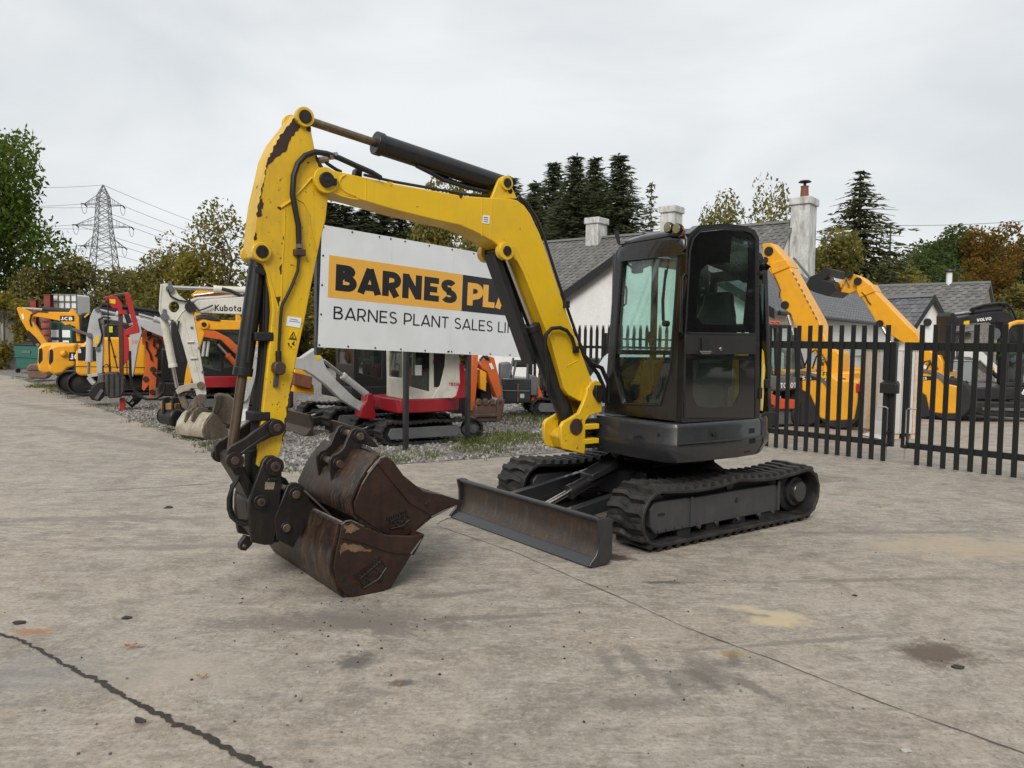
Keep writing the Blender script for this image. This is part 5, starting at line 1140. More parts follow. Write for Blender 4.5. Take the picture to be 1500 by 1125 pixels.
# porch gable further right
AP4 = atY(1363, 434, 31.0); gn4 = Vector((.42, -.91, 0)).normalized(); gr4 = Vector((-gn4.y, gn4.x, 0))
h4, q4 = house('little white porch gable with black bargeboards behind the right gate leaf', Vector((AP4.x, AP4.y, 0)) - gr4 * 1.35, -gn4, 4.5, 1.35, AP4.z - 1.6, AP4.z - .04, WALLW, SLATE, name='porch', side=-1, over=.15, gable_over=.18)
p = q4(-.06, 1.15, AP4.z - 1.05); obj('wall_light', MB().lathe([(.02, -.05), (.16, -.05), (.16, .0), (.10, .04)], p, 'y', 14), TRIM, h4)
# stone cottage at the right end
R5 = atY(1447, 414, 36.0); hv5 = Vector((-.77, .64, 0)); hu5 = Vector((.64, .77, 0))
h6, q6 = house('stone cottage with an old slate roof and a white flue at the right', Vector((R5.x, R5.y, 0)) - hu5 * 3.6, hv5, 13, 3.6, 2.5, R5.z - .06, STONEW, SLATE2, side=-1, barge=False, course=.28, wide=.38)
fb = R5 + hv5 * 1.6 - Vector((R5.x, R5.y, 0)) + hu5 * 3.6
fl = obj('flue', MB().cyl((fb.x, fb.y, fb.z - .4), (fb.x, fb.y, fb.z + .55), .13), WALLW, h6)
obj('flue_cap', MB().lathe([(.2, 0), (.24, .03), (.22, .1), (.02, .14)], (fb.x, fb.y, fb.z + .55), 'z', 14), TRIM, fl)
# palisade fence left of and behind the cab
fa, fb_ = atY(775, 520, 18.5), atY(1010, 520, 16.0); fd = Vector((fb_.x - fa.x, fb_.y - fa.y, 0)); FL = fd.length
fn = thing('palisade_fence', 'black palisade fence with pointed pales behind the cab', 'fence', (fa.x, fa.y, 0), math.atan2(fd.y, fd.x))
pm = MB().prism([(-.035, .02), (.035, .02), (.035, 1.95), (.015, 2.08), (0, 1.98), (-.015, 2.08), (-.035, 1.95)], -.05, -.03).mesh('pale', 0); pm.materials.append(GATE)
for i in range(int(FL / .155)):
    o = obj('pale', pm, None, fn); o.location = (i * .155 + .05, 0, 0)
for z in (.35, 1.55): obj('rail', MB().box(0, FL, -.03, .02, z, z + .06), GATE, fn)
for i in range(3): obj('post', MB().box(i * FL / 2 - .04, i * FL / 2 + .04, .02, .10, 0, 1.9), GATE, fn)
# ------------------------------------------------------------------ machines behind the gate
JCBY = paint('digger_yellow', (0.84, 0.385, 0.012), .38, .30, (.34, .19, .05), 1.3, coat=.15)
TYRE = plain('tyre_rubber', (.018, .018, .019), .7); GREYT = plain('grey_plastic', (.12, .125, .13), .5)
def PX(frame, y0, y1, pts, name, mat, parent, bevel=.008, **k):
    """solid between two lateral planes whose near face has the outline read from the photograph"""
    return obj(name, MB().prism(frame.T(max(y0, y1), pts), y0, y1), mat, parent, bevel, **k)
def TB(frame, y, pts, r, name, mat, parent, n=8, taper=None): return obj(name, MB().tube([frame.P(y, *p) for p in pts], r, n, taper), mat, parent)
def wheel(parent, c, r, w_, mat, hub, ax='y'):
    k = [(r * .58, -w_ / 2), (r * .92, -w_ / 2), (r, -w_ * .3), (r, w_ * .3), (r * .92, w_ / 2), (r * .58, w_ / 2)]
    wh = obj('wheel', MB().lathe(k, c, ax, 28), mat, parent)
    obj('rim', MB().lathe([(.03, -w_ * .3), (r * .58, -w_ * .44), (r * .58, w_ * .44), (r * .3, w_ * .2), (.03, w_ * .25)], c, ax, 20), hub, wh)
    for i in range(20):
        a_ = 2 * math.pi * i / 20; t_ = Vector((math.cos(a_), 0, math.sin(a_)) if ax == 'y' else (0, math.cos(a_), math.sin(a_))); n_ = Vector((0, w_ * .46, 0) if ax == 'y' else (w_ * .46, 0, 0)); cc = Vector(c)
        obj('tread_block', MB().beam(cc + t_ * r * .99 - n_, cc + t_ * r * 1.02, .05, .05, t_), mat, wh) if r > .4 and i % 1 == 0 else None
    return wh
def telehandler(label, O, phi, boom, rear, tower, head, wheels, tankpx, group, forks=None, dec='525'):
    f = Frame(O, phi); th = thing('telehandler', label, 'telehandler', O, phi, group)
    bm_ = PX(f, -.24, .24, boom, 'boom', JCBY, th, .015)
    PX(f, -.20, .95, rear, 'rear_body', JCBY, th, .03)
    PX(f, -.32, .34, tower, 'boom_tower', JCBY, th, .03)
    for p, r in head.get('bosses', ()):
        c = f.P(.24, *p); obj('pin_boss', MB().cyl((c.x, .22, c.z), (c.x, .27, c.z), r), MATK, bm_, .004)
    hd = PX(f, -.27, .27, head['collar'], 'boom_collar', JCBY, bm_, .015)
    for px, py, r, y in wheels:
        c = f.P(y, px, py); wheel(th, (c.x, y, r), r, .36, TYRE, GREYT)
    for px in wheels[:1]:
        c = f.P(px[3], px[0], px[1]); pts = arcp(c.x, px[2], px[2] + .10, 10, 150, 8); q_ = arcp(c.x, px[2], px[2] + .16, 150, 10, 8)
        obj('mudguard', MB().prism(pts + q_, px[3] - .22, px[3] + .22), GREYT, th)
    L = f.P(.24, *head['lift'][0]); L2 = f.P(.24, *head['lift'][1]); ram(th, 'lift_ram', (L2.x, .33, L2.z), (L.x, .33, L.z), .07, .04, .6, BLACK, STEEL)
    for k, (a_, b_) in enumerate(head['hoses']): TB(f, .36 + .02 * (k % 2), a_, .018, 'hydraulic_hose', HOSE, th)
    dp = PX(f, .951, .957, tankpx, 'decal', MATK, th, 0)
    a_ = f.P(.957, tankpx[0][0] + .8, tankpx[3][1] - 1.0); b_ = f.P(.957, tankpx[0][0] + .8, tankpx[0][1] + 1.0)
    word(th, dec, .2, b_.z - a_.z, lambda u, v, d: (a_.x - u, .958 + d, a_.z + v), WHITE, 1.25, .12)
    # body and cab on the far side, behind the boom
    for y0 in (-.9,): obj('chassis', MB().box(-.6, 3.2, -.85, .15, .55, 1.15), JCBY, th, .04)
    cabm = obj('cab_frame', MB().ring([(.9, 1.0), (.9, 1.55), (1.2, 1.72), (2.4, 1.72), (2.7, 1.0)], [(1.0, 1.08), (1.0, 1.5), (1.25, 1.64), (2.3, 1.64), (2.55, 1.08)], -.95, -.25), BLACK, th, .02)
    obj('cab_glass', MB().prism([(1.0, 1.08), (1.0, 1.5), (1.25, 1.64), (2.3, 1.64), (2.55, 1.08)], -.62, -.6), DARKGLASS, th)
    for x in (0.1, 2.8): wheel(th, (x, -.75, .48), .48, .36, TYRE, GREYT)
    return f, th, bm_
gT = 'yellow telehandlers behind the gate'
f1, t1, b1_ = telehandler('yellow telehandler nearest the cab with its boom raised and no attachment showing', (6.75, 16.6, 0), R(140),
    [(1117, 357), (1128.4, 355.7), (1138, 365.6), (1152.6, 382.7), (1156.8, 391), (1199.5, 468), (1213.8, 510.8), (1226, 519), (1229, 528), (1228, 539), (1216.6, 545), (1194, 518), (1169.7, 495), (1164, 478), (1158, 459.5), (1148.3, 452.4), (1138.3, 417), (1125.5, 394), (1117, 382.7)],
    [(1174, 545), (1197, 545), (1216, 548), (1226, 556), (1258, 558), (1256, 590), (1251, 615), (1217, 617), (1201, 613), (1192, 592), (1186, 578), (1174, 572)],
    [(1204, 545), (1207, 528), (1216, 514), (1226, 512), (1231, 520), (1229, 548), (1224, 612), (1206, 612)],
    dict(collar=[(1127, 385), (1152, 380), (1157, 391), (1131, 402)], bosses=(((1126.5, 368), .10), ((1150, 447), .09), ((1121, 381), .07)), lift=((1156, 462), (1178, 540)), hoses=(([(1178, 538), (1186, 518), (1195, 512), (1202, 524)], 0), ([(1190, 540), (1196, 522), (1204, 519), (1211, 530)], 0), ([(1196, 545), (1202, 528), (1209, 526), (1214, 540)], 0))),
    [(1180, 600, .50, .75), (1233, 590, .50, .75)], [(1174.5, 550), (1196, 550), (1196, 557), (1174.5, 557)], gT)
PX(f1, -.13, .13, [(1117, 358), (1128, 356), (1136, 366), (1126, 392), (1118, 384)], 'boom_nose', JCBY, b1_, .01)
PX(f1, -.16, .16, [(1118, 376), (1124, 374), (1127, 384), (1120, 388)], 'valve_block', WHITE, b1_, .005)
TB(f1, .27, [(1133, 402), (1138, 412), (1143, 425), (1141, 436)], .012, 'hose', HOSE, b1_)
for k in range(9): PX(f1, .24, .246, [(1160 + 4.2 * k, 399 + 8.2 * k), (1162 + 4.2 * k, 398.4 + 8.2 * k), (1164 + 4.2 * k, 402.6 + 8.2 * k), (1162 + 4.2 * k, 403.2 + 8.2 * k)], 'wear_pad_slot', GREYT, b1_, 0)
for k in range(9): PX(f2, .24, .246, [(1289 + 4.6 * k, 432 + 5.2 * k), (1291.5 + 4.6 * k, 431.6 + 5.2 * k), (1293.5 + 4.6 * k, 434.2 + 5.2 * k), (1291 + 4.6 * k, 434.6 + 5.2 * k)], 'wear_pad_slot', GREYT, b2_, 0) if 0 else None
o = PX(f1, .95, .99, [(1254, 562), (1259, 562), (1259, 574), (1254, 574)], 'tail_light', plain('lamp_red', (.45, .02, .02), .3), t1)
yl = PX(f1, .951, .956, [(1204, 546), (1212, 546), (1212, 559), (1204, 559)], 'yellow_plate', DECY, t1, 0)
a_ = f1.P(.957, 1205, 551); word(t1, 'FE', .2, .09, lambda u, v, d: (a_.x - u, .958 + d, a_.z + v), MATK, 1.1, .1); word(t1, 'KP', .2, .09, lambda u, v, d: (a_.x - u, .958 + d, a_.z - .12 + v), MATK, 1.1, .1)
f2, t2, b2_ = telehandler('yellow telehandler with black fork carriage held high in front of the porch', (10.1, 19.0, 0), R(138),
    [(1256, 404), (1263, 408), (1276.7, 420), (1281, 426), (1328, 475), (1342, 488), (1352, 505), (1374, 524), (1379, 532), (1378, 541), (1366, 541), (1350, 532), (1322, 502), (1304, 490), (1296, 478), (1288, 478), (1282, 470), (1277, 460), (1263, 437), (1254, 429)],
    [(1345, 545), (1362, 545), (1378, 552), (1386, 562), (1406, 566), (1406, 598), (1402, 606), (1378, 606), (1361, 604), (1356, 580), (1345, 572)],
    [(1356, 545), (1358, 530), (1366, 520), (1376, 520), (1381, 530), (1380, 556), (1379, 603), (1360, 603)],
    dict(collar=[(1254, 424), (1276, 416), (1282, 427), (1259, 436)], bosses=(((1256.7, 412), .10), ((1289, 474), .09)), lift=((1294, 480), (1328, 540)), hoses=(([(1330, 540), (1338, 528), (1346, 524), (1352, 536)], 0), ([(1348, 544), (1354, 530), (1362, 528), (1368, 540)], 0), ([(1356, 544), (1362, 532), (1368, 531), (1374, 541)], 0))),
    [(1351, 600, .50, .75), (1392, 590, .50, .75)], [(1345.5, 551), (1367, 551), (1367, 557), (1345.5, 557)], gT)
PX(f2, -.15, .15, [(1221.7, 427), (1219, 421), (1226, 414), (1240, 406.7), (1248, 401), (1257, 403.5), (1264, 410), (1258, 424), (1244, 430), (1234, 428)], 'boom_nose', JCBY, b2_, .01)
PX(f2, -.55, .55, [(1178, 421), (1187, 405), (1197, 401), (1203, 396), (1210, 392), (1217, 394), (1214, 403), (1206, 410), (1222, 414), (1225, 425), (1213, 434), (1195, 429)], 'fork_carriage', BLACK, b2_, .01)
PX(f2, -.4, .4, [(1204, 404), (1222, 407), (1224, 413), (1208, 411)], 'carriage_ram', STEEL, b2_, .004)
PX(f2, .2, .3, [(1237, 402), (1243, 398), (1249, 399), (1247, 405), (1240, 407)], 'hose_bracket', BLACK, b2_, .004)
TB(f2, .18, [(1233, 422), (1238, 411), (1241, 408), (1244, 420)], .02, 'pipe', STEEL, b2_); TB(f2, .27, [(1262, 428), (1268, 434), (1272, 442), (1276, 446)], .014, 'hose', HOSE, b2_)
for y in (-.4, .45):
    a_ = f2.P(y, 1190, 411); b_ = f2.P(y, 1190, 411) + (f2.P(.45, 1163, 378) - f2.P(.45, 1190, 411)) * 1.0
    obj('fork_tine', MB().beam((a_.x, y, a_.z), (b_.x, y, b_.z), .10, .045), GREYT, b2_, .004)
# pale grey tanks standing between the machines
for lab, px0, px1, py0, py1, Y in (('pale grey steel box beside the tail of the nearer telehandler', 1234, 1262, 522, 605, 20.5), ('pale grey steel box beside the tail of the farther telehandler', 1384, 1424, 529, 600, 20.8)):
    a_ = atY(px0, py0, Y); b_ = atY(px1, py0, Y); g = thing('steel_box', lab, 'box', (a_.x, Y, 0), 0, 'grey steel boxes')
    wd = b_.x - a_.x; GB = plain('grey_enamel', (.42, .46, .48), .45, 0, .03, 2)
    bx = obj('box_body', MB().box(0, wd, 0, .6, .45, a_.z), GB, g, .015); obj('door_gap', MB().box(wd * .49, wd * .51, -.002, .01, .5, a_.z - .05), GREYT, g)
    for x in (.06, wd - .06): obj('foot', MB().box(x - .04, x + .04, .05, .55, 0, .45), GREYT, g)
    obj('box_lid', MB().box(-.02, wd + .02, -.02, .62, a_.z, a_.z + .03), GB, g, .01)
# wrapped timber crate behind the gate meeting
ca, cb = G(1262, 634), G(1306, 643); cr = thing('crate', 'tall pale timber crate in white wrapping behind the lock of the gates', 'crate', (ca.x, ca.y, 0), math.atan2(cb.y - ca.y, cb.x - ca.x))
CW = (cb - ca).length; PINE = rusty('pale_pine', (.60, .44, .30), (.66, .56, .46), (.50, .33, .20), .8, .6)
WRAP = plain('white_wrap', (.60, .585, .57), .35, 0, .06, 2, .3)
for i in range(4): obj('board', MB().box(i * CW / 4 + .006, (i + 1) * CW / 4 - .006, 0, .022, .10, 1.62), PINE if i < 2 else WRAP, cr, .003)
for i in range(4): obj('board', MB().box(CW + .002, CW + .024, .03 + i * .12, .14 + i * .12, .10, 1.62), PINE if i > 2 else WRAP, cr, .003)
obj('crate_core', MB().box(.02, CW, .025, .5, .1, 1.58), PINE, cr); obj('crate_top', MB().box(-.02, CW + .04, -.02, .54, 1.622, 1.65), WRAP, cr, .004)
obj('base_runner', MB().box(0, CW, .05, .15, 0, .1), PINE, cr); obj('base_runner', MB().box(0, CW, .38, .48, 0, .1), PINE, cr)
obj('loose_wrap', MB().loft([[(CW * .55, -.02, .7), (CW + .04, -.03, .72)], [(CW * .5, -.05, .3), (CW + .12, -.06, .3)], [(CW * .45, -.12, .06), (CW + .3, -.14, .05)], [(CW * .4, -.26, .012), (CW + .5, -.3, .012)]], cap=False), WRAP, cr)
# forklift
fo_ = G(1146, 628); ff = Frame((5.5, 16.3, 0), R(212)); fk = thing('forklift', 'orange red forklift truck standing behind the left gate leaf', 'forklift', ff.O, ff.phi)
FRED = paint('forklift_red', (.62, .09, .035), .4, .1)
PX(ff, -.5, .55, [(1106, 556), (1117, 556), (1132, 577), (1150, 585), (1166, 585), (1166, 600), (1106, 600)], 'body', FRED, fk, .03)
cwt = PX(ff, -.5, .53, [(1116, 549), (1168, 552), (1170, 570), (1150, 573), (1131, 573), (1124, 558)], 'counterweight', GREYT, fk, .04)
a_ = ff.P(.531, 1143, 568.5); b_ = ff.P(.531, 1143, 561); word(fk, 'TOYOTA', .2, b_.z - a_.z, lambda u, v, d: (a_.x - u, .531 + d, a_.z + v), WHITE, 1.1, .15) if 0 else word(fk, 'TOYOTA', .2, abs(b_.z - a_.z), lambda u, v, d: (a_.x - u, .532 + d, a_.z + v), WHITE, 1.1, .15)
PX(ff, -.45, .48, [(1106, 600), (1168, 600), (1168, 622), (1106, 622)], 'underbody', GREYT, fk, .02)
PX(ff, -.5, .55, [(1105, 474), (1158, 476), (1158, 481), (1105, 480)], 'overhead_guard', BLACK, fk, .01)
for px in (1109, 1136, 1166):
    for y in (.5, -.45):
        a_ = ff.P(y, px, 480); b_ = ff.P(y, px + 2, 556); obj('guard_post', MB().beam((a_.x, y, a_.z), (b_.x, y, b_.z), .06, .06), BLACK, fk)
PX(ff, .46, .47, [(1110, 482), (1135, 482), (1137, 552), (1111, 552)], 'side_glass', CABGLASS, fk, 0); PX(ff, .46, .47, [(1139, 482), (1165, 484), (1166, 552), (1139, 552)], 'side_glass', CABGLASS, fk, 0)
PX(ff, -.1, .3, [(1120, 520), (1130, 518), (1134, 552), (1118, 552)], 'seat', MATK, fk, .03); PX(ff, -.05, .35, [(1146, 548), (1154, 548), (1154, 553), (1146, 553)], 'red_panel', FRED, fk)
for px in (1130, 1138): c = ff.P(.5, px, 479); obj('beacon', MB().tube([(c.x - .06, .5, c.z), (c.x - .06, .5, c.z + .10), (c.x + .06, .5, c.z + .10), (c.x + .06, .5, c.z)], .025), FRED, fk)
for px in (1116, 1162): c = ff.P(.35, px, 612); wheel(fk, (c.x, .45, .26), .26, .2, TYRE, GREYT)
# black excavator at the right edge
fv = Frame((13.0, 19.2, 0), R(193)); vo_ = thing('excavator', 'black excavator with white lettering on its boom at the right edge', 'excavator', fv.O, fv.phi)
VB = paint('boom_black', (.016, .016, .018), .4, .15)
vb_ = PX(fv, -.2, .2, [(1390, 470), (1390, 463), (1393, 458), (1399, 459), (1403, 466), (1424, 462), (1450, 457), (1470, 456), (1480, 459), (1488, 470), (1497, 484), (1510, 505), (1490, 505), (1478, 480), (1468, 472), (1450, 472), (1425, 474), (1400, 478), (1390, 490)], 'boom', VB, vo_, .01)
PX(fv, -.16, .16, [(1389, 468), (1399, 462), (1402, 470), (1400, 500), (1396, 545), (1388, 545), (1387, 490)], 'dipper_arm', VB, vo_, .01)
a_, b_ = fv.P(.0, 1397, 461), fv.P(0, 1422, 456.5); c_ = fv.P(0, 1465, 452); dm = ram(vo_, 'dipper_ram', (c_.x, 0, c_.z), (a_.x, 0, a_.z), .09, .045, .6, VB, STEEL)
for k in range(4): TB(fv, -.12 + .08 * k, [(1424, 455 - k), (1440, 450 - k), (1462, 447 - k), (1474, 449 - 1.5 * k), (1482, 456 - k), (1488, 466), (1492, 474)], .03, 'hydraulic_hose', HOSE, vb_)
PX(fv, .2, .206, [(1412, 470.5), (1420, 469.5), (1420, 475), (1412, 475.5)], 'yellow_sticker', DECY, vb_, 0)
a_ = fv.P(.2, 1430.5, 471.5); b_ = fv.P(.2, 1430.5, 467.5); c_ = fv.P(.2, 1452, 467.5); hh = b_.z - a_.z
sl_ = (c_.z - a_.z - hh * .0) / abs(c_.x - a_.x) * .75
word(vo_, 'VOLVO', .24, hh * 1.15, lambda u, v, d: (a_.x - u, .204 + d, a_.z + v + u * sl_), WHITE, abs(c_.x - a_.x) / (fit('VOLVO', .24, .06) * hh * 1.15), .06)
PX(fv, -.9, 1.0, [(1424, 568), (1472, 566), (1520, 566), (1520, 588), (1424, 586)], 'house_body', VB, vo_, .04)
cb_ = obj('cab_frame', MB().ring(fv.T(1.0, [(1472, 566), (1474, 510), (1478, 478), (1486, 471), (1530, 470), (1530, 566)]), fv.T(1.0, [(1478, 560), (1479, 512), (1482, 482), (1488, 477), (1524, 477), (1524, 560)]), .9, 1.0), VB, vo_, .02)
obj('cab_glass', MB().prism(fv.T(1.0, [(1478, 560), (1479, 512), (1482, 482), (1488, 477), (1524, 477), (1524, 560)]), .93, .94), DARKGLASS, vo_)
TB(fv, 1.02, [(1474, 482), (1480, 475), (1490, 472), (1530, 471)], .05, 'yellow_rail', JCBY, vo_); obj('seat', MB().box(*(lambda a_, b_: (b_.x, a_.x, .2, .7, b_.z, a_.z))(fv.P(.7, 1486, 520), fv.P(.7, 1500, 565))), MATK, vo_, .05)
a_ = fv.P(1.0, 1490, 578); word(vo_, '26', .22, .13, lambda u, v, d: (a_.x - u, 1.003 + d, a_.z + v), WHITE, 1.3, .1)
tp_ = fv.T(1.2, [(1424, 592), (1428, 588), (1530, 590), (1530, 614), (1440, 609), (1428, 604)])
obj('track', MB().prism(tp_, .7, 1.2), RUB, vo_, .04); obj('track', MB().prism([(x, z) for x, z in tp_], -1.2, -.7), RUB, vo_, .04)
PX(fv, 1.2, 1.24, [(1440, 597), (1530, 599), (1530, 603), (1440, 601)], 'track_guard', GREYT, vo_, .005)
obj('mirror', MB().tube([fv.P(.9, 1470, 500), fv.P(.9, 1462, 494), fv.P(.9, 1458, 488)], .02), VB, vo_); c = fv.P(.9, 1458, 489); obj('mirror_glass', MB().lathe([(.02, -.02), (.13, -.02), (.13, .02), (.02, .02)], c, 'y', 14), GREYT, vo_)
# white excavator boom between
fw = Frame((12.3, 22.0, 0), R(190)); wx = thing('excavator', 'white excavator with orange stickers on its boom between the black machine and the telehandler', 'excavator', fw.O, fw.phi)
WHM = paint('machine_white', (.70, .70, .67), .4, .15)
wb = PX(fw, -.18, .18, [(1384, 506), (1424, 508), (1440, 516), (1462, 537), (1460, 551), (1446, 540), (1432, 528), (1420, 523), (1384, 522)], 'boom', WHM, wx, .01)
PX(fw, .18, .186, [(1449, 533), (1457, 539), (1457, 544), (1450, 541)], 'orange_sticker', JCBY, wb, 0)
a_, b_ = fw.P(0, 1426, 527), fw.P(0, 1462, 560); ram(wx, 'boom_ram', (b_.x, .2, b_.z), (a_.x, .2, a_.z), .06, .035, .5, BLACK, STEEL)
for k in range(5): TB(fw, .2, [(1386 + 4 * k, 511), (1386 + 4 * k, 527)], .02, 'hose', HOSE, wx)
PX(fw, -.7, .7, [(1416, 560), (1480, 560), (1480, 590), (1416, 590)], 'house_body', BLACK, wx, .03); PX(fw, -.9, .9, [(1408, 592), (1490, 592), (1490, 604), (1408, 604)], 'track', RUB, wx, .03)
# silver car parked behind the boom foot
fc = Frame((2.75, 15.6, 0), R(66)); car = thing('parked_car', 'silver car parked behind the boom foot of the yellow excavator', 'car', fc.O, fc.phi)
SILV = plain('car_silver', (.50, .53, .55), .2, .5, .03, 2, 0, Coat_Weight=.6)
secs = []
for x, zt, hw in ((-2.1, .75, .62), (-1.95, .95, .76), (-1.5, 1.05, .82), (-1.0, 1.10, .84), (1.2, 1.08, .84), (1.8, 1.0, .80), (2.1, .8, .66)):
    secs.append([(x, -hw, .35), (x, -hw, zt - .15), (x, -hw * .92, zt), (x, hw * .92, zt), (x, hw, zt - .15), (x, hw, .35)])
obj('body', MB().loft(secs), SILV, car, .04, 3, 60)
secs = []
for x, zt, hw in ((-1.55, 1.04, .70), (-1.0, 1.42, .62), (-.5, 1.55, .60), (.5, 1.57, .60), (1.1, 1.45, .60), (1.75, 1.02, .70)): secs.append([(x, -hw - .06, 1.0), (x, -hw, zt), (x, hw, zt), (x, hw + .06, 1.0)])
obj('cabin', MB().loft(secs), SILV, car, .03, 3, 60)
for s in (-1, 1): obj('side_window', MB().prism([(-1.25, 1.1), (-.85, 1.40), (.5, 1.48), (1.1, 1.38), (1.4, 1.1)], s * .675, s * .69), DARKGLASS, car)
for x in (-1.35, 1.35):
    for y in (-.74, .74): wheel(car, (x, y, .31), .31, .2, TYRE, GREYT)
# ------------------------------------------------------------------ machines in the row on the gravel
def mini(label, O, phi, s, body, cabm, skirt, name='excavator', blade=True, cab=True, group=None, deckh=1.03, blademat=BLADEM, roof=None, hide=()):
    """compact tracked excavator, s = size against a five-tonne machine"""
    m = thing(name, label, 'excavator', O, phi, group); S = lambda pts: [(a_ * s, b_ * s) for a_, b_ in pts]
    P_ = belt_path(1.0 * s, -1.0 * s, .245 * s, .245 * s, .28 * s, .28 * s, .03 * s, 8)
    # belt with moulded teeth
    Q = []
    for i, (p, t_) in enumerate(along(P_, .06 * s)):
        nn = Vector((t_.y, -t_.x)); Q.append(tuple(p + nn * (.03 * s if i % 2 else 0)))
    for sd in (1, -1):
        yc = sd * .74 * s; tr = obj('track', belt_mesh(Q, yc - .19 * s, yc + .19 * s, .05 * s), RUB, m, smooth=0)
        fr = obj('track_frame', MB().prism(S([(1.0, .14), (1.06, .24), (1.0, .38), (-.62, .38), (-.7, .26), (-.62, .14)]), yc - .14 * s, yc + .14 * s), GREYT, m, .01)
        obj('idler', MB().lathe([(.05 * s, -.1 * s), (.21 * s, -.08 * s), (.21 * s, .08 * s), (.05 * s, .1 * s)], (1.0 * s, yc, .28 * s), 'y', 18), MATK, m)
        obj('drive_sprocket', MB().lathe([(.05 * s, -.12 * s), (.20 * s, -.08 * s), (.20 * s, .08 * s), (.11 * s, .09 * s), (.10 * s, .16 * s), (.03 * s, .17 * s)] if sd > 0 else [(.03 * s, -.17 * s), (.10 * s, -.16 * s), (.11 * s, -.09 * s), (.2 * s, -.08 * s), (.2 * s, .08 * s), (.05 * s, .12 * s)], (-1.0 * s, yc, .28 * s), 'y', 18), GREYT, m)
    obj('car_body', MB().prism(S([(.5, .22), (.5, .52), (-.5, .52), (-.5, .22)]), -.6 * s, .6 * s), MATK, m, .02)
    obj('slew_ring', MB().lathe([(.3 * s, .5 * s), (.45 * s, .5 * s), (.45 * s, .72 * s), (.3 * s, .72 * s)], (0, 0, 0), 'z', 24), MATK, m)
    if blade:
        b_ = obj('dozer_blade', MB().prism(S([(1.68, .42), (1.62, .28), (1.63, .15), (1.74, .02), (1.60, .02), (1.57, .12), (1.57, .34), (1.63, .43)]), -.93 * s, .93 * s), blademat, m, .006)
        for y in (-.4, .4): obj('blade_arm', MB().prism(S([(.4, .32), (1.6, .16), (1.6, .28), (.4, .44)]), (y - .05) * s, (y + .05) * s), MATK, m, .006)
        ram(m, 'blade_ram', (.5 * s, 0, .5 * s), (1.58 * s, 0, .22 * s), .06 * s, .03 * s, .6, BLACK)
    plan = [(.80, -.60), (.86, .2), (.86, .84), (.78, .92), (.0, .97), (-.3, .94)] + arcp(0, 0, .98, 112, 250, 10) + [(.2, -.93)]
    obj('house_skirt', MB().prism([(x * s, y * s) for x, y in plan], .70 * s, deckh * s, 'z'), skirt, m, .02)
    if 'hood' not in hide: obj('engine_hood', MB().loft([[(x * s, y * s, z * s) for x, y in ([(-.15, .9)] + arcp(0, 0, k, 115, 250, 10) + [(-.15, -.9)])] for z, k in ((deckh + .004, .97), (1.45, .97), (1.62, .90))]), body, m, .03)
    if cab:
        zc = deckh; so_ = S([(.72, zc), (.74, 2.2), (.62, 2.5), (-.40, 2.52), (-.52, 2.35), (-.55, zc)])
        for y in (.93 * s, 0.06 * s):
            obj('cab_frame', MB().ring(so_, S([(.62, zc + .28), (.64, 2.15), (.57, 2.38), (.15, 2.4), (.12, 2.2), (.12, zc + .15)]), y - .05 * s, y), cabm, m, .01)
            obj('cab_glass', MB().prism(S([(.62, zc + .28), (.64, 2.15), (.57, 2.38), (.15, 2.4), (.12, 2.2), (.12, zc + .15)]), y - .03 * s, y - .02 * s), DARKGLASS, m)
            obj('rear_glass', MB().prism(S([(.02, zc + .25), (.04, 2.35), (-.34, 2.38), (-.42, 2.2), (-.2, zc + .25)]), y + .002, y + .006), MATK if cabm is not BLACK else DARKGLASS, m)
        yo_ = [(.02 * s, zc * s), (.05 * s, 2.4 * s), (.88 * s, 2.44 * s), (.93 * s, zc * s)]; yi_ = [(.12 * s, (zc + .45) * s), (.14 * s, 2.3 * s), (.80 * s, 2.33 * s), (.83 * s, (zc + .45) * s)]
        for x in (.73 * s, -.5 * s): obj('cab_frame', MB().ring(yo_, yi_, x - .05 * s, x, 'x'), cabm, m, .01); obj('cab_glass', MB().prism(yi_, x - .03 * s, x - .02 * s, 'x'), DARKGLASS, m)
        obj('cab_roof', MB().loft([[(x * s, y * s, z * s) for x, y in ((.75, .03), (.75, .93), (-.55, .93), (-.55, .03))] for z in (2.48, 2.56)]), cabm, m, .03)
        st_ = obj('seat', MB().box(-.25 * s, .25 * s, .25 * s, .7 * s, 1.2 * s, 1.5 * s), MATK, m, .03); obj('seat_back', MB().box(-.3 * s, -.16 * s, .25 * s, .7 * s, 1.5 * s, 2.1 * s), MATK, st_, .03)
        obj('console', MB().box(.0, .3 * s, .75 * s, .88 * s, 1.1 * s, 1.55 * s), MATK, m, .02)
    return m
CREAM = paint('cream_white', (.66, .64, .56), .42, .5, (.25, .21, .15), 1.3); LGREY = paint('light_grey_paint', (.47, .48, .48), .4, .4, (.2, .18, .15), 1.3); DRED = paint('deep_red', (.34, .012, .022), .35, .12)
ORNG = paint('digger_orange', (.68, .13, .022), .45, .5, (.2, .1, .05), 1.5); MUD = rusty('muddy_steel', (.10, .075, .055), (.16, .125, .09), (.24, .20, .15), .85); RED = paint('signal_red', (.46, .016, .022), .4, .2)
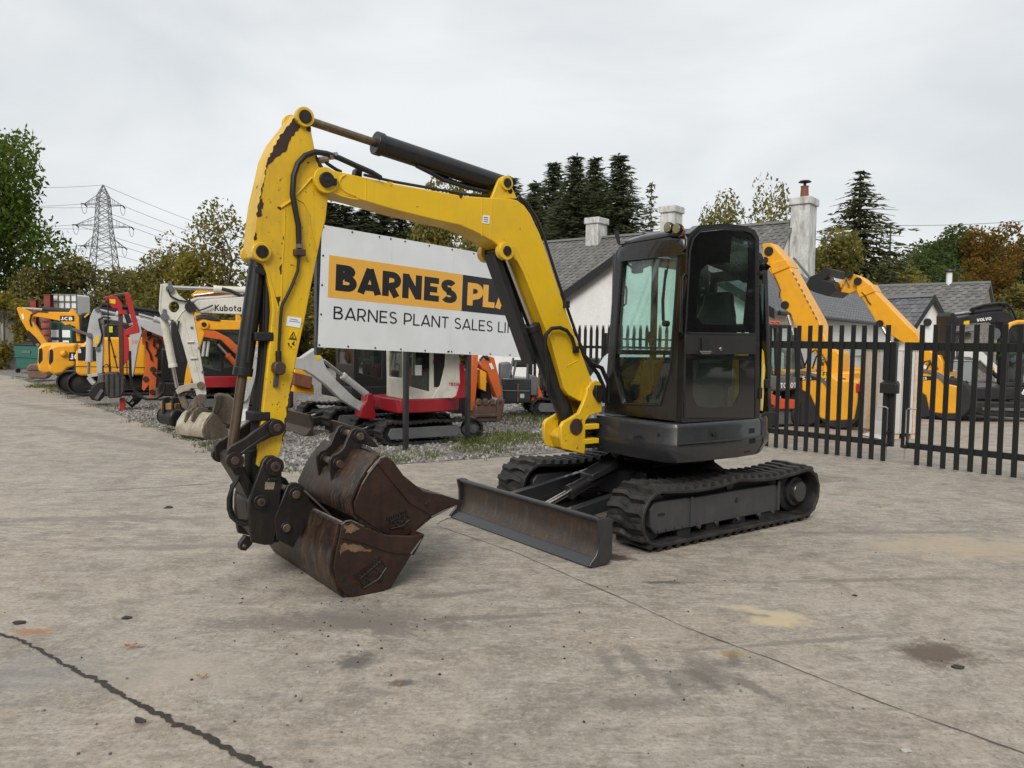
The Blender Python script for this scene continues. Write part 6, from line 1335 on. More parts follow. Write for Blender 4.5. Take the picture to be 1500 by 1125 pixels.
# red and white excavator under the sign board
O_ = Vector((-1.62, 12.95, 0)); tk = mini('red and white mini excavator under the sign board with a grey boom', O_, R(213), .74, DRED, CREAM, DRED, deckh=1.0)
fk_ = Frame(O_, R(213)); yb = -.10
bo_ = PX(fk_, yb - .09, yb + .09, [(541, 601), (537, 593), (519.5, 582.5), (491, 555.5), (479.6, 541), (475.4, 532.7), (474, 526), (462.6, 510), (457, 514), (442.7, 524), (425, 524), (400, 516), (385, 512), (385, 527), (405, 532), (435, 541), (447, 542.7), (459.7, 549.8), (478, 564), (499.5, 585), (528, 603), (537, 606)], 'boom', LGREY, tk, .012)
PX(fk_, yb - .13, yb + .13, [(528, 612), (529, 598), (537, 588), (538, 578), (545, 576), (551, 586), (548, 594), (552, 608), (548, 616)], 'swing_post', DRED, tk, .015)
a_, b_ = fk_.P(yb + .1, 477, 528), fk_.P(yb + .1, 541, 579); ram(tk, 'boom_ram', (b_.x, yb, b_.z), (a_.x, yb, a_.z), .055, .028, .55, LGREY)
PX(fk_, yb + .09, yb + .094, [(461, 519), (467, 517), (471, 525), (465, 528)], 'yellow_sticker', DECY, bo_, 0)
c = fk_.P(yb + .09, 536, 600); obj('pin_boss', MB().cyl((c.x, yb + .08, c.z), (c.x, yb + .12, c.z), .06), LGREY, bo_, .005)
di = PX(fk_, yb - .08, yb + .08, [(373.5, 505), (382, 508), (384, 522), (379.5, 533), (368, 576), (360, 622), (357, 632), (347, 641), (346, 632), (349.5, 608), (356.4, 562), (363, 536), (368, 512)], 'dipper_arm', LGREY, tk, .01)
c = fk_.P(yb + .08, 378, 520)[:]; obj('pin_boss', MB().cyl((c[0], yb - .1, c[2]), (c[0], yb + .11, c[2]), .05), LGREY, di, .005)
PX(fk_, yb + .08, yb + .084, [(362, 541), (371, 539), (367, 556), (359, 556)], 'yellow_sticker', DECY, di, 0); PX(fk_, yb + .08, yb + .084, [(355, 600), (362, 598), (359, 616), (352, 618)], 'white_label', WHITE, di, 0)
PX(fk_, yb + .05, yb + .12, [(357, 575), (362, 573), (366, 578), (362, 586), (356, 590)], 'valve_block', LGREY, di, .006)
sd_ = 1
S_ = .74
pn = lambda x, z: (x * S_, z * S_)
obj('side_panel', MB().prism([pn(.1, 1.0), pn(-.12, 1.3), pn(-.22, 1.7), pn(-.26, 2.3), pn(-.5, 2.3), pn(-.62, 1.75), pn(-.62, 1.0)], .94 * S_, .965 * S_), CREAM, tk, .01)
obj('red_cowl', MB().prism([pn(-.35, .98), pn(-.5, 1.05), pn(-.6, 1.35), pn(-.58, 1.75), pn(-.66, 1.78), pn(-.76, 1.5), pn(-.78, 1.0)], .966 * S_, .985 * S_), DRED, tk, .008)
for x, z, w_, h_, mt in ((-.02, 2.08, .20, .12, RED), (.0, 1.80, .09, .10, RED), (.40, 1.62, .16, .22, WHITE)): obj('sticker', MB().box((x - w_ / 2) * S_, (x + w_ / 2) * S_, .934 * S_, .938 * S_, (z - h_ / 2) * S_, (z + h_ / 2) * S_), mt, tk)
word(tk, 'TB216', .22, .055, lambda u, v, d: (-.33 * S_ - u, .967 * S_ + d, 1.27 * S_ + v), RED, 1.0, .1)
bp_ = Frame(O_, R(213))
# black tracked machine with a wide blade behind it
mj = mini('dark tracked excavator with a worn grey blade left of the red and white one', (-2.75, 14.6, 0), R(216), .88, BLACK, BLACK, MATK, deckh=.95, hide=('hood',))
fj = Frame((-2.75, 14.6, 0), R(216))
PX(fj, -.5, -.02, [(430, 545), (458, 552), (456, 570), (432, 564)], 'rusty_block', rusty('rust_red', (.16, .055, .03), (.24, .09, .05), (.1, .04, .03)), mj, .01); PX(fj, -.5, -.12, [(432, 540), (446, 543), (460, 566), (460, 578), (430, 574)], 'yellow_frame', JCBY, mj, .01)
# cream excavator with big dipper
fF = Frame((-3.1, 14.2, 0), R(200)); kb = thing('excavator', 'cream white excavator with a muddy bucket and dark lettering on its boom', 'excavator', fF.O, fF.phi)
hole = [(254.7 + 8 * math.cos(a_ * math.pi / 6 + .6), 449.3 + 8.5 * math.sin(a_ * math.pi / 6 + .6)) for a_ in range(12)]
out_ = [(235, 416), (242, 415), (251, 416), (254.7, 421), (261.6, 432), (277.8, 444), (284.7, 449.7), (286, 454), (282.4, 456.6), (290, 500), (302, 577), (295, 582), (288, 579), (269.7, 511), (258, 471.7), (252.4, 468), (243, 469), (237, 466), (232.7, 455.5), (233.4, 434.7)]
key = out_[:4] + [(254.6, 421.5)] + [hole[(9 - i) % 12] for i in range(13)] + [(254.9, 421.5)] + out_[4:]
dk = PX(fF, -.12, .12, out_[:5] + hole[::-1][2:3] and key, 'dipper_arm', CREAM, kb, 0)
TB(fF, .121, [(237, 418), (235, 434), (234.5, 455), (238, 464)], .012, 'edge_flange', CREAM, dk, 6); TB(fF, .121, [(258, 470), (266, 458), (276, 450)], .012, 'rib', CREAM, dk, 6); TB(fF, .121, [(268, 463), (280, 510), (297, 575)], .008, 'weld_seam', CREAM, dk, 6)
for p_ in ((249, 423.5), (241, 464)): c = fF.P(.12, *p_); obj('pin_boss', MB().cyl((c.x, .1, c.z), (c.x, .17, c.z), .065), GREYT, dk, .006); c2 = fF.P(.12, p_[0], p_[1] - 5); obj('pin_flag', MB().box(c.x - .03, c.x + .03, .12, .15, c.z, c.z + .13), GREYT, dk, .01)
c = fF.P(.14, 279, 450); obj('pin_flag', MB().lathe([(.02, -.02), (.09, -.02), (.09, .03), (.02, .03)], c, 'y', 14), MATK, dk)
for y_ in (501, 525): TB(fF, .14, [(274 + (y_ - 501) * .2, y_), (284 + (y_ - 501) * .2, y_ - .5)], .018, 'grab_bar', CREAM, dk, 6)
kbm = PX(fF, -.12, .10, [(283.6, 445), (289, 440), (356, 434.7), (400, 432), (400, 461), (358.7, 461), (287, 457.8)], 'boom', CREAM, kb, .01)
a_, b_ = fF.P(0, 250, 421), fF.P(0, 385, 426.5); ram(kb, 'dipper_ram', (b_.x, 0, b_.z), (a_.x, 0, a_.z), .062, .034, .53, CREAM)
a_, b_ = fF.P(0, 322, 424), fF.P(0, 370, 432); TB(fF, .06, [(325, 423), (338, 426), (352, 433), (372, 436)], .03, 'hydraulic_hose', HOSE, kbm)
TB(fF, .02, [(280, 441), (290, 437.5), (320, 436), (356, 432)], .03, 'hydraulic_pipe', LGREY, kbm)
a_ = fF.P(.1, 314.5, 455.3); b_ = fF.P(.1, 314.5, 446.2); c_ = fF.P(.1, 353.5, 455)
word(kb, 'Kubota', .17, b_.z - a_.z, lambda u, v, d: (a_.x - u, .101 + d, a_.z + v), BLACK, abs(c_.x - a_.x) / (fit('Kubota', .17, .06) * (b_.z - a_.z)), .06)
a_, b_ = fF.P(0, 240, 468), fF.P(0, 259.5, 568); ram(kb, 'bucket_ram', (a_.x, 0, a_.z), (b_.x, 0, b_.z), .065, .03, .68, CREAM)
lk_ = PX(fF, .08, .13, [(257, 572), (262, 566), (276, 562), (292, 561), (298, 564), (296, 569), (280, 569), (266, 575), (260, 578)], 'tipping_link', rusty('muddy_cream', (.35, .31, .24), (.48, .45, .38), (.2, .16, .12), .7), kb, .006)
c = fF.P(.13, 294, 564); obj('pin_boss', MB().cyl((c.x, .08, c.z), (c.x, .18, c.z), .06), MUD, lk_, .006)
PX(fF, -.1, .06, [(258, 572), (266, 574), (276, 592), (274, 602), (266, 596)], 'tipping_link', MUD, kb, .006)
hK = PX(fF, -.13, .13, [(276, 596), (284, 584), (292, 577), (302, 578), (302, 585), (296, 592), (300, 600), (290, 608), (276, 616), (268, 620), (266, 612)], 'quick_hitch', MUD, kb, .01)
for p_ in ((285, 594), (277, 614), (270, 611)): c = fF.P(.13, *p_); obj('pin_boss', MB().cyl((c.x, .1, c.z), (c.x, .17, c.z), .05), MUD, hK, .006)
yk = fF.P(.6, 311, 625).y
fF0 = fF; fF = Frame(G(318, 645), R(238)); bk_ = thing('bucket', 'mud-stained cream and brown bucket of the white excavator resting on gravel', 'bucket', fF.O, fF.phi)
sp_ = fF.T(.0, [(312.5, 605.8), (318, 608), (326, 618), (334.4, 631), (333.5, 642), (322, 645.5), (310, 645), (300, 640), (297.5, 632), (300, 622)])
MCREAM = rusty('muddy_cream_shell', (.50, .46, .36), (.26, .21, .16), (.16, .12, .09), .7)
back_ = fF.T(.0, [(334, 640), (322, 645), (310, 644.5), (300, 639.5), (297.8, 632), (300.3, 622), (307, 611), (312, 606.2)])
bucket(bk_, -.72, .0, sp_, back_, -1, MUD, MCREAM, .02)
PX(fF, -.48, -.45, [(270, 618), (274, 604), (284, 596), (298, 598), (304, 606), (298, 616), (286, 626)], 'ear', MUD, bk_, .01); PX(fF, -.28, -.25, [(280, 616), (284, 602), (292, 596), (304, 598), (310, 606), (304, 616), (292, 624)], 'ear', MUD, bk_, .01); fF = fF0
# black drum attachment and tilted yellow hitch beside it
dro = thing('roller_attachment', 'black rounded roller attachment lying beside the muddy bucket', 'roller', (0, 0, 0)); a_, b_ = atY(241, 608, 13.6), atY(259, 612, 13.4)
u_ = (b_ - a_).normalized(); obj('drum', MB().cyl(a_, b_ + u_ * .05, .155, .16, 24), BLACK, dro, .05, 3); obj('drum_end', MB().lathe([(.02, -.06), (.10, -.05), (.155, 0), (.16, .02)], (0, 0, 0), 'x', 20), BLACK, dro).matrix_local = Matrix.Translation(a_) @ u_.to_track_quat('X', 'Z').to_matrix().to_4x4()
YRUST = rusty('rusty_yellow', (.42, .22, .03), (.16, .08, .04), (.5, .3, .05), .7)
c = a_.lerp(b_, .55); obj('mounting_bracket', MB().box(c.x - .15, c.x + .12, c.y - .1, c.y + .1, c.z + .12, c.z + .24), YRUST, dro, .02); obj('mounting_plate', MB().box(c.x - .10, c.x - .06, c.y - .14, c.y + .1, c.z + .05, c.z + .34), MATK, dro, .01); obj('mounting_plate', MB().box(c.x + .06, c.x + .10, c.y - .14, c.y + .1, c.z + .05, c.z + .34), MATK, dro, .01)
for pts in ([(262, 470), (259, 490), (262, 510), (268, 530)], [(284, 447), (292, 455), (300, 452), (312, 447)], [(246, 424), (250, 434), (262, 440), (276, 442)]): TB(fF, .16, pts, .016, 'hydraulic_hose', HOSE, kb)
for px, py in ((292, 510), (281, 480), (297, 545)): c = fF.P(.122, px, py); obj('grease_nipple', MB().cyl((c.x, .12, c.z), (c.x, .135, c.z), .025, n=8), GREYT, dk)
# brown bucket on the gravel behind
fB = Frame((-5.0, 14.3, 0), R(205)); bb_ = thing('bucket', 'brown earth-caked bucket on gravel between the cream and grey dippers', 'bucket', fB.O, fB.phi)
PX(fB, -.3, .25, [(316, 582), (322, 578), (338, 580), (350, 590), (356, 605), (350, 618), (336, 624), (318, 618), (313, 604), (318, 594)], 'shell', MUD, bb_, .03); PX(fB, .255, .275, [(318, 580), (325, 578), (324, 592), (318, 606), (313, 604)], 'ear', MUD, bb_, .006); PX(fB, -.33, -.305, [(318, 580), (325, 578), (324, 592), (318, 606), (313, 604)], 'ear', MUD, bb_, .006)
# yellow, orange and red machines further back
fG = Frame((-4.2, 16.5, 0), R(200)); yj = thing('excavator', 'yellow excavator boom and dipper behind the cream excavator', 'excavator', fG.O, fG.phi)
gb_ = PX(fG, -.12, .12, [(296, 473), (302, 468), (350, 470), (372, 466), (400, 466), (420, 480), (420, 500), (395, 488), (372, 483), (350, 483), (300, 483)], 'boom', JCBY, yj, .01)
gd = PX(fG, -.11, .11, [(285, 458), (290, 457), (298, 462), (304, 470), (302, 480), (292, 512), (283, 545), (278, 572), (268, 574), (272, 545), (280, 505)], 'dipper_arm', JCBY, yj, .01)
c = fG.P(.12, 299, 475.5); obj('pin_boss', MB().cyl((c.x, .1, c.z), (c.x, .17, c.z), .09), JCBY, gb_, .006); obj('pin', MB().cyl((c.x, .16, c.z), (c.x, .18, c.z), .05), MATK, gb_)
PX(fG, .12, .126, [(352, 449), (386, 449), (386, 464), (352, 464)], 'badge_plate', MATK, gb_, 0); a_ = fG.P(.126, 353.5, 462); word(yj, 'JCB', .24, fG.P(.126, 353, 450.5).z - a_.z, lambda u, v, d: (a_.x - u, .127 + d, a_.z + v), WHITE, 1.05, .1)
PX(fG, -.1, .11, [(350, 446), (388, 446), (392, 467), (350, 467)], 'boom_hump', JCBY, gb_, .01)
for k in range(3): TB(fG, .13, [(287, 464 + k * 2), (297, 461 + 2 * k), (310, 464 + 2 * k), (322, 469)], .022, 'hydraulic_hose', HOSE, yj)
PX(fG, -.4, .4, [(385, 500), (425, 500), (425, 560), (385, 560)], 'house_body', JCBY, yj, .03); PX(fG, -.6, .6, [(370, 560), (430, 560), (430, 598), (370, 598)], 'track', RUB, yj, .04)
fY = Frame((-5.4, 21.0, 0), R(200)); yt = thing('excavator', 'yellow and white excavator boom standing above the lettered boom', 'excavator', fY.O, fY.phi)
y_b = PX(fY, -.2, .15, [(280, 432), (288, 425), (300, 424), (330, 425), (345, 420), (352, 425), (352, 436), (284, 437)], 'boom', JCBY, yt, .01); TB(fY, .17, [(284, 433), (310, 430), (340, 427)], .04, 'ram', STEEL, y_b)
PX(fY, -.1, .1, [(292, 425), (298, 419), (305, 419), (308, 424)], 'red_beacon', RED, y_b, .01); PX(fY, -.4, .4, [(345, 436), (385, 436), (385, 560), (345, 560)], 'house_body', JCBY, yt, .03); PX(fY, -.8, .8, [(330, 540), (390, 540), (390, 563), (330, 563)], 'track', RUB, yt, .03)
mo = mini('red and black mini excavator with an orange boom behind the cream dipper', (-6.75, 17.8, 0), R(207), .78, DRED, BLACK, DRED, blade=False)
fO = Frame((-6.75, 17.8, 0), R(207)); ob_ = PX(fO, .98, 1.14, [(288, 492), (296, 483), (317, 485.5), (334, 494), (352, 510), (352, 524), (340, 514), (324, 498), (300, 494)], 'boom', ORNG, mo, .01)
a_, b_ = fO.P(1.06, 319, 504), fO.P(1.06, 346, 534); ram(mo, 'boom_ram', (b_.x, 1.06, b_.z), (a_.x, 1.06, a_.z), .06, .03, .45, ORNG)
for px in (296, 302): TB(fO, 1.0, [(px + 4, 500), (px + 1, 522)], .03, 'white_rail', LGREY, mo)
# orange dipper further left
fE = Frame((-8.0, 20.6, 0), R(204)); oe = thing('excavator', 'orange excavator with its weathered dipper hanging straight down', 'excavator', fE.O, fE.phi)
od = PX(fE, -.13, .13, [(208, 489), (213, 480), (219, 475.5), (223, 476.6), (226.5, 486), (235.8, 497.7), (235, 504), (231.6, 511), (231, 538), (228, 572), (226.5, 583), (219, 582), (218, 563.6), (211, 573), (208, 570), (208.8, 553.4), (213, 545), (213, 508), (208, 504)], 'dipper_arm', ORNG, oe, .01)
PX(fE, -.12, .12, [(226, 487), (240, 491), (262, 494), (285, 505), (285, 520), (262, 506), (240, 503), (230, 503)], 'boom', ORNG, oe, .01)
for c_ in ((218, 480), (233, 500), (224, 541), (213, 555), (223, 574)): c = fE.P(.13, *c_); obj('pin_boss', MB().cyl((c.x, .1, c.z), (c.x, .17, c.z), .07), CHIP, od, .006)
PX(fE, .13, .134, [(215, 487), (219, 484), (223, 487), (222, 492), (215, 493)], 'dark_opening', MATK, od, 0)
for pts in ([(216, 497), (222, 492), (232, 494), (235, 502), (233, 515), (227, 522)], [(214, 500), (215, 510), (220, 518), (222, 528)], [(226, 497), (225, 506), (231, 512), (230, 520)]): TB(fE, .17, pts, .022, 'hydraulic_hose', HOSE, oe)
PX(fE, -.4, .4, [(232, 560), (282, 560), (285, 582), (232, 580)], 'track', RUB, oe, .04); PX(fE, -.3, .3, [(236, 510), (282, 512), (282, 560), (236, 560)], 'house_body', BLACK, oe, .04); PX(fE, -.25, .25, [(228, 568), (240, 570), (238, 582), (228, 583)], 'bucket', MUD, oe, .02)
# post driver
fD = Frame((-7.9, 17.4, 0), R(204)); pd = thing('post_driver', 'red post driver with a tall rusty mast and dark drop weight', 'post driver', fD.O, fD.phi)
hd_ = PX(fD, -.10, .10, [(153, 434), (159, 433.5), (170.8, 434), (179, 445), (179, 454), (186, 455.5), (184, 460.5), (173, 461), (172.5, 452), (164, 451), (159, 443.6)], 'head', RED, pd, .01)
PX(fD, .1, .105, [(160, 438), (169, 438.5), (169, 445), (160, 444)], 'yellow_label', DECY, hd_, 0)
PX(fD, -.08, .08, [(181.8, 429), (190, 430), (198, 460), (204.6, 484), (204, 487), (184, 492), (182, 484), (195, 477), (188, 452)], 'side_arm', RED, pd, .01)
TB(fD, .06, [(151, 437), (165, 433), (180, 430), (188, 429)], .02, 'brace_pipe', MUD, pd)
PX(fD, -.07, .07, [(173, 460), (179.5, 460), (181, 552), (175, 552)], 'mast', rusty('mast_rust', (.07, .028, .02), (.10, .045, .03), (.05, .03, .025)), pd, .006)
PX(fD, -.05, .05, [(180, 480), (187.7, 490), (189.5, 525), (181, 536)], 'red_plate', RED, pd, .008)
a_, b_ = fD.P(.05, 185, 460), fD.P(.05, 191, 477); ram(pd, 'ram', (a_.x, .05, a_.z), (b_.x, .05, b_.z), .05, .03, .7, BLACK)
PX(fD, -.22, .22, [(153, 546), (172.5, 545), (174, 551), (182.6, 553), (182.6, 572), (178, 582), (159, 584), (154.8, 575)], 'drop_weight', plain('weight_grey', (.055, .052, .05), .6, 0, .2), pd, .03)
for i in range(3): PX(fD, .22, .235, [(158 + 8 * i, 548), (160 + 8 * i, 548), (160 + 8 * i, 580), (158 + 8 * i, 580)], 'weight_rib', MATK, pd, 0)
for pts in ([(158, 437), (158.5, 480), (160, 520), (162, 545)], [(160, 492), (166, 515), (172, 540)], [(151, 546), (151, 537), (156, 533), (163, 541)]): TB(fD, .14, pts, .014, 'cable', HOSE, pd)
c = fD.P(.0, 179.5, 592); obj('prop_foot', MB().box(c.x - .055, c.x + .055, -.06, .06, .005, c.z + .14), RED, pd, .015)
TB(fD, .2, [(190, 514), (191, 545), (193, 566), (202, 580), (216, 585), (230, 583), (240, 574), (241, 563), (232, 553), (224, 546)], .03, 'hydraulic_hose', HOSE, pd)
# auger drive and black attachments lying about
fU = Frame((-7.6, 18.0, 0), R(204))
au = thing('auger_drive', 'black and silver auger drive lying on gravel beside the red prop foot', 'auger drive', fU.O, fU.phi)
a_, b_ = fU.P(.1, 188, 592), fU.P(.1, 206, 577); u_ = (b_ - a_); obj('gear_case', MB().cyl(a_, a_ + u_ * .35, .11, .12, 16), BLACK, au, .01); obj('motor', MB().cyl(a_ + u_ * .36, b_, .13, .10, 16), MATK, au, .01); c = fU.P(.2, 187, 588); obj('silver_band', MB().beam(c, fU.P(.2, 193, 581), .05, .07), STEEL, au, .004); obj('silver_band', MB().beam(fU.P(.2, 192, 592), fU.P(.2, 198, 584), .03, .05), STEEL, au, .004)
fH = Frame((-9.3, 18.6, 0), R(204)); bt = thing('hydraulic_breaker', 'black boxy attachment at the foot of the grey dipper', 'attachment', fH.O, fH.phi)
PX(fH, -.25, .25, [(129, 578), (135, 566), (148, 555), (153, 560), (152, 582), (146, 588), (134, 586)], 'box_frame', BLACK, bt, .02); PX(fH, .25, .29, [(138, 584), (148, 570), (152, 572), (143, 586)], 'grey_plate', GREYT, bt, .005); PX(fH, -.1, .27, [(144, 549), (150, 549), (152, 560), (142, 562)], 'mounting_head', GREYT, bt, .01)
# grey excavator dipper
fI = Frame((-8.9, 19.6, 0), R(202)); ge = thing('excavator', 'light grey excavator with its dipper hanging beside the red post driver', 'excavator', fI.O, fI.phi)
gi_ = PX(fI, -.14, .14, [(137, 453), (143.8, 450.4), (148, 462), (151, 472), (151, 513), (149.7, 547), (142, 548), (140.4, 514.6), (137, 496), (129, 491), (127.7, 486), (132, 464)], 'dipper_arm', LGREY, ge, .012)
PX(fI, -.14, .10, [(146, 468), (172, 470), (200, 478), (240, 482), (262, 490), (262, 478), (240, 468), (200, 465), (172, 463), (150, 462)], 'boom', LGREY, ge, .01)
a_, b_ = fI.P(.05, 143, 453.5), fI.P(.05, 205, 468); ram(ge, 'dipper_ram', (b_.x, .05, b_.z), (a_.x, .05, a_.z), .07, .035, .55, LGREY)
a_, b_ = fI.P(.1, 131, 492), fI.P(.1, 129.5, 548); ram(ge, 'bucket_ram', (a_.x, .05, a_.z), (b_.x, .05, b_.z), .075, .035, .66, LGREY)
PX(fI, .14, .145, [(139, 494), (145, 492), (145, 503), (140, 505)], 'yellow_sticker', DECY, gi_, 0); TB(fI, .17, [(143, 508), (148, 500), (150, 490), (147, 478), (145, 468), (152, 464), (162, 466)], .025, 'hydraulic_hose', HOSE, gi_)
for p_ in ((143, 453.5), (149, 471), (131, 491), (143, 511)): c = fI.P(.14, *p_); obj('pin_boss', MB().cyl((c.x, .1, c.z), (c.x, .18, c.z), .06), GREYT, gi_, .005)
PX(fI, .0, .1, [(127, 549), (148, 545), (150, 550), (130, 553)], 'tipping_link', LGREY, ge, .006); TB(fI, .05, [(130, 552), (134, 558), (138, 562)], .06, 'link_bar', LGREY, ge)
PX(fI, -.5, .3, [(214, 470), (290, 474), (300, 500), (214, 500)], 'house_body', BLACK, ge, .04) if 0 else None
fI2 = Frame((-7.9, 19.2, 0), R(202)); g2_ = thing('excavator', 'light grey excavator dipper with a red oval sticker behind the post driver', 'excavator', fI2.O, fI2.phi)
d2 = PX(fI2, -.13, .13, [(190, 480), (200, 473), (206, 478), (208, 486), (202, 508), (197, 540), (194.5, 552), (189, 552), (190, 515)], 'dipper_arm', LGREY, g2_, .01)
PX(fI2, -.13, .1, [(200, 474), (205, 466), (222, 470), (245, 482), (262, 496), (262, 508), (240, 494), (215, 484)], 'boom', LGREY, g2_, .01); PX(fI2, .13, .134, [(193, 498), (202, 498), (201, 504), (193, 503)], 'red_sticker', plain('pink_print', (.6, .3, .28), .5), d2, 0)
a_, b_ = fI2.P(.05, 203, 461), fI2.P(.05, 250, 474); ram(g2_, 'dipper_ram', (b_.x, .05, b_.z), (a_.x, .05, a_.z), .07, .04, .5, LGREY)
PX(fI2, -.2, .2, [(250, 470), (290, 472), (296, 560), (250, 560)], 'house_body', BLACK, g2_, .03)
# black folded booms behind
fK = Frame((-9.4, 24.5, 0), R(200)); bkx = thing('excavator', 'black excavator boom folded low behind the red post driver', 'excavator', fK.O, fK.phi)
PX(fK, -.2, .2, [(140, 452), (150, 445), (158, 447), (170, 452), (200, 452), (214, 458), (236, 460), (240, 470), (200, 468), (160, 464), (142, 462)], 'boom', BLACK, bkx, .02); TB(fK, .2, [(150, 446), (180, 449), (214, 454), (235, 457)], .06, 'ram', MATK, bkx); PX(fK, -.6, .6, [(160, 470), (240, 470), (240, 545), (160, 545)], 'house_body', MATK, bkx, .05)
# tracked yellow machine
fC = Frame((-10.6, 21.8, 0), R(206)); yc_ = thing('excavator', 'yellow tracked excavator with a dark louvred side panel and black cab', 'excavator', fC.O, fC.phi)
bd = PX(fC, -1.3, .7, [(111, 515), (122, 503), (130, 497), (150, 494), (212, 494), (214, 550), (150, 549), (118, 551), (111, 546)], 'house_body', JCBY, yc_, .06, seg=3)
PX(fC, .702, .712, [(114, 512), (118, 508), (141, 508), (141, 529), (114, 528)], 'louvre_panel', MATK, bd, .004)
for k in range(4): PX(fC, .712, .718, [(121, 511.5 + 4.2 * k), (140, 511.5 + 4.2 * k), (140, 513 + 4.2 * k), (121, 513 + 4.2 * k)], 'louvre', BLACK, bd, 0)
a_ = fC.P(.712, 114.2, 517); word(yc_, '8', .2, .11, lambda u, v, d: (a_.x - u, .714 + d, a_.z + v), WHITE, 1.2)
PX(fC, .70, .705, [(111, 536.3), (212, 538.0), (212, 539), (111, 537.3)], 'panel_gap', MATK, bd, 0)
cfr = PX(fC, -1.1, .1, [(150, 494), (151, 478), (156, 474), (172, 474), (200, 474), (200, 494)], 'cab', BLACK, yc_, .03); PX(fC, .101, .105, [(153, 477), (171, 477), (171, 492), (153, 492)], 'cab_glass', DARKGLASS, cfr, 0); PX(fC, .106, .11, [(158, 478), (165, 478), (165, 487), (158, 487)], 'lime_sticker', plain('lime', (.55, .6, .02), .5), cfr, 0)
for k, (px0, px1) in enumerate(((92, 112), (103, 133))):
    y = -.5 + .8 * k; a_ = fC.P(y, (px0 + px1) / 2, 567); r = .36
    o = obj('track', belt_mesh([(x, z) for x, z in belt_path(a_.x, a_.x - 2.6, r - .04, r - .04, r, r, .03, 10)], y - .2, y + .2, .05), RUB, yc_, .01); obj('idler', MB().lathe([(.04, -.1), (r - .1, -.1), (r - .1, .1), (.04, .14)], (a_.x, y, r), 'y', 20), MATK, yc_); obj('track_frame', MB().box(a_.x - 2.5, a_.x, y - .12, y + .12, .2, .5), MATK, yc_, .02)
for pts in ([(160, 496), (160, 549)], [(185, 497), (186, 549)]): TB(fC, .703, pts, .012, 'panel_gap', MATK, bd, 5)
for px, py in ((166, 521), (192, 522), (150, 545)): PX(fC, .70, .72, [(px, py), (px + 4, py), (px + 4, py + 2), (px, py + 2)], 'latch', MATK, bd, 0)
# two yellow machines with rounded bonnets
for k, (lab, sh, Y_) in enumerate((('yellow wheeled machine with a rounded bonnet in front of its twin', 0, 23.6), ('yellow rounded bonnet of the second wheeled machine, half hidden', -15.5, 24.6))):
    c = G(85 + sh, 570 - k * 2); fN = Frame((c.x + .5, Y_ + .3, 0), R(206)); nb = thing('loading_shovel', lab, 'loader', fN.O, fN.phi, 'yellow wheeled machines on the left')
    X = lambda pts: [(a_ + sh, b_ - k * 1.5) for a_, b_ in pts]
    secs = []
    for y in (-.55, -.45, .45, .55):
        i = .0 if abs(y) < .5 else .10; P_ = fN.T(.55, X([(72, 545), (70, 536), (71, 512), (76, 505), (84, 503.5), (112, 503), (112, 537), (100, 540), (92, 548), (80, 550)])); cx = sum(p[0] for p in P_) / len(P_); cz = sum(p[1] for p in P_) / len(P_)
        secs.append([(cx + (x - cx) * (1 - i), y, cz + (z - cz) * (1 - i)) for x, z in P_])
    bn = obj('bonnet', MB().loft(secs), JCBY, nb, .05, 3)
    fx = max(p[0] for p in secs[1]); g_ = fN.T(.3, X([(71.5, 512), (78, 512), (78, 530), (72, 536)]))
    zz = [p[1] for p in g_]; obj('grille', MB().lathe([(.02, -.05), (.19, -.05), (.19, .03), (.15, .04), (.02, .01)], (0, 0, 0), 'x', 20), MATK, bn).matrix_local = Matrix.Translation((fx - .02, .0, (max(zz) + min(zz)) / 2)) @ Matrix.Diagonal((1, 1.6, (max(zz) - min(zz)) / .38, 1))
    obj('grille', MB().prism(fN.T(.55, X([(72.5, 513), (76.5, 511), (78, 515), (78, 529), (73, 535), (71.5, 531)])), .545, .556), MATK, bn, .01)
    obj('exhaust_cap', MB().cyl(fN.P(.56, *X([(90, 519)])[0]), fN.P(.62, *X([(97, 517)])[0]), .09), JCBY, bn, .02) if k == 0 else None
    if k == 0:
        lp = PX(fN, .545, .56, [(101, 516), (111.5, 516), (111.5, 528.5), (101, 528.5)], 'badge_plate', MATK, bn, 0); a_ = fN.P(.56, 102.6, 526.5); word(nb, 'JCB', .24, fN.P(.56, 102, 518.5).z - a_.z, lambda u, v, d: (a_.x - u, .562 + d, a_.z + v), WHITE, 1.05, .1)
    obj('rear_frame', MB().box(-2.2, -.1, -.5, .5, .6, 1.2), JCBY, nb, .04); obj('chassis', MB().box(-2, .6, -.4, .4, .35, .75), MATK, nb, .03)
    for x in (-.25, -1.9):
        for y in (.62, -.62): wheel(nb, (x, y, .46), .46, .32, TYRE, JCBY)
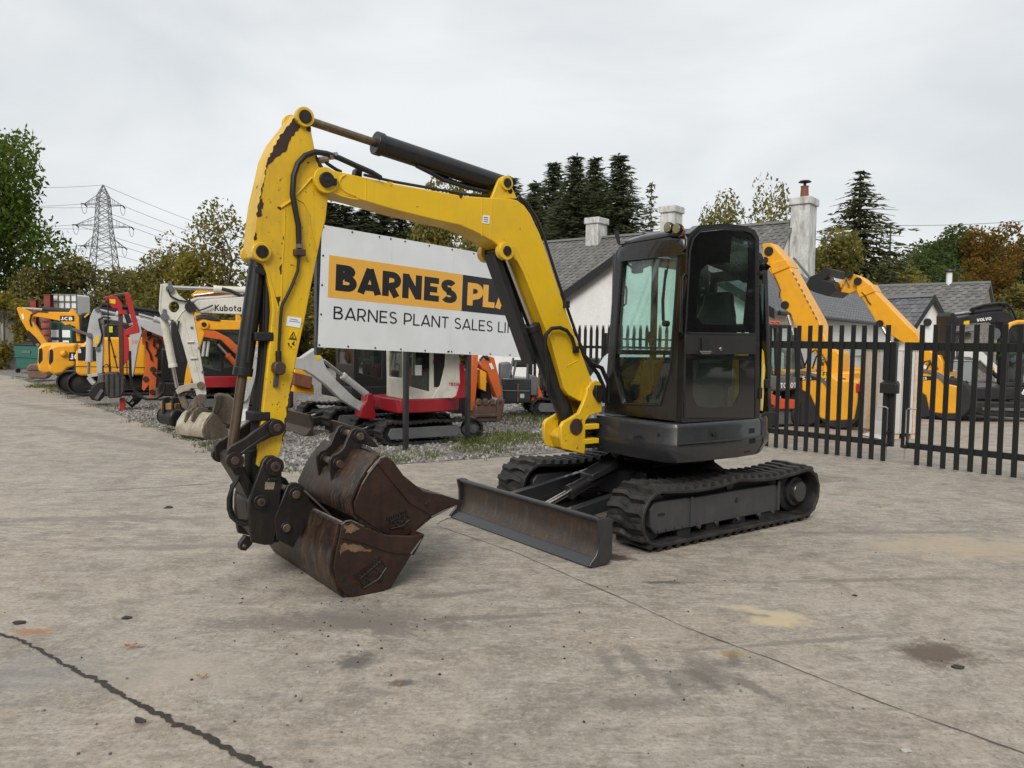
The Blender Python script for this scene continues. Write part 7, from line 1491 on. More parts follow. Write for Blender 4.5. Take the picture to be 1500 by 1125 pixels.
# far excavator with its boom curled left
fA = Frame((-13.5, 26.5, 0), R(203)); ya = thing('excavator', 'yellow excavator far left with a curled boom and black cab', 'excavator', fA.O, fA.phi)
ab = PX(fA, -.16, .16, [(45.7, 459), (60, 456.5), (101, 457), (104, 452.5), (107, 452.8), (110.7, 458), (116, 465), (118, 500), (112, 500), (110.7, 479), (101.6, 475), (95.6, 476.5), (88, 470), (62, 465), (48.7, 463.5)], 'boom', JCBY, ya, .012)
ad = PX(fA, -.15, .15, [(24.5, 452), (25.5, 450), (32, 450), (44, 456.5), (49, 463), (46.5, 470), (56, 482), (69, 502), (66, 506), (60.8, 505), (52, 494), (42.7, 485), (39, 483.5), (29.8, 467)], 'dipper_arm', JCBY, ya, .012)
a_, b_ = fA.P(0, 33, 451.5), fA.P(0, 103, 456); ram(ya, 'dipper_ram', (b_.x, 0, b_.z), (a_.x, 0, a_.z), .09, .04, .57, BLACK); a_, b_ = fA.P(0, 42, 486), fA.P(0, 57, 506); ram(ya, 'bucket_ram', (a_.x, 0, a_.z), (b_.x, 0, b_.z), .12, .06, .8, BLACK)
dp = PX(fA, .16, .166, [(88, 462.5), (109, 462.5), (109, 470.5), (88, 470.5)], 'badge_plate', MATK, ab, 0); a_ = fA.P(.166, 89.2, 469); word(ya, 'JCB', .24, fA.P(.166, 89, 463.8).z - a_.z, lambda u, v, d: (a_.x - u, .168 + d, a_.z + v), WHITE, 1.3, .12)
TB(fA, .17, [(46, 478), (44, 470), (46, 461), (55, 456), (70, 457)], .025, 'hydraulic_hose', HOSE, ad); PX(fA, .15, .156, [(31, 461), (34, 459), (35.5, 467), (33, 468)], 'white_sticker', WHITE, ad, 0)
cA = PX(fA, -.9, .3, [(117, 462), (120, 458), (134, 458), (138, 462), (138, 503), (117, 503)], 'cab', BLACK, ya, .04); PX(fA, .301, .306, [(120, 462), (134, 462), (135, 498), (120, 498)], 'cab_glass', DARKGLASS, cA, 0); PX(fA, .3, .42, [(123, 464), (129, 458.5), (130.5, 460), (124, 465.5)], 'yellow_rail', DECY, cA, 0)
PX(fA, -.5, .5, [(106, 480), (128, 488), (128, 492), (106, 484)], 'exhaust_pipe', GREYT, ya, .01); PX(fA, -.9, .6, [(108, 503), (140, 503), (140, 530), (108, 530)], 'house_body', JCBY, ya, .04); PX(fA, -1.0, 1.0, [(95, 530), (145, 530), (145, 552), (95, 552)], 'track', RUB, ya, .06)
rb_ = thing('bucket', 'rust brown bucket resting on the ground in front of the green bin', 'bucket', fA.O, fA.phi)
fR = Frame((-16.5, 27.5, 0), R(203)); rb_.location = fR.O; PX(fR, -.5, .4, [(38, 538), (44, 533), (62, 534), (68, 540), (72, 550), (66, 556), (42, 554)], 'shell', rusty('brown_bucket', (.17, .10, .075), (.22, .14, .10), (.12, .07, .05)), rb_, .05); PX(fR, .41, .43, [(40, 540), (60, 540), (60, 542), (40, 542)], 'wear_strip', MUD, rb_, .004)
# ------------------------------------------------------------------ yard clutter on the far left
gA = G(20, 546); gB = G(57, 549); bn_ = thing('wheeled_bin', 'green four-wheeled rubbish bin by the concrete wall', 'bin', (gA.x, gA.y, 0), math.atan2(gB.y - gA.y, gB.x - gA.x)); BW = (gB - gA).length
GRN = plain('bin_green', (.012, .13, .095), .45, 0, .08)
obj('bin_body', MB().loft([[(x0, y0, z) for x0, y0 in ((k, k), (BW - k, k), (BW - k, 1 - k), (k, 1 - k))] for z, k in ((.18, .10), (1.05, .01), (1.18, 0))]), GRN, bn_, .03)
obj('bin_lid', MB().loft([[(-.04, -.04, 1.185), (-.04, -.04, 1.24), (-.04, .5, 1.34), (-.04, 1.04, 1.25), (-.04, 1.04, 1.185)], [(BW + .04, -.04, 1.185), (BW + .04, -.04, 1.24), (BW + .04, .5, 1.34), (BW + .04, 1.04, 1.25), (BW + .04, 1.04, 1.185)]]), BLACK, bn_, .02)
obj('bin_label', MB().box(BW * .34, BW * .68, -.004, .004, .86, .98), GREYT, bn_); obj('bin_rib', MB().box(.05, BW - .05, -.02, .02, .68, .72), GRN, bn_, .01)
for x in (.12, BW - .12):
    for y in (.12, .88): obj('wheel', MB().cyl((x - .04, y, .09), (x + .04, y, .09), .09), MATK, bn_)
for x in (-.06, BW + .06): obj('side_handle', MB().cyl((x, .3, .95), (x, .7, .95), .025), BLACK, bn_)
KG = plain('kiosk_green', (.02, .07, .05), .5); a_, b_ = atY(70, 502, 33), atY(106, 502, 33); kz = atY(70, 471, 33).z
ks = thing('storage_cabinet', 'dark green steel cabinet with white notices behind the yellow excavators', 'cabinet', (a_.x, 33, 0)); KW = b_.x - a_.x
obj('cabinet_body', MB().box(0, KW, 0, 1.4, 0, kz), KG, ks, .03)
for u0_, u1_, v0_, v1_ in ((.14, .45, .70, .84), (.60, .92, .70, .84), (.18, .44, .56, .64), (.62, .86, .56, .64)): obj('notice', MB().box(KW * u0_, KW * u1_, -.01, -.002, kz * v0_, kz * v1_), WHITE, ks)
obj('cabinet_door', MB().box(KW * .52, KW * .56, -.03, -.002, .1, kz - .1), MATK, ks); obj('door_handle', MB().box(KW * .36, KW * .42, -.05, -.002, kz * .36, kz * .39), WHITE, ks)
a_, b_ = atY(77, 456, 34.5), atY(113, 456, 34.5); z1_, z0_ = atY(77, 431, 34.5).z, atY(77, 462, 34.5).z; ib = thing('water_tank', 'white caged plastic water tank standing on a rack on the left', 'tank', (a_.x, 34.5, 0)); IW = b_.x - a_.x
obj('tank_body', MB().box(0, IW, 0, 1.1, z0_, z1_), plain('tank_white', (.72, .72, .68), .5, 0, .04, 2), ib, .08, 3)
for i in range(5): obj('cage_bar', MB().box(IW * i / 4 - .02, IW * i / 4 + .02, -.05, -.01, z0_, z1_), GREYT, ib)
for i in range(4): obj('cage_bar', MB().box(0, IW, -.06, -.02, z0_ + (z1_ - z0_) * i / 3 - .02, z0_ + (z1_ - z0_) * i / 3 + .02), GREYT, ib)
obj('rack', MB().box(-.05, IW + .05, 0, 1.1, z0_ - .15, z0_ - .002), GREYT, ib)
for x in (.05, IW - .05): obj('rack_leg', MB().box(x - .05, x + .05, .1, 1.0, 0, z0_ - .15), GREYT, ib)
for lab, px0, px1, py, Y in (('red steel column beside the white tank', 64, 73, 432, 34), ('short red steel column left of the white tank', 44, 52, 440, 35.5)):
    a_, b_ = atY(px0, py, Y), atY(px1, py, Y); p = thing('steel_column', lab, 'column', (a_.x, Y, 0), 0, 'red steel columns'); w_ = b_.x - a_.x; DR = rusty('red_oxide', (.20, .03, .025), (.26, .05, .04), (.14, .03, .025))
    for y in (0, w_ - .03): obj('flange', MB().box(0, w_, y, y + .03, 0, a_.z), DR, p)
    obj('web', MB().box(w_ / 2 - .015, w_ / 2 + .015, .031, w_ - .031, 0, a_.z), DR, p); obj('end_plate', MB().box(-.02, w_ + .02, -.02, w_ + .02, a_.z + .001, a_.z + .03), DR, p)
a_ = atY(68, 500, 32.6); sb = thing('drum_stack', 'stack of small rust red drums beside the green cabinet', 'drums', (a_.x, 32.6, 0))
for i in range(6): obj('drum', MB().lathe([(.05, .0), (.17, .03), (.19, .12), (.17, .24), (.05, .27)], (0, 0, .75 + .285 * i), 'z', 14), rusty('drum_red', (.25, .06, .045), (.34, .12, .09), (.16, .05, .04)) if i == 0 else bpy.data.materials['drum_red'], sb)
obj('drum_base', MB().box(-.25, .25, -.2, .2, 0, .745), KG, sb)
# concrete panel wall
CONC = render_mat('wall_concrete', (.33, .31, .27), (.15, .14, .12), .6); wl = thing('concrete_wall', 'stained concrete panel wall behind the green bin', 'wall', (0, 0, 0)); 
e0, e1_ = atY(-90, 500, 34.0), atY(66, 500, 37.0); wd_ = (Vector((e1_.x, e1_.y, 0)) - Vector((e0.x, e0.y, 0))); n_ = 5; zt_ = atY(30, 456, 35.5).z
for i in range(n_):
    p_ = Vector((e0.x, e0.y, 0)) + wd_ * (i / n_) + wd_.normalized() * .012; q_ = Vector((e0.x, e0.y, 0)) + wd_ * ((i + 1) / n_) - wd_.normalized() * .012
    obj('wall_panel', MB().beam(p_ + Vector((0, 0, zt_ / 2)), q_ + Vector((0, 0, zt_ / 2)), .25, zt_), CONC, wl, .02, smooth=0)
    obj('wall_post', MB().beam(q_ + Vector((0, -.10, 0)), q_ + Vector((0, -.10, zt_ + .02)), .16, .16, (1, 0, 0)), CONC, wl, .02, smooth=0)
# ------------------------------------------------------------------ right of the sign post
fP = Frame((0.3, 16.4, 0), R(205)); og = thing('excavator', 'orange excavator dipper ending in a toothed brown bucket right of the sign post', 'excavator', fP.O, fP.phi)
od_ = PX(fP, -.12, .12, [(703, 534), (712, 524), (718, 522), (724, 524), (727, 536), (733, 560), (736, 580), (728, 583), (720, 562), (714, 545), (706, 540)], 'dipper_arm', ORNG, og, .012)
PX(fP, -.14, .14, [(692, 512), (701, 512), (699, 560), (695, 602), (690, 602)], 'boom', ORNG, og, .01); PX(fP, .12, .125, [(716, 533), (720, 531.5), (724, 540), (720, 541)], 'white_sticker', WHITE, od_, 0)
for pts in ([(712, 524), (716, 512), (722, 512)], [(703, 528), (708, 522), (716, 526)]): TB(fP, .14, pts, .03, 'hydraulic_hose', HOSE, og)
PX(fP, -.1, .1, [(704, 541), (713, 546), (712, 574), (704, 570)], 'far_dipper', JCBY, og, .01); PX(fP, -.4, .0, [(704, 565), (716, 560), (722, 585), (706, 590)], 'knuckle', MATK, og, .02)
PX(fP, -.5, -.1, [(665, 560), (700, 560), (700, 606), (665, 606)], 'house_body', BLACK, og, .02)
tbk = thing('bucket', 'toothed brown digging bucket on the gravel right of the sign post', 'bucket', fP.O, fP.phi)
a_, b_, c_, d_ = fP.P(.3, 697, 600), fP.P(.3, 697, 620), fP.P(.3, 734, 620), fP.P(.3, 737, 586)
PX(fP, -.5, .3, [(697, 594), (728, 592), (728, 617), (697, 619)], 'shell', rusty('brown_bucket2', (.13, .075, .055), (.18, .11, .08), (.08, .05, .04)), tbk, .02); PX(fP, .31, .33, [(728, 590), (740, 585), (736, 606), (732, 622), (728, 621)], 'side_plate', bpy.data.materials['brown_bucket2'], tbk, .005)
PX(fP, .301, .34, [(697, 607), (728, 606), (728, 610), (697, 611)], 'lip_bar', MUD, tbk, .005)
for px in (699, 709, 719, 729): PX(fP, .2, .33, [(px, 593), (px + 1, 587), (px + 4, 584), (px + 7, 586), (px + 6, 593)], 'tooth', bpy.data.materials['brown_bucket2'], tbk, .006)
ml = mini('charcoal tracked machine with a grey canopy post behind the gravel patch', (1.35, 17.9, 0), R(188), .82, CHAR, CHAR, CHAR, blade=False, cab=False, deckh=1.1)
fl_ = Frame((1.35, 17.9, 0), R(188)); PX(fl_, -.3, .75, [(735, 553), (778, 555), (778, 590), (738, 592)], 'house_body', CHAR, ml, .03); PX(fl_, .2, .6, [(733, 532), (748, 530), (752, 560), (733, 565)], 'side_cover', GREYT, ml, .04); PX(fl_, .0, .5, [(755, 528), (772, 528), (774, 538), (754, 538)], 'seat_top', MATK, ml, .04)
for a_, b_ in (((744, 562), (752, 524)), ((750, 562), (756, 530)), ((758, 592), (758, 560)), ((772, 560), (773, 528))): TB(fl_, .7, [a_, b_], .025, 'rail', GREYT, ml)
TB(fl_, .76, [(758, 589), (758.5, 562)], .022, 'silver_bar', STEEL, ml); TB(fl_, .755, [(735, 572), (776, 573)], .012, 'panel_gap', GREYT, ml); PX(fl_, .752, .757, [(762, 577), (768, 577), (768, 583), (762, 583)], 'printed_mark', LGREY, ml, 0)
PX(fl_, -.2, .6, [(778, 570), (790, 566), (796, 582), (796, 592), (778, 592)], 'orange_cover', ORNG, ml, .02); PX(fl_, .3, .7, [(775, 548), (788, 552), (788, 580), (775, 580)], 'grey_cover', GREYT, ml, .03)
for lab, px, py, Y, col_, nm in (('orange machine part seen between the boom ram and the boom foot', 806, 560, 20, ORNG, 'a'), ('red machine part seen behind the hoses of the boom foot', 823, 562, 21, RED, 'b')):
    c = atY(px, py, Y); o = thing('excavator', lab, 'excavator', (c.x, Y, 0), 0); obj('engine_cover', MB().box(-.3, .3, -.3, .6, .5, c.z + .25), col_, o, .06, 3); obj('track', MB().prism([(-.7, .05), (.7, .05), (.8, .25), (.7, .45), (-.7, .45), (-.8, .25)], -.4, -.1), RUB, o, .05); obj('canopy_post', MB().box(-.02, .02, 0, .05, 1.0, 2.0), BLACK, o)
# ------------------------------------------------------------------ trees, hills, pylon
def leaf_crown(name, mat, n, blobs, size, seed, flat=.0, droop=0):
    """many small leaf faces in clumps spread through the crown's volume"""
    r_ = random.Random(seed); vs = []; fs = []
    tot = sum(b[3] ** 2 for b in blobs)
    for (bx, by, bz, br, sq) in blobs:
        m = int(n * br ** 2 / tot)
        for i in range(m):
            while 1:
                p = Vector((r_.uniform(-1, 1), r_.uniform(-1, 1), r_.uniform(-1, 1)))
                if .05 < p.length < 1: break
            p = p.normalized() * (p.length ** .45) * br * r_.uniform(.75, 1.12); p.z *= sq
            c = Vector((bx, by, bz)) + p
            s_ = size * r_.uniform(.55, 1.35); a_ = Vector((r_.gauss(0, 1), r_.gauss(0, 1), r_.gauss(0, .6))).normalized(); b_ = a_.cross(Vector((r_.gauss(0, 1), r_.gauss(0, 1), r_.gauss(0, 1)))).normalized()
            k = len(vs); vs += [c - a_ * s_, c + b_ * s_ * .48 - a_ * s_ * .1, c + a_ * s_, c - b_ * s_ * .48 - a_ * s_ * .1]; fs.append((k, k + 1, k + 2, k + 3))
    me = bpy.data.meshes.new(name); me.from_pydata([tuple(v) for v in vs], [], fs); me.materials.append(mat); return me
BARK = rusty('bark', (.075, .06, .045), (.11, .09, .07), (.05, .042, .035), .95)
def trunk_mesh(h, r, ends, seed, wob=.25):
    r_ = random.Random(seed); mb = MB(); pts = [Vector((0, 0, -.3))]
    for i in range(1, 7): pts.append(Vector((r_.gauss(0, wob) * i / 6, r_.gauss(0, wob) * i / 6, h * i / 6)))
    mb.tube(pts, r, 9, r * .3)
    for e in ends:
        e = Vector(e); k = r_.randint(2, 5); s_ = pts[k]; m = s_.lerp(e, .5) + Vector((r_.gauss(0, .2), r_.gauss(0, .2), .12 * (e - s_).length)); mb.tube([s_, s_.lerp(m, .5) + Vector((0, 0, .1)), m, e], r * .38, 6, r * .06)
        for j in range(3):
            q_ = m.lerp(e, r_.random()); mb.tube([q_, q_ + Vector((r_.gauss(0, .5), r_.gauss(0, .5), r_.uniform(.1, .7))) * (e - s_).length * .28], r * .12, 5, r * .03)
    me = mb.mesh('trunk', 60); me.materials.append(BARK); return me
def blobs_for(h, w_, n, seed, low=.25, sq=.8, top=1.0):
    r_ = random.Random(seed); B = []
    for i in range(n):
        t_ = low + (1 - low) * (i + .5) / n; prof = math.sin(math.pi * min(1, max(.12, (t_ - low * .6) / (1.08 - low * .6)))) ** .7
        a_ = r_.uniform(0, 6.28); d = w_ * .5 * prof * r_.uniform(.25, 1.0); br = w_ * r_.uniform(.13, .24) * (.6 + .5 * prof)
        B.append((d * math.cos(a_), d * math.sin(a_), h * t_ * top - br * .3, br, sq))
    return B
TREES = {}
def kind(key, mat, n, h, w_, nb, size, seed, low=.25, tr=.22, sq=.8):
    B = blobs_for(h, w_, nb, seed, low, sq); TREES[key] = (leaf_crown('crown', mat, n, B, size, seed), trunk_mesh(h * .8, tr, [b[:3] for b in B[::2]], seed), h, w_)
L_OAK = leafmat('oak_leaves', (0.073, 0.118, 0.022), (0.109, 0.170, 0.033), (0.190, 0.205, 0.043)); L_DK = leafmat('dark_leaves', (0.060, 0.092, 0.033), (0.092, 0.135, 0.044), (0.152, 0.173, 0.060))
L_OL = leafmat('olive_leaves', (0.149, 0.154, 0.043), (0.224, 0.206, 0.061), (0.349, 0.260, 0.080)); L_AUT = leafmat('autumn_leaves', (0.122, 0.087, 0.022), (0.194, 0.117, 0.029), (0.255, 0.133, 0.031)); L_WIL = leafmat('willow_leaves', (0.147, 0.150, 0.055), (0.218, 0.200, 0.074), (0.307, 0.230, 0.094))
L_YG = leafmat('yellow_green_leaves', (0.168, 0.166, 0.029), (0.267, 0.228, 0.043), (0.368, 0.262, 0.059)); NEED = leafmat('needles', (.085, .105, .055), (.115, .135, .072), (.16, .165, .09), .5); NEED2 = leafmat('larch_needles', (0.072, 0.086, 0.039), (0.104, 0.111, 0.051), (0.152, 0.143, 0.069), .15)
kind('oak', L_OAK, 19000, 9.5, 8.5, 44, .14, 11, .26, .30); kind('dark', L_DK, 11000, 9, 8, 26, .17, 12, .12, .25); kind('olive', L_OL, 11000, 7.5, 6.5, 24, .15, 13, .12, .2); kind('autumn', L_AUT, 10000, 9, 8, 26, .17, 14, .15, .25); kind('sparse', L_OL, 3600, 8.5, 5.6, 34, .15, 15, .2, .16, 1.1); kind('willow', L_WIL, 12000, 4.6, 6.0, 22, .12, 16, .08, .12); kind('yellow', L_YG, 8000, 5, 4.5, 18, .14, 17, .12, .14)
WIDER = {'spruce': 2.5, 'spruce2': 2.4, 'larch': 2.3, 'young': 1.3}
def plant(key, px, Y, top_py, wpx, label, group=None, name='tree', cat='tree', rot=0, base=0.0):
    """put a tree of a kind where it stands; its height and spread follow its true size there"""
    cm, tm, h, w_ = TREES[key]; p = atY(px, top_py, Y); H = p.z - base; W_ = wpx / F_PX * Y
    t_ = thing(name, label, cat, (p.x, p.y, base), rot, group); W_ *= WIDER.get(key, 1.0); t_.scale = (W_ / w_, W_ / w_, H / h)
    obj('crown', cm, None, t_); obj('trunk', tm, None, t_); return t_
plant('oak', -40, 44, 176, 210, 'big green oak hanging into the left edge of the view', rot=.4)
gL = 'trees and bushes behind the machines on the left'
for a_ in (('willow', 135, 46, 382, 175, 'rounded willow bush directly below the pylon', 'bush', 'bush', .3), ('willow', 45, 45, 402, 120, 'greyish willow bush between the oak and the rounded bush', 'bush', 'bush', 2.2), ('olive', 228, 44, 374, 110, 'low olive tree between the rounded bush and the tall thin tree', 'tree', 'tree', 1.), ('sparse', 330, 40, 303, 120, 'tall thin-leaved tree left of the yellow boom top', 'tree', 'tree', .2),
           ('yellow', 300, 41, 375, 110, 'yellowing tree at the foot of the tall thin-leaved tree', 'tree', 'tree', .7), ('sparse', 262, 43, 352, 90, 'scrubby thin tree in front of the yellowing tree', 'tree', 'tree', 2.), ('olive', 405, 42, 380, 110, 'olive tree seen behind the yellow arm', 'tree', 'tree', 2.6), ('willow', 195, 48, 405, 120, 'brownish willow scrub right of the rounded bush', 'bush', 'bush', 1.9), ('olive', 470, 44, 420, 120, 'low olive scrub behind the left edge of the sign board', 'bush', 'bush', .1)):
    plant(a_[0], a_[1], a_[2], a_[3], a_[4], a_[5], gL, a_[6], a_[7], a_[8])
plant('yellow', 10, 36, 432, 90, 'low yellowing bush in front of the oak by the wall', gL, 'bush', 'bush', .9)
# olive trees above the sign board
plant('olive', 655, 48, 262, 130, 'olive green tree right above the sign board', rot=1.1); plant('olive', 715, 50, 300, 90, 'small olive tree under the boom elbow', rot=2.1)
# conifers
def conifer_mesh(h, w_, tiers, per, seed, mat, droop=.25, gap=.0, blade=.10, dens=1.0):
    r_ = random.Random(seed); vs = []; fs = []
    for i in range(tiers):
        t_ = (i + .3) / tiers; z = h * (.06 + .94 * t_); R_ = w_ * .5 * (1 - t_) ** .92 * r_.uniform(.70, 1.15) + .06
        for j in range(max(4, int(per * (1 - t_ * .55)))):
            if r_.random() < gap: continue
            a_ = r_.uniform(0, 6.28); L = R_ * r_.uniform(.65, 1.1); d = Vector((math.cos(a_), math.sin(a_), 0)); m = max(4, int(L / .17 * dens))
            for k in range(m):
                u = (k + r_.random()) / m; c = d * L * u + Vector((r_.gauss(0, .07), r_.gauss(0, .07), z - droop * L * u ** 1.4 + .10 * L * u * u + r_.gauss(0, .06)))
                s_ = blade * r_.uniform(.6, 1.5) * (1.2 - .4 * u); e = (d + Vector((r_.gauss(0, .6), r_.gauss(0, .6), r_.gauss(-.35, .4)))).normalized(); f_ = e.cross(Vector((r_.gauss(0, 1), r_.gauss(0, 1), r_.gauss(0, 1)))).normalized()
                q = len(vs); vs += [c - e * s_ * .4, c + f_ * s_ * .30 + e * s_ * .3, c + e * s_ * 1.3, c - f_ * s_ * .30 + e * s_ * .3]; fs.append((q, q + 1, q + 2, q + 3))
    me = bpy.data.meshes.new('crown'); me.from_pydata([tuple(v) for v in vs], [], fs); me.materials.append(mat); return me
def straight_trunk(h, r, w_=0, seed=0, n=0, droop=.2):
    mb = MB().tube([(0, 0, -.3), (0.03, 0, h * .4), (0, .03, h * .97)], r, 8, r * .12); r_ = random.Random(seed)
    for i in range(n):
        t_ = (i + .5) / n; a_ = r_.uniform(0, 6.28); L = w_ * .5 * (1 - t_) ** .75 * r_.uniform(.5, 1.05); z = h * (.1 + .88 * t_); d = Vector((math.cos(a_), math.sin(a_), 0))
        mb.tube([(0, 0, z), d * L * .5 + Vector((0, 0, z - droop * L * .2)), d * L + Vector((0, 0, z - droop * L * .7))], r * .20, 5, r * .04)
    me = mb.mesh('trunk', 60); me.materials.append(BARK); return me
TREES['spruce'] = (conifer_mesh(16, 7.0, 60, 40, 21, NEED, .30, .03, .15, 2.0), straight_trunk(16, .25, 7.0, 1, 50), 16, 7.0)
TREES['spruce2'] = (conifer_mesh(16, 5.6, 56, 36, 22, NEED, .26, .05, .15, 2.0), straight_trunk(16, .22, 5.6, 2, 50), 16, 5.6)
TREES['young'] = (conifer_mesh(9, 4.2, 26, 12, 23, NEED2, .05, .2, .17), straight_trunk(9, .12, 4.2, 3, 40, -.1), 9, 4.2)
TREES['larch'] = (conifer_mesh(15, 11.5, 36, 24, 24, NEED2, .38, .08, .19, 1.9), straight_trunk(15, .26, 11.5, 4, 90, .28), 15, 11.5)
gC = 'dark conifers behind the old house'
for k, (kd, px, Y, ty, wp, lab) in enumerate((('spruce', 748, 66, 258, 120, 'dark conifer at the left end of the group behind the boom'), ('spruce2', 812, 68, 238, 100, 'second conifer from the left behind the old house'), ('spruce', 843, 64, 228, 110, 'tall conifer left of the group centre'), ('spruce2', 872, 67, 230, 96, 'slim conifer between the two tallest ones'), ('spruce', 908, 64, 226, 120, 'tallest conifer right of the group centre'), ('young', 955, 62, 262, 78, 'thin paler conifer at the right end of the group'), ('spruce', 785, 70, 268, 120, 'broad shaded conifer low behind the second one'), ('spruce', 870, 72, 262, 170, 'broad conifer filling the gap behind the chimney'))):
    plant(kd, px, Y, ty, wp, lab, gC, rot=k * 1.3)
gD = 'dark trees behind the sign board'
for k, (px, ty, wp, lab) in enumerate(((505, 300, 130, 'dark evergreen left of the boom underside behind the sign'), (560, 312, 130, 'dark evergreen below the middle of the boom'), (610, 322, 110, 'dark evergreen just left of the olive tree'), (482, 296, 130, 'dark evergreen at the left end behind the sign, next to the yellow arm'), (533, 306, 140, 'dark evergreen between the two left ones behind the sign'), (586, 316, 140, 'dark evergreen under the boom between its neighbours, right of centre'), (780, 290, 110, 'dark evergreen right of the boom elbow'))): plant('spruce', px, 62, ty, wp, lab, gD, rot=k)
for k, (px, ty, wp, lab) in enumerate(((1075, 290, 105, 'thin leafy tree left of the white chimney'), (1125, 275, 90, 'thin leafy tree touching the white chimney'), (1040, 305, 70, 'small thin leafy tree over the cab roof'))): plant('sparse', px, 48, ty, wp, lab, 'thin trees over the cab roof', rot=k * 2)
plant('larch', 1262, 56, 247, 165, 'drooping larch standing alone right of the chimney', rot=.6)
gW = 'woodland trees on the hill at the right'
wood = [('olive', 1222, 52, 342, 110), ('dark', 1290, 78, 395, 130), ('dark', 1350, 84, 372, 140), ('olive', 1330, 74, 412, 110), ('dark', 1400, 88, 338, 150), ('autumn', 1465, 84, 336, 130), ('dark', 1240, 84, 385, 130), ('autumn', 1440, 74, 382, 120), ('dark', 1500, 92, 352, 130), ('yellow', 1325, 70, 398, 70), ('dark', 1385, 76, 395, 130), ('olive', 1490, 70, 420, 110), ('dark', 1300, 70, 420, 120), ('willow', 1250, 66, 425, 110), ('dark', 1530, 80, 380, 120), ('olive', 1430, 95, 345, 110), ('autumn', 1400, 100, 352, 90), ('dark', 1460, 66, 452, 90), ('dark', 1275, 92, 388, 120), ('olive', 1318, 96, 378, 120), ('dark', 1365, 98, 360, 120), ('dark', 1215, 72, 372, 120)]
wl_ = ['olive tree close to the right side of the white chimney', 'dark tree at the foot of the larch on its right', 'dark round tree in the middle of the hill', 'olive tree behind the roof ridge of the low range', 'tall dark tree at the crest of the hill', 'orange brown tree right of the crest', 'dark tree half behind the larch', 'russet tree above the white flue', 'dark tree at the upper right edge', 'bright yellow green bush above the second telehandler nose', 'dark tree left of the russet tree', 'olive tree by the right edge above the black excavator', 'dark bushy tree just above the low roof', 'grey green bush left of the low roof end', 'dark tree cut off by the right edge', 'olive tree on the skyline right of the crest', 'small russet tree on the skyline', 'dark bush behind the stone cottage gable', 'dark tree low in the gap right of the larch', 'olive tree on the skyline left of the dark round tree', 'dark tree on the skyline right of the dark round tree', 'dark tree behind the olive tree beside the white chimney']
for k, (a_, lab) in enumerate(zip(wood, wl_)): plant(a_[0], a_[1], a_[2], a_[3], a_[4], lab, gW, rot=k * 1.7)
# land: field behind the yard and rising ground on the right
FIELD = plain('rough_grass', (.06, .075, .028), .95, 0, .2, .2)
def land(name, pts, z0, mat): return obj(name, MB().add([(x, y, z) for x, y, z in pts], [tuple(range(len(pts)))]), mat, smooth=0, kind='structure')
hill = MB(); N = 26; vs = []
for i in range(N + 1):
    for j in range(N + 1):
        x = 8 + 150 * i / N; y = 48 + 150 * j / N
        z = max(0, (x - 14)) * .11 * min(1, max(0, (y - 50) / 60)) + max(0, y - 60) * .02 + .15 * math.sin(x * .3) * math.cos(y * .23); vs.append((x, y, min(z, 16)))
hill.add(vs, [(i * (N + 1) + j, (i + 1) * (N + 1) + j, (i + 1) * (N + 1) + j + 1, i * (N + 1) + j + 1) for i in range(N) for j in range(N)])
obj('hill', hill, plain('wooded_ground', (.045, .055, .022), .95, 0, .2, .3), smooth=60, kind='structure')
land('field', [(-400, 40, .02), (9, 62, .02), (400, 62, .02), (400, 900, .02), (-400, 900, .02)], 0, FIELD)
# far tree line as one mass round the horizon
r_ = random.Random(8); B = []
for i in range(150):
    x = -230 + 3.2 * i; B.append((x, 175 + r_.uniform(-12, 12), r_.uniform(1.5, 4.5), r_.uniform(3.5, 6.5), .9))
o = bpy.data.objects.new('far_woodland', leaf_crown('far_woodland', L_DK, 26000, B, .8, 9)); COL.objects.link(o); tag(o, kind='stuff')
# mid hedge of scrub behind the left row and behind the fence, one mass
B = [(-24 + 2.0 * i + r_.uniform(-.8, .8), 47 + r_.uniform(-2, 2), r_.uniform(.5, 1.6), r_.uniform(1.1, 1.9), .9) for i in range(22)]
o = bpy.data.objects.new('scrub_hedge', leaf_crown('scrub_hedge', L_WIL, 30000, B, .16, 10)); COL.objects.link(o); tag(o, kind='stuff')
# unseen trees added on the camera's side to darken reflections and block low sky
B = []
for i in range(46):
    a_ = R(176 + 188 * i / 45); d_ = 30 + r_.uniform(-3, 3)
    for k in range(3): B.append((d_ * math.cos(a_) + 2, d_ * math.sin(a_) + 4, 1.8 + 3.1 * k + r_.uniform(-.6, .6), r_.uniform(2.3, 3.3), .95))
o = bpy.data.objects.new('yard_woodland', leaf_crown('yard_woodland', L_DK, 40000, B, .55, 12)); COL.objects.link(o); tag(o, kind='stuff')
# pylon
PY = 185.0; STEELP = plain('pylon_steel', (.16, .165, .17), .6); base = atY(153, 405, PY); topz = atY(152, 271, PY).z; mpp = PY / F_PX
py_ = thing('pylon', 'steel lattice electricity pylon on the left skyline', 'pylon', (base.x, PY, 0), R(12))
def lev(y): return atY(153, y, PY).z
prof_p = [(0.0, 3.6), (lev(405), 2.9), (lev(361), 2.1), (lev(331), 1.55), (lev(300), 1.3), (lev(288), 1.15), (topz, .08)]
def wid(z):
    for (a_, wa), (b_, wb_) in zip(prof_p[:-1], prof_p[1:]):
        if z <= b_: return wa + (wb_ - wa) * (z - a_) / (b_ - a_)
    return .1
zs = [0, 5, 9.5] + [lev(y) for y in (405, 390, 375, 361, 350, 340, 331, 322, 311, 300, 294, 288, 278)] + [topz]
for sx in (-1, 1):
    for sy in (-1, 1): obj('leg', MB().tube([(sx * wid(z), sy * wid(z), z) for z in zs], .14, 5, .08), STEELP, py_)
br = MB()
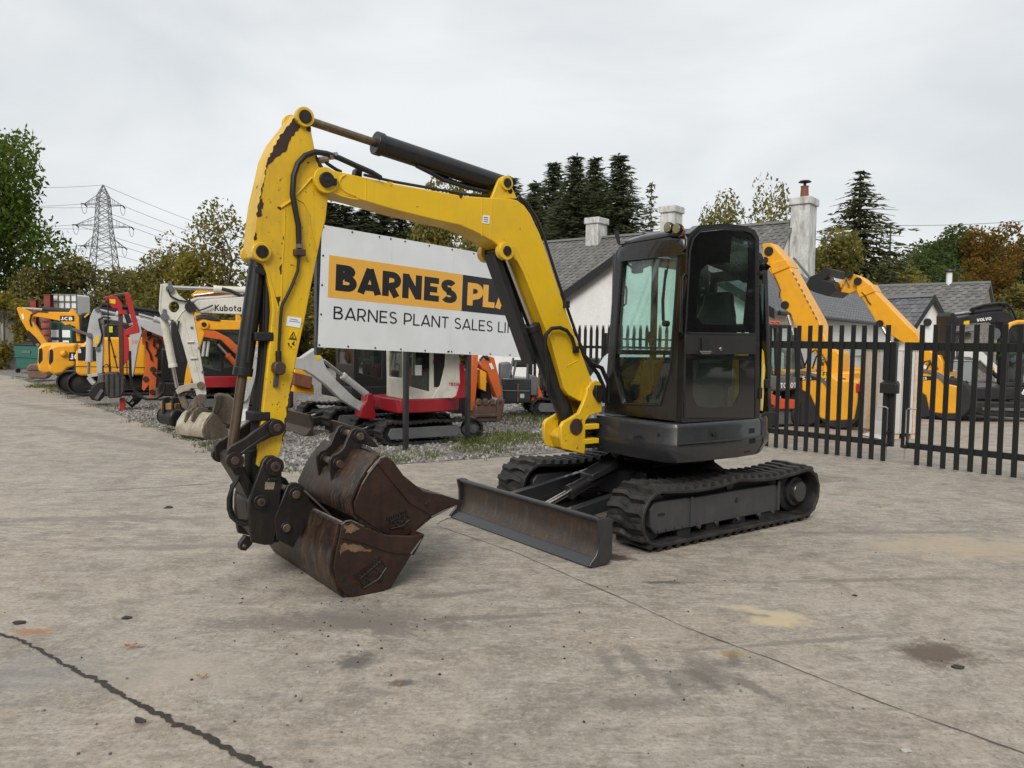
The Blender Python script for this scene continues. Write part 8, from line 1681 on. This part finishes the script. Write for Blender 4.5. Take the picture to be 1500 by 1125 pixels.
for z0, z1 in zip(zs[:-1], zs[1:]):
    a_, b_ = wid(z0), wid(z1)
    for f in (lambda u, w__: (u, w__), lambda u, w__: (w__, u)):
        for s in (-1, 1):
            (xa, ya_), (xb, yb_) = f(-a_, s * a_), f(b_, s * b_); br.beam((xa, ya_, z0), (xb, yb_, z1), .11, .11); (xa, ya_), (xb, yb_) = f(a_, s * a_), f(-b_, s * b_); br.beam((xa, ya_, z0), (xb, yb_, z1), .11, .11)
            (xa, ya_), (xb, yb_) = f(-b_, s * b_), f(b_, s * b_); br.beam((xa, ya_, z1), (xb, yb_, z1), .10, .10)
o = obj('bracing', br, STEELP, py_, smooth=0); tag(o, kind='stuff')
arms = [(300, 4.2), (331, 6.1), (361, 4.5)]; tips = []
for y, hl in arms:
    z = lev(y)
    for s in (-1, 1):
        ab_ = MB(); tip = Vector((s * hl, 0, z)); 
        for yy in (-1, 1):
            ab_.beam((s * wid(z), yy * wid(z), z), tip, .13, .13); zz = z + 2.0; ab_.beam((s * wid(zz), yy * wid(zz), zz), tip, .11, .11)
            for k in (.35, .65): p_ = Vector((s * wid(z), yy * wid(z), z)).lerp(tip, k); q_ = Vector((s * wid(zz), yy * wid(zz), zz)).lerp(tip, k); ab_.beam(p_, q_, .07, .07)
        o = obj('cross_arm', ab_, STEELP, py_, smooth=0)
        for dirn in (-1, 1): obj('insulator', MB().cyl(tip, tip + Vector((.2 * dirn * 0, dirn * 2.0, -.3)), .16, n=8), plain('insulator', (.07, .06, .055), .4) if not tips else bpy.data.materials['insulator'], py_)
        tips.append(tip)
        obj('jumper_loop', MB().tube([tip + Vector((0, 2.0 * math.cos(k), -.3 - 2.0 * math.sin(k))) for k in [math.pi * i / 8 for i in range(9)]], .05, 5), STEELP, py_)
tips.append(Vector((0, 0, topz)))
Mw = Matrix.Translation((base.x, PY, 0)) @ Matrix.Rotation(R(12), 4, 'Z'); WIRE = plain('wire', (.26, .265, .27), .5)
TN = ['left tip of the top arm', 'right tip of the top arm', 'left tip of the middle arm', 'right tip of the middle arm', 'left tip of the bottom arm', 'right tip of the bottom arm', 'peak']
for tn_, tip in zip(TN, tips):
    P_ = Mw @ tip
    for side_, tgt in (('right', Vector((-80 + (P_.x - base.x), 345, P_.z))), ('left', Vector((P_.x - 70, PY + 10, P_.z + 7.5)))):
        pts = [P_.lerp(tgt, i / 14) - Vector((0, 0, 4 * 3.0 * (i / 14) * (1 - i / 14))) for i in range(15)]
        o = obj('power_cable', MB().tube(pts, .05, 5), WIRE); tag(o, 'thin power cable running %s from the %s of the pylon' % (side_, tn_), 'cable', 'power cables of the pylon')
a_, b_ = atY(1305, 330, 90), atY(1560, 318, 85); o = obj('overhead_wire', MB().tube([a_.lerp(b_, i / 8) - Vector((0, 0, 1.2 * (i / 8) * (1 - i / 8))) for i in range(9)], .035, 5), WIRE); tag(o, 'single wire crossing the sky right of the larch', 'cable')
po = thing('utility_pole', 'wooden pole hidden in the larch carrying the single wire', 'pole', (a_.x, a_.y, 0)); obj('pole', MB().cyl((0, 0, -.2), (0, 0, a_.z + .3), .14, .10), BARK, po); obj('cross_bar', MB().box(-.6, .6, -.05, .05, a_.z - .05, a_.z + .05), BARK, po)
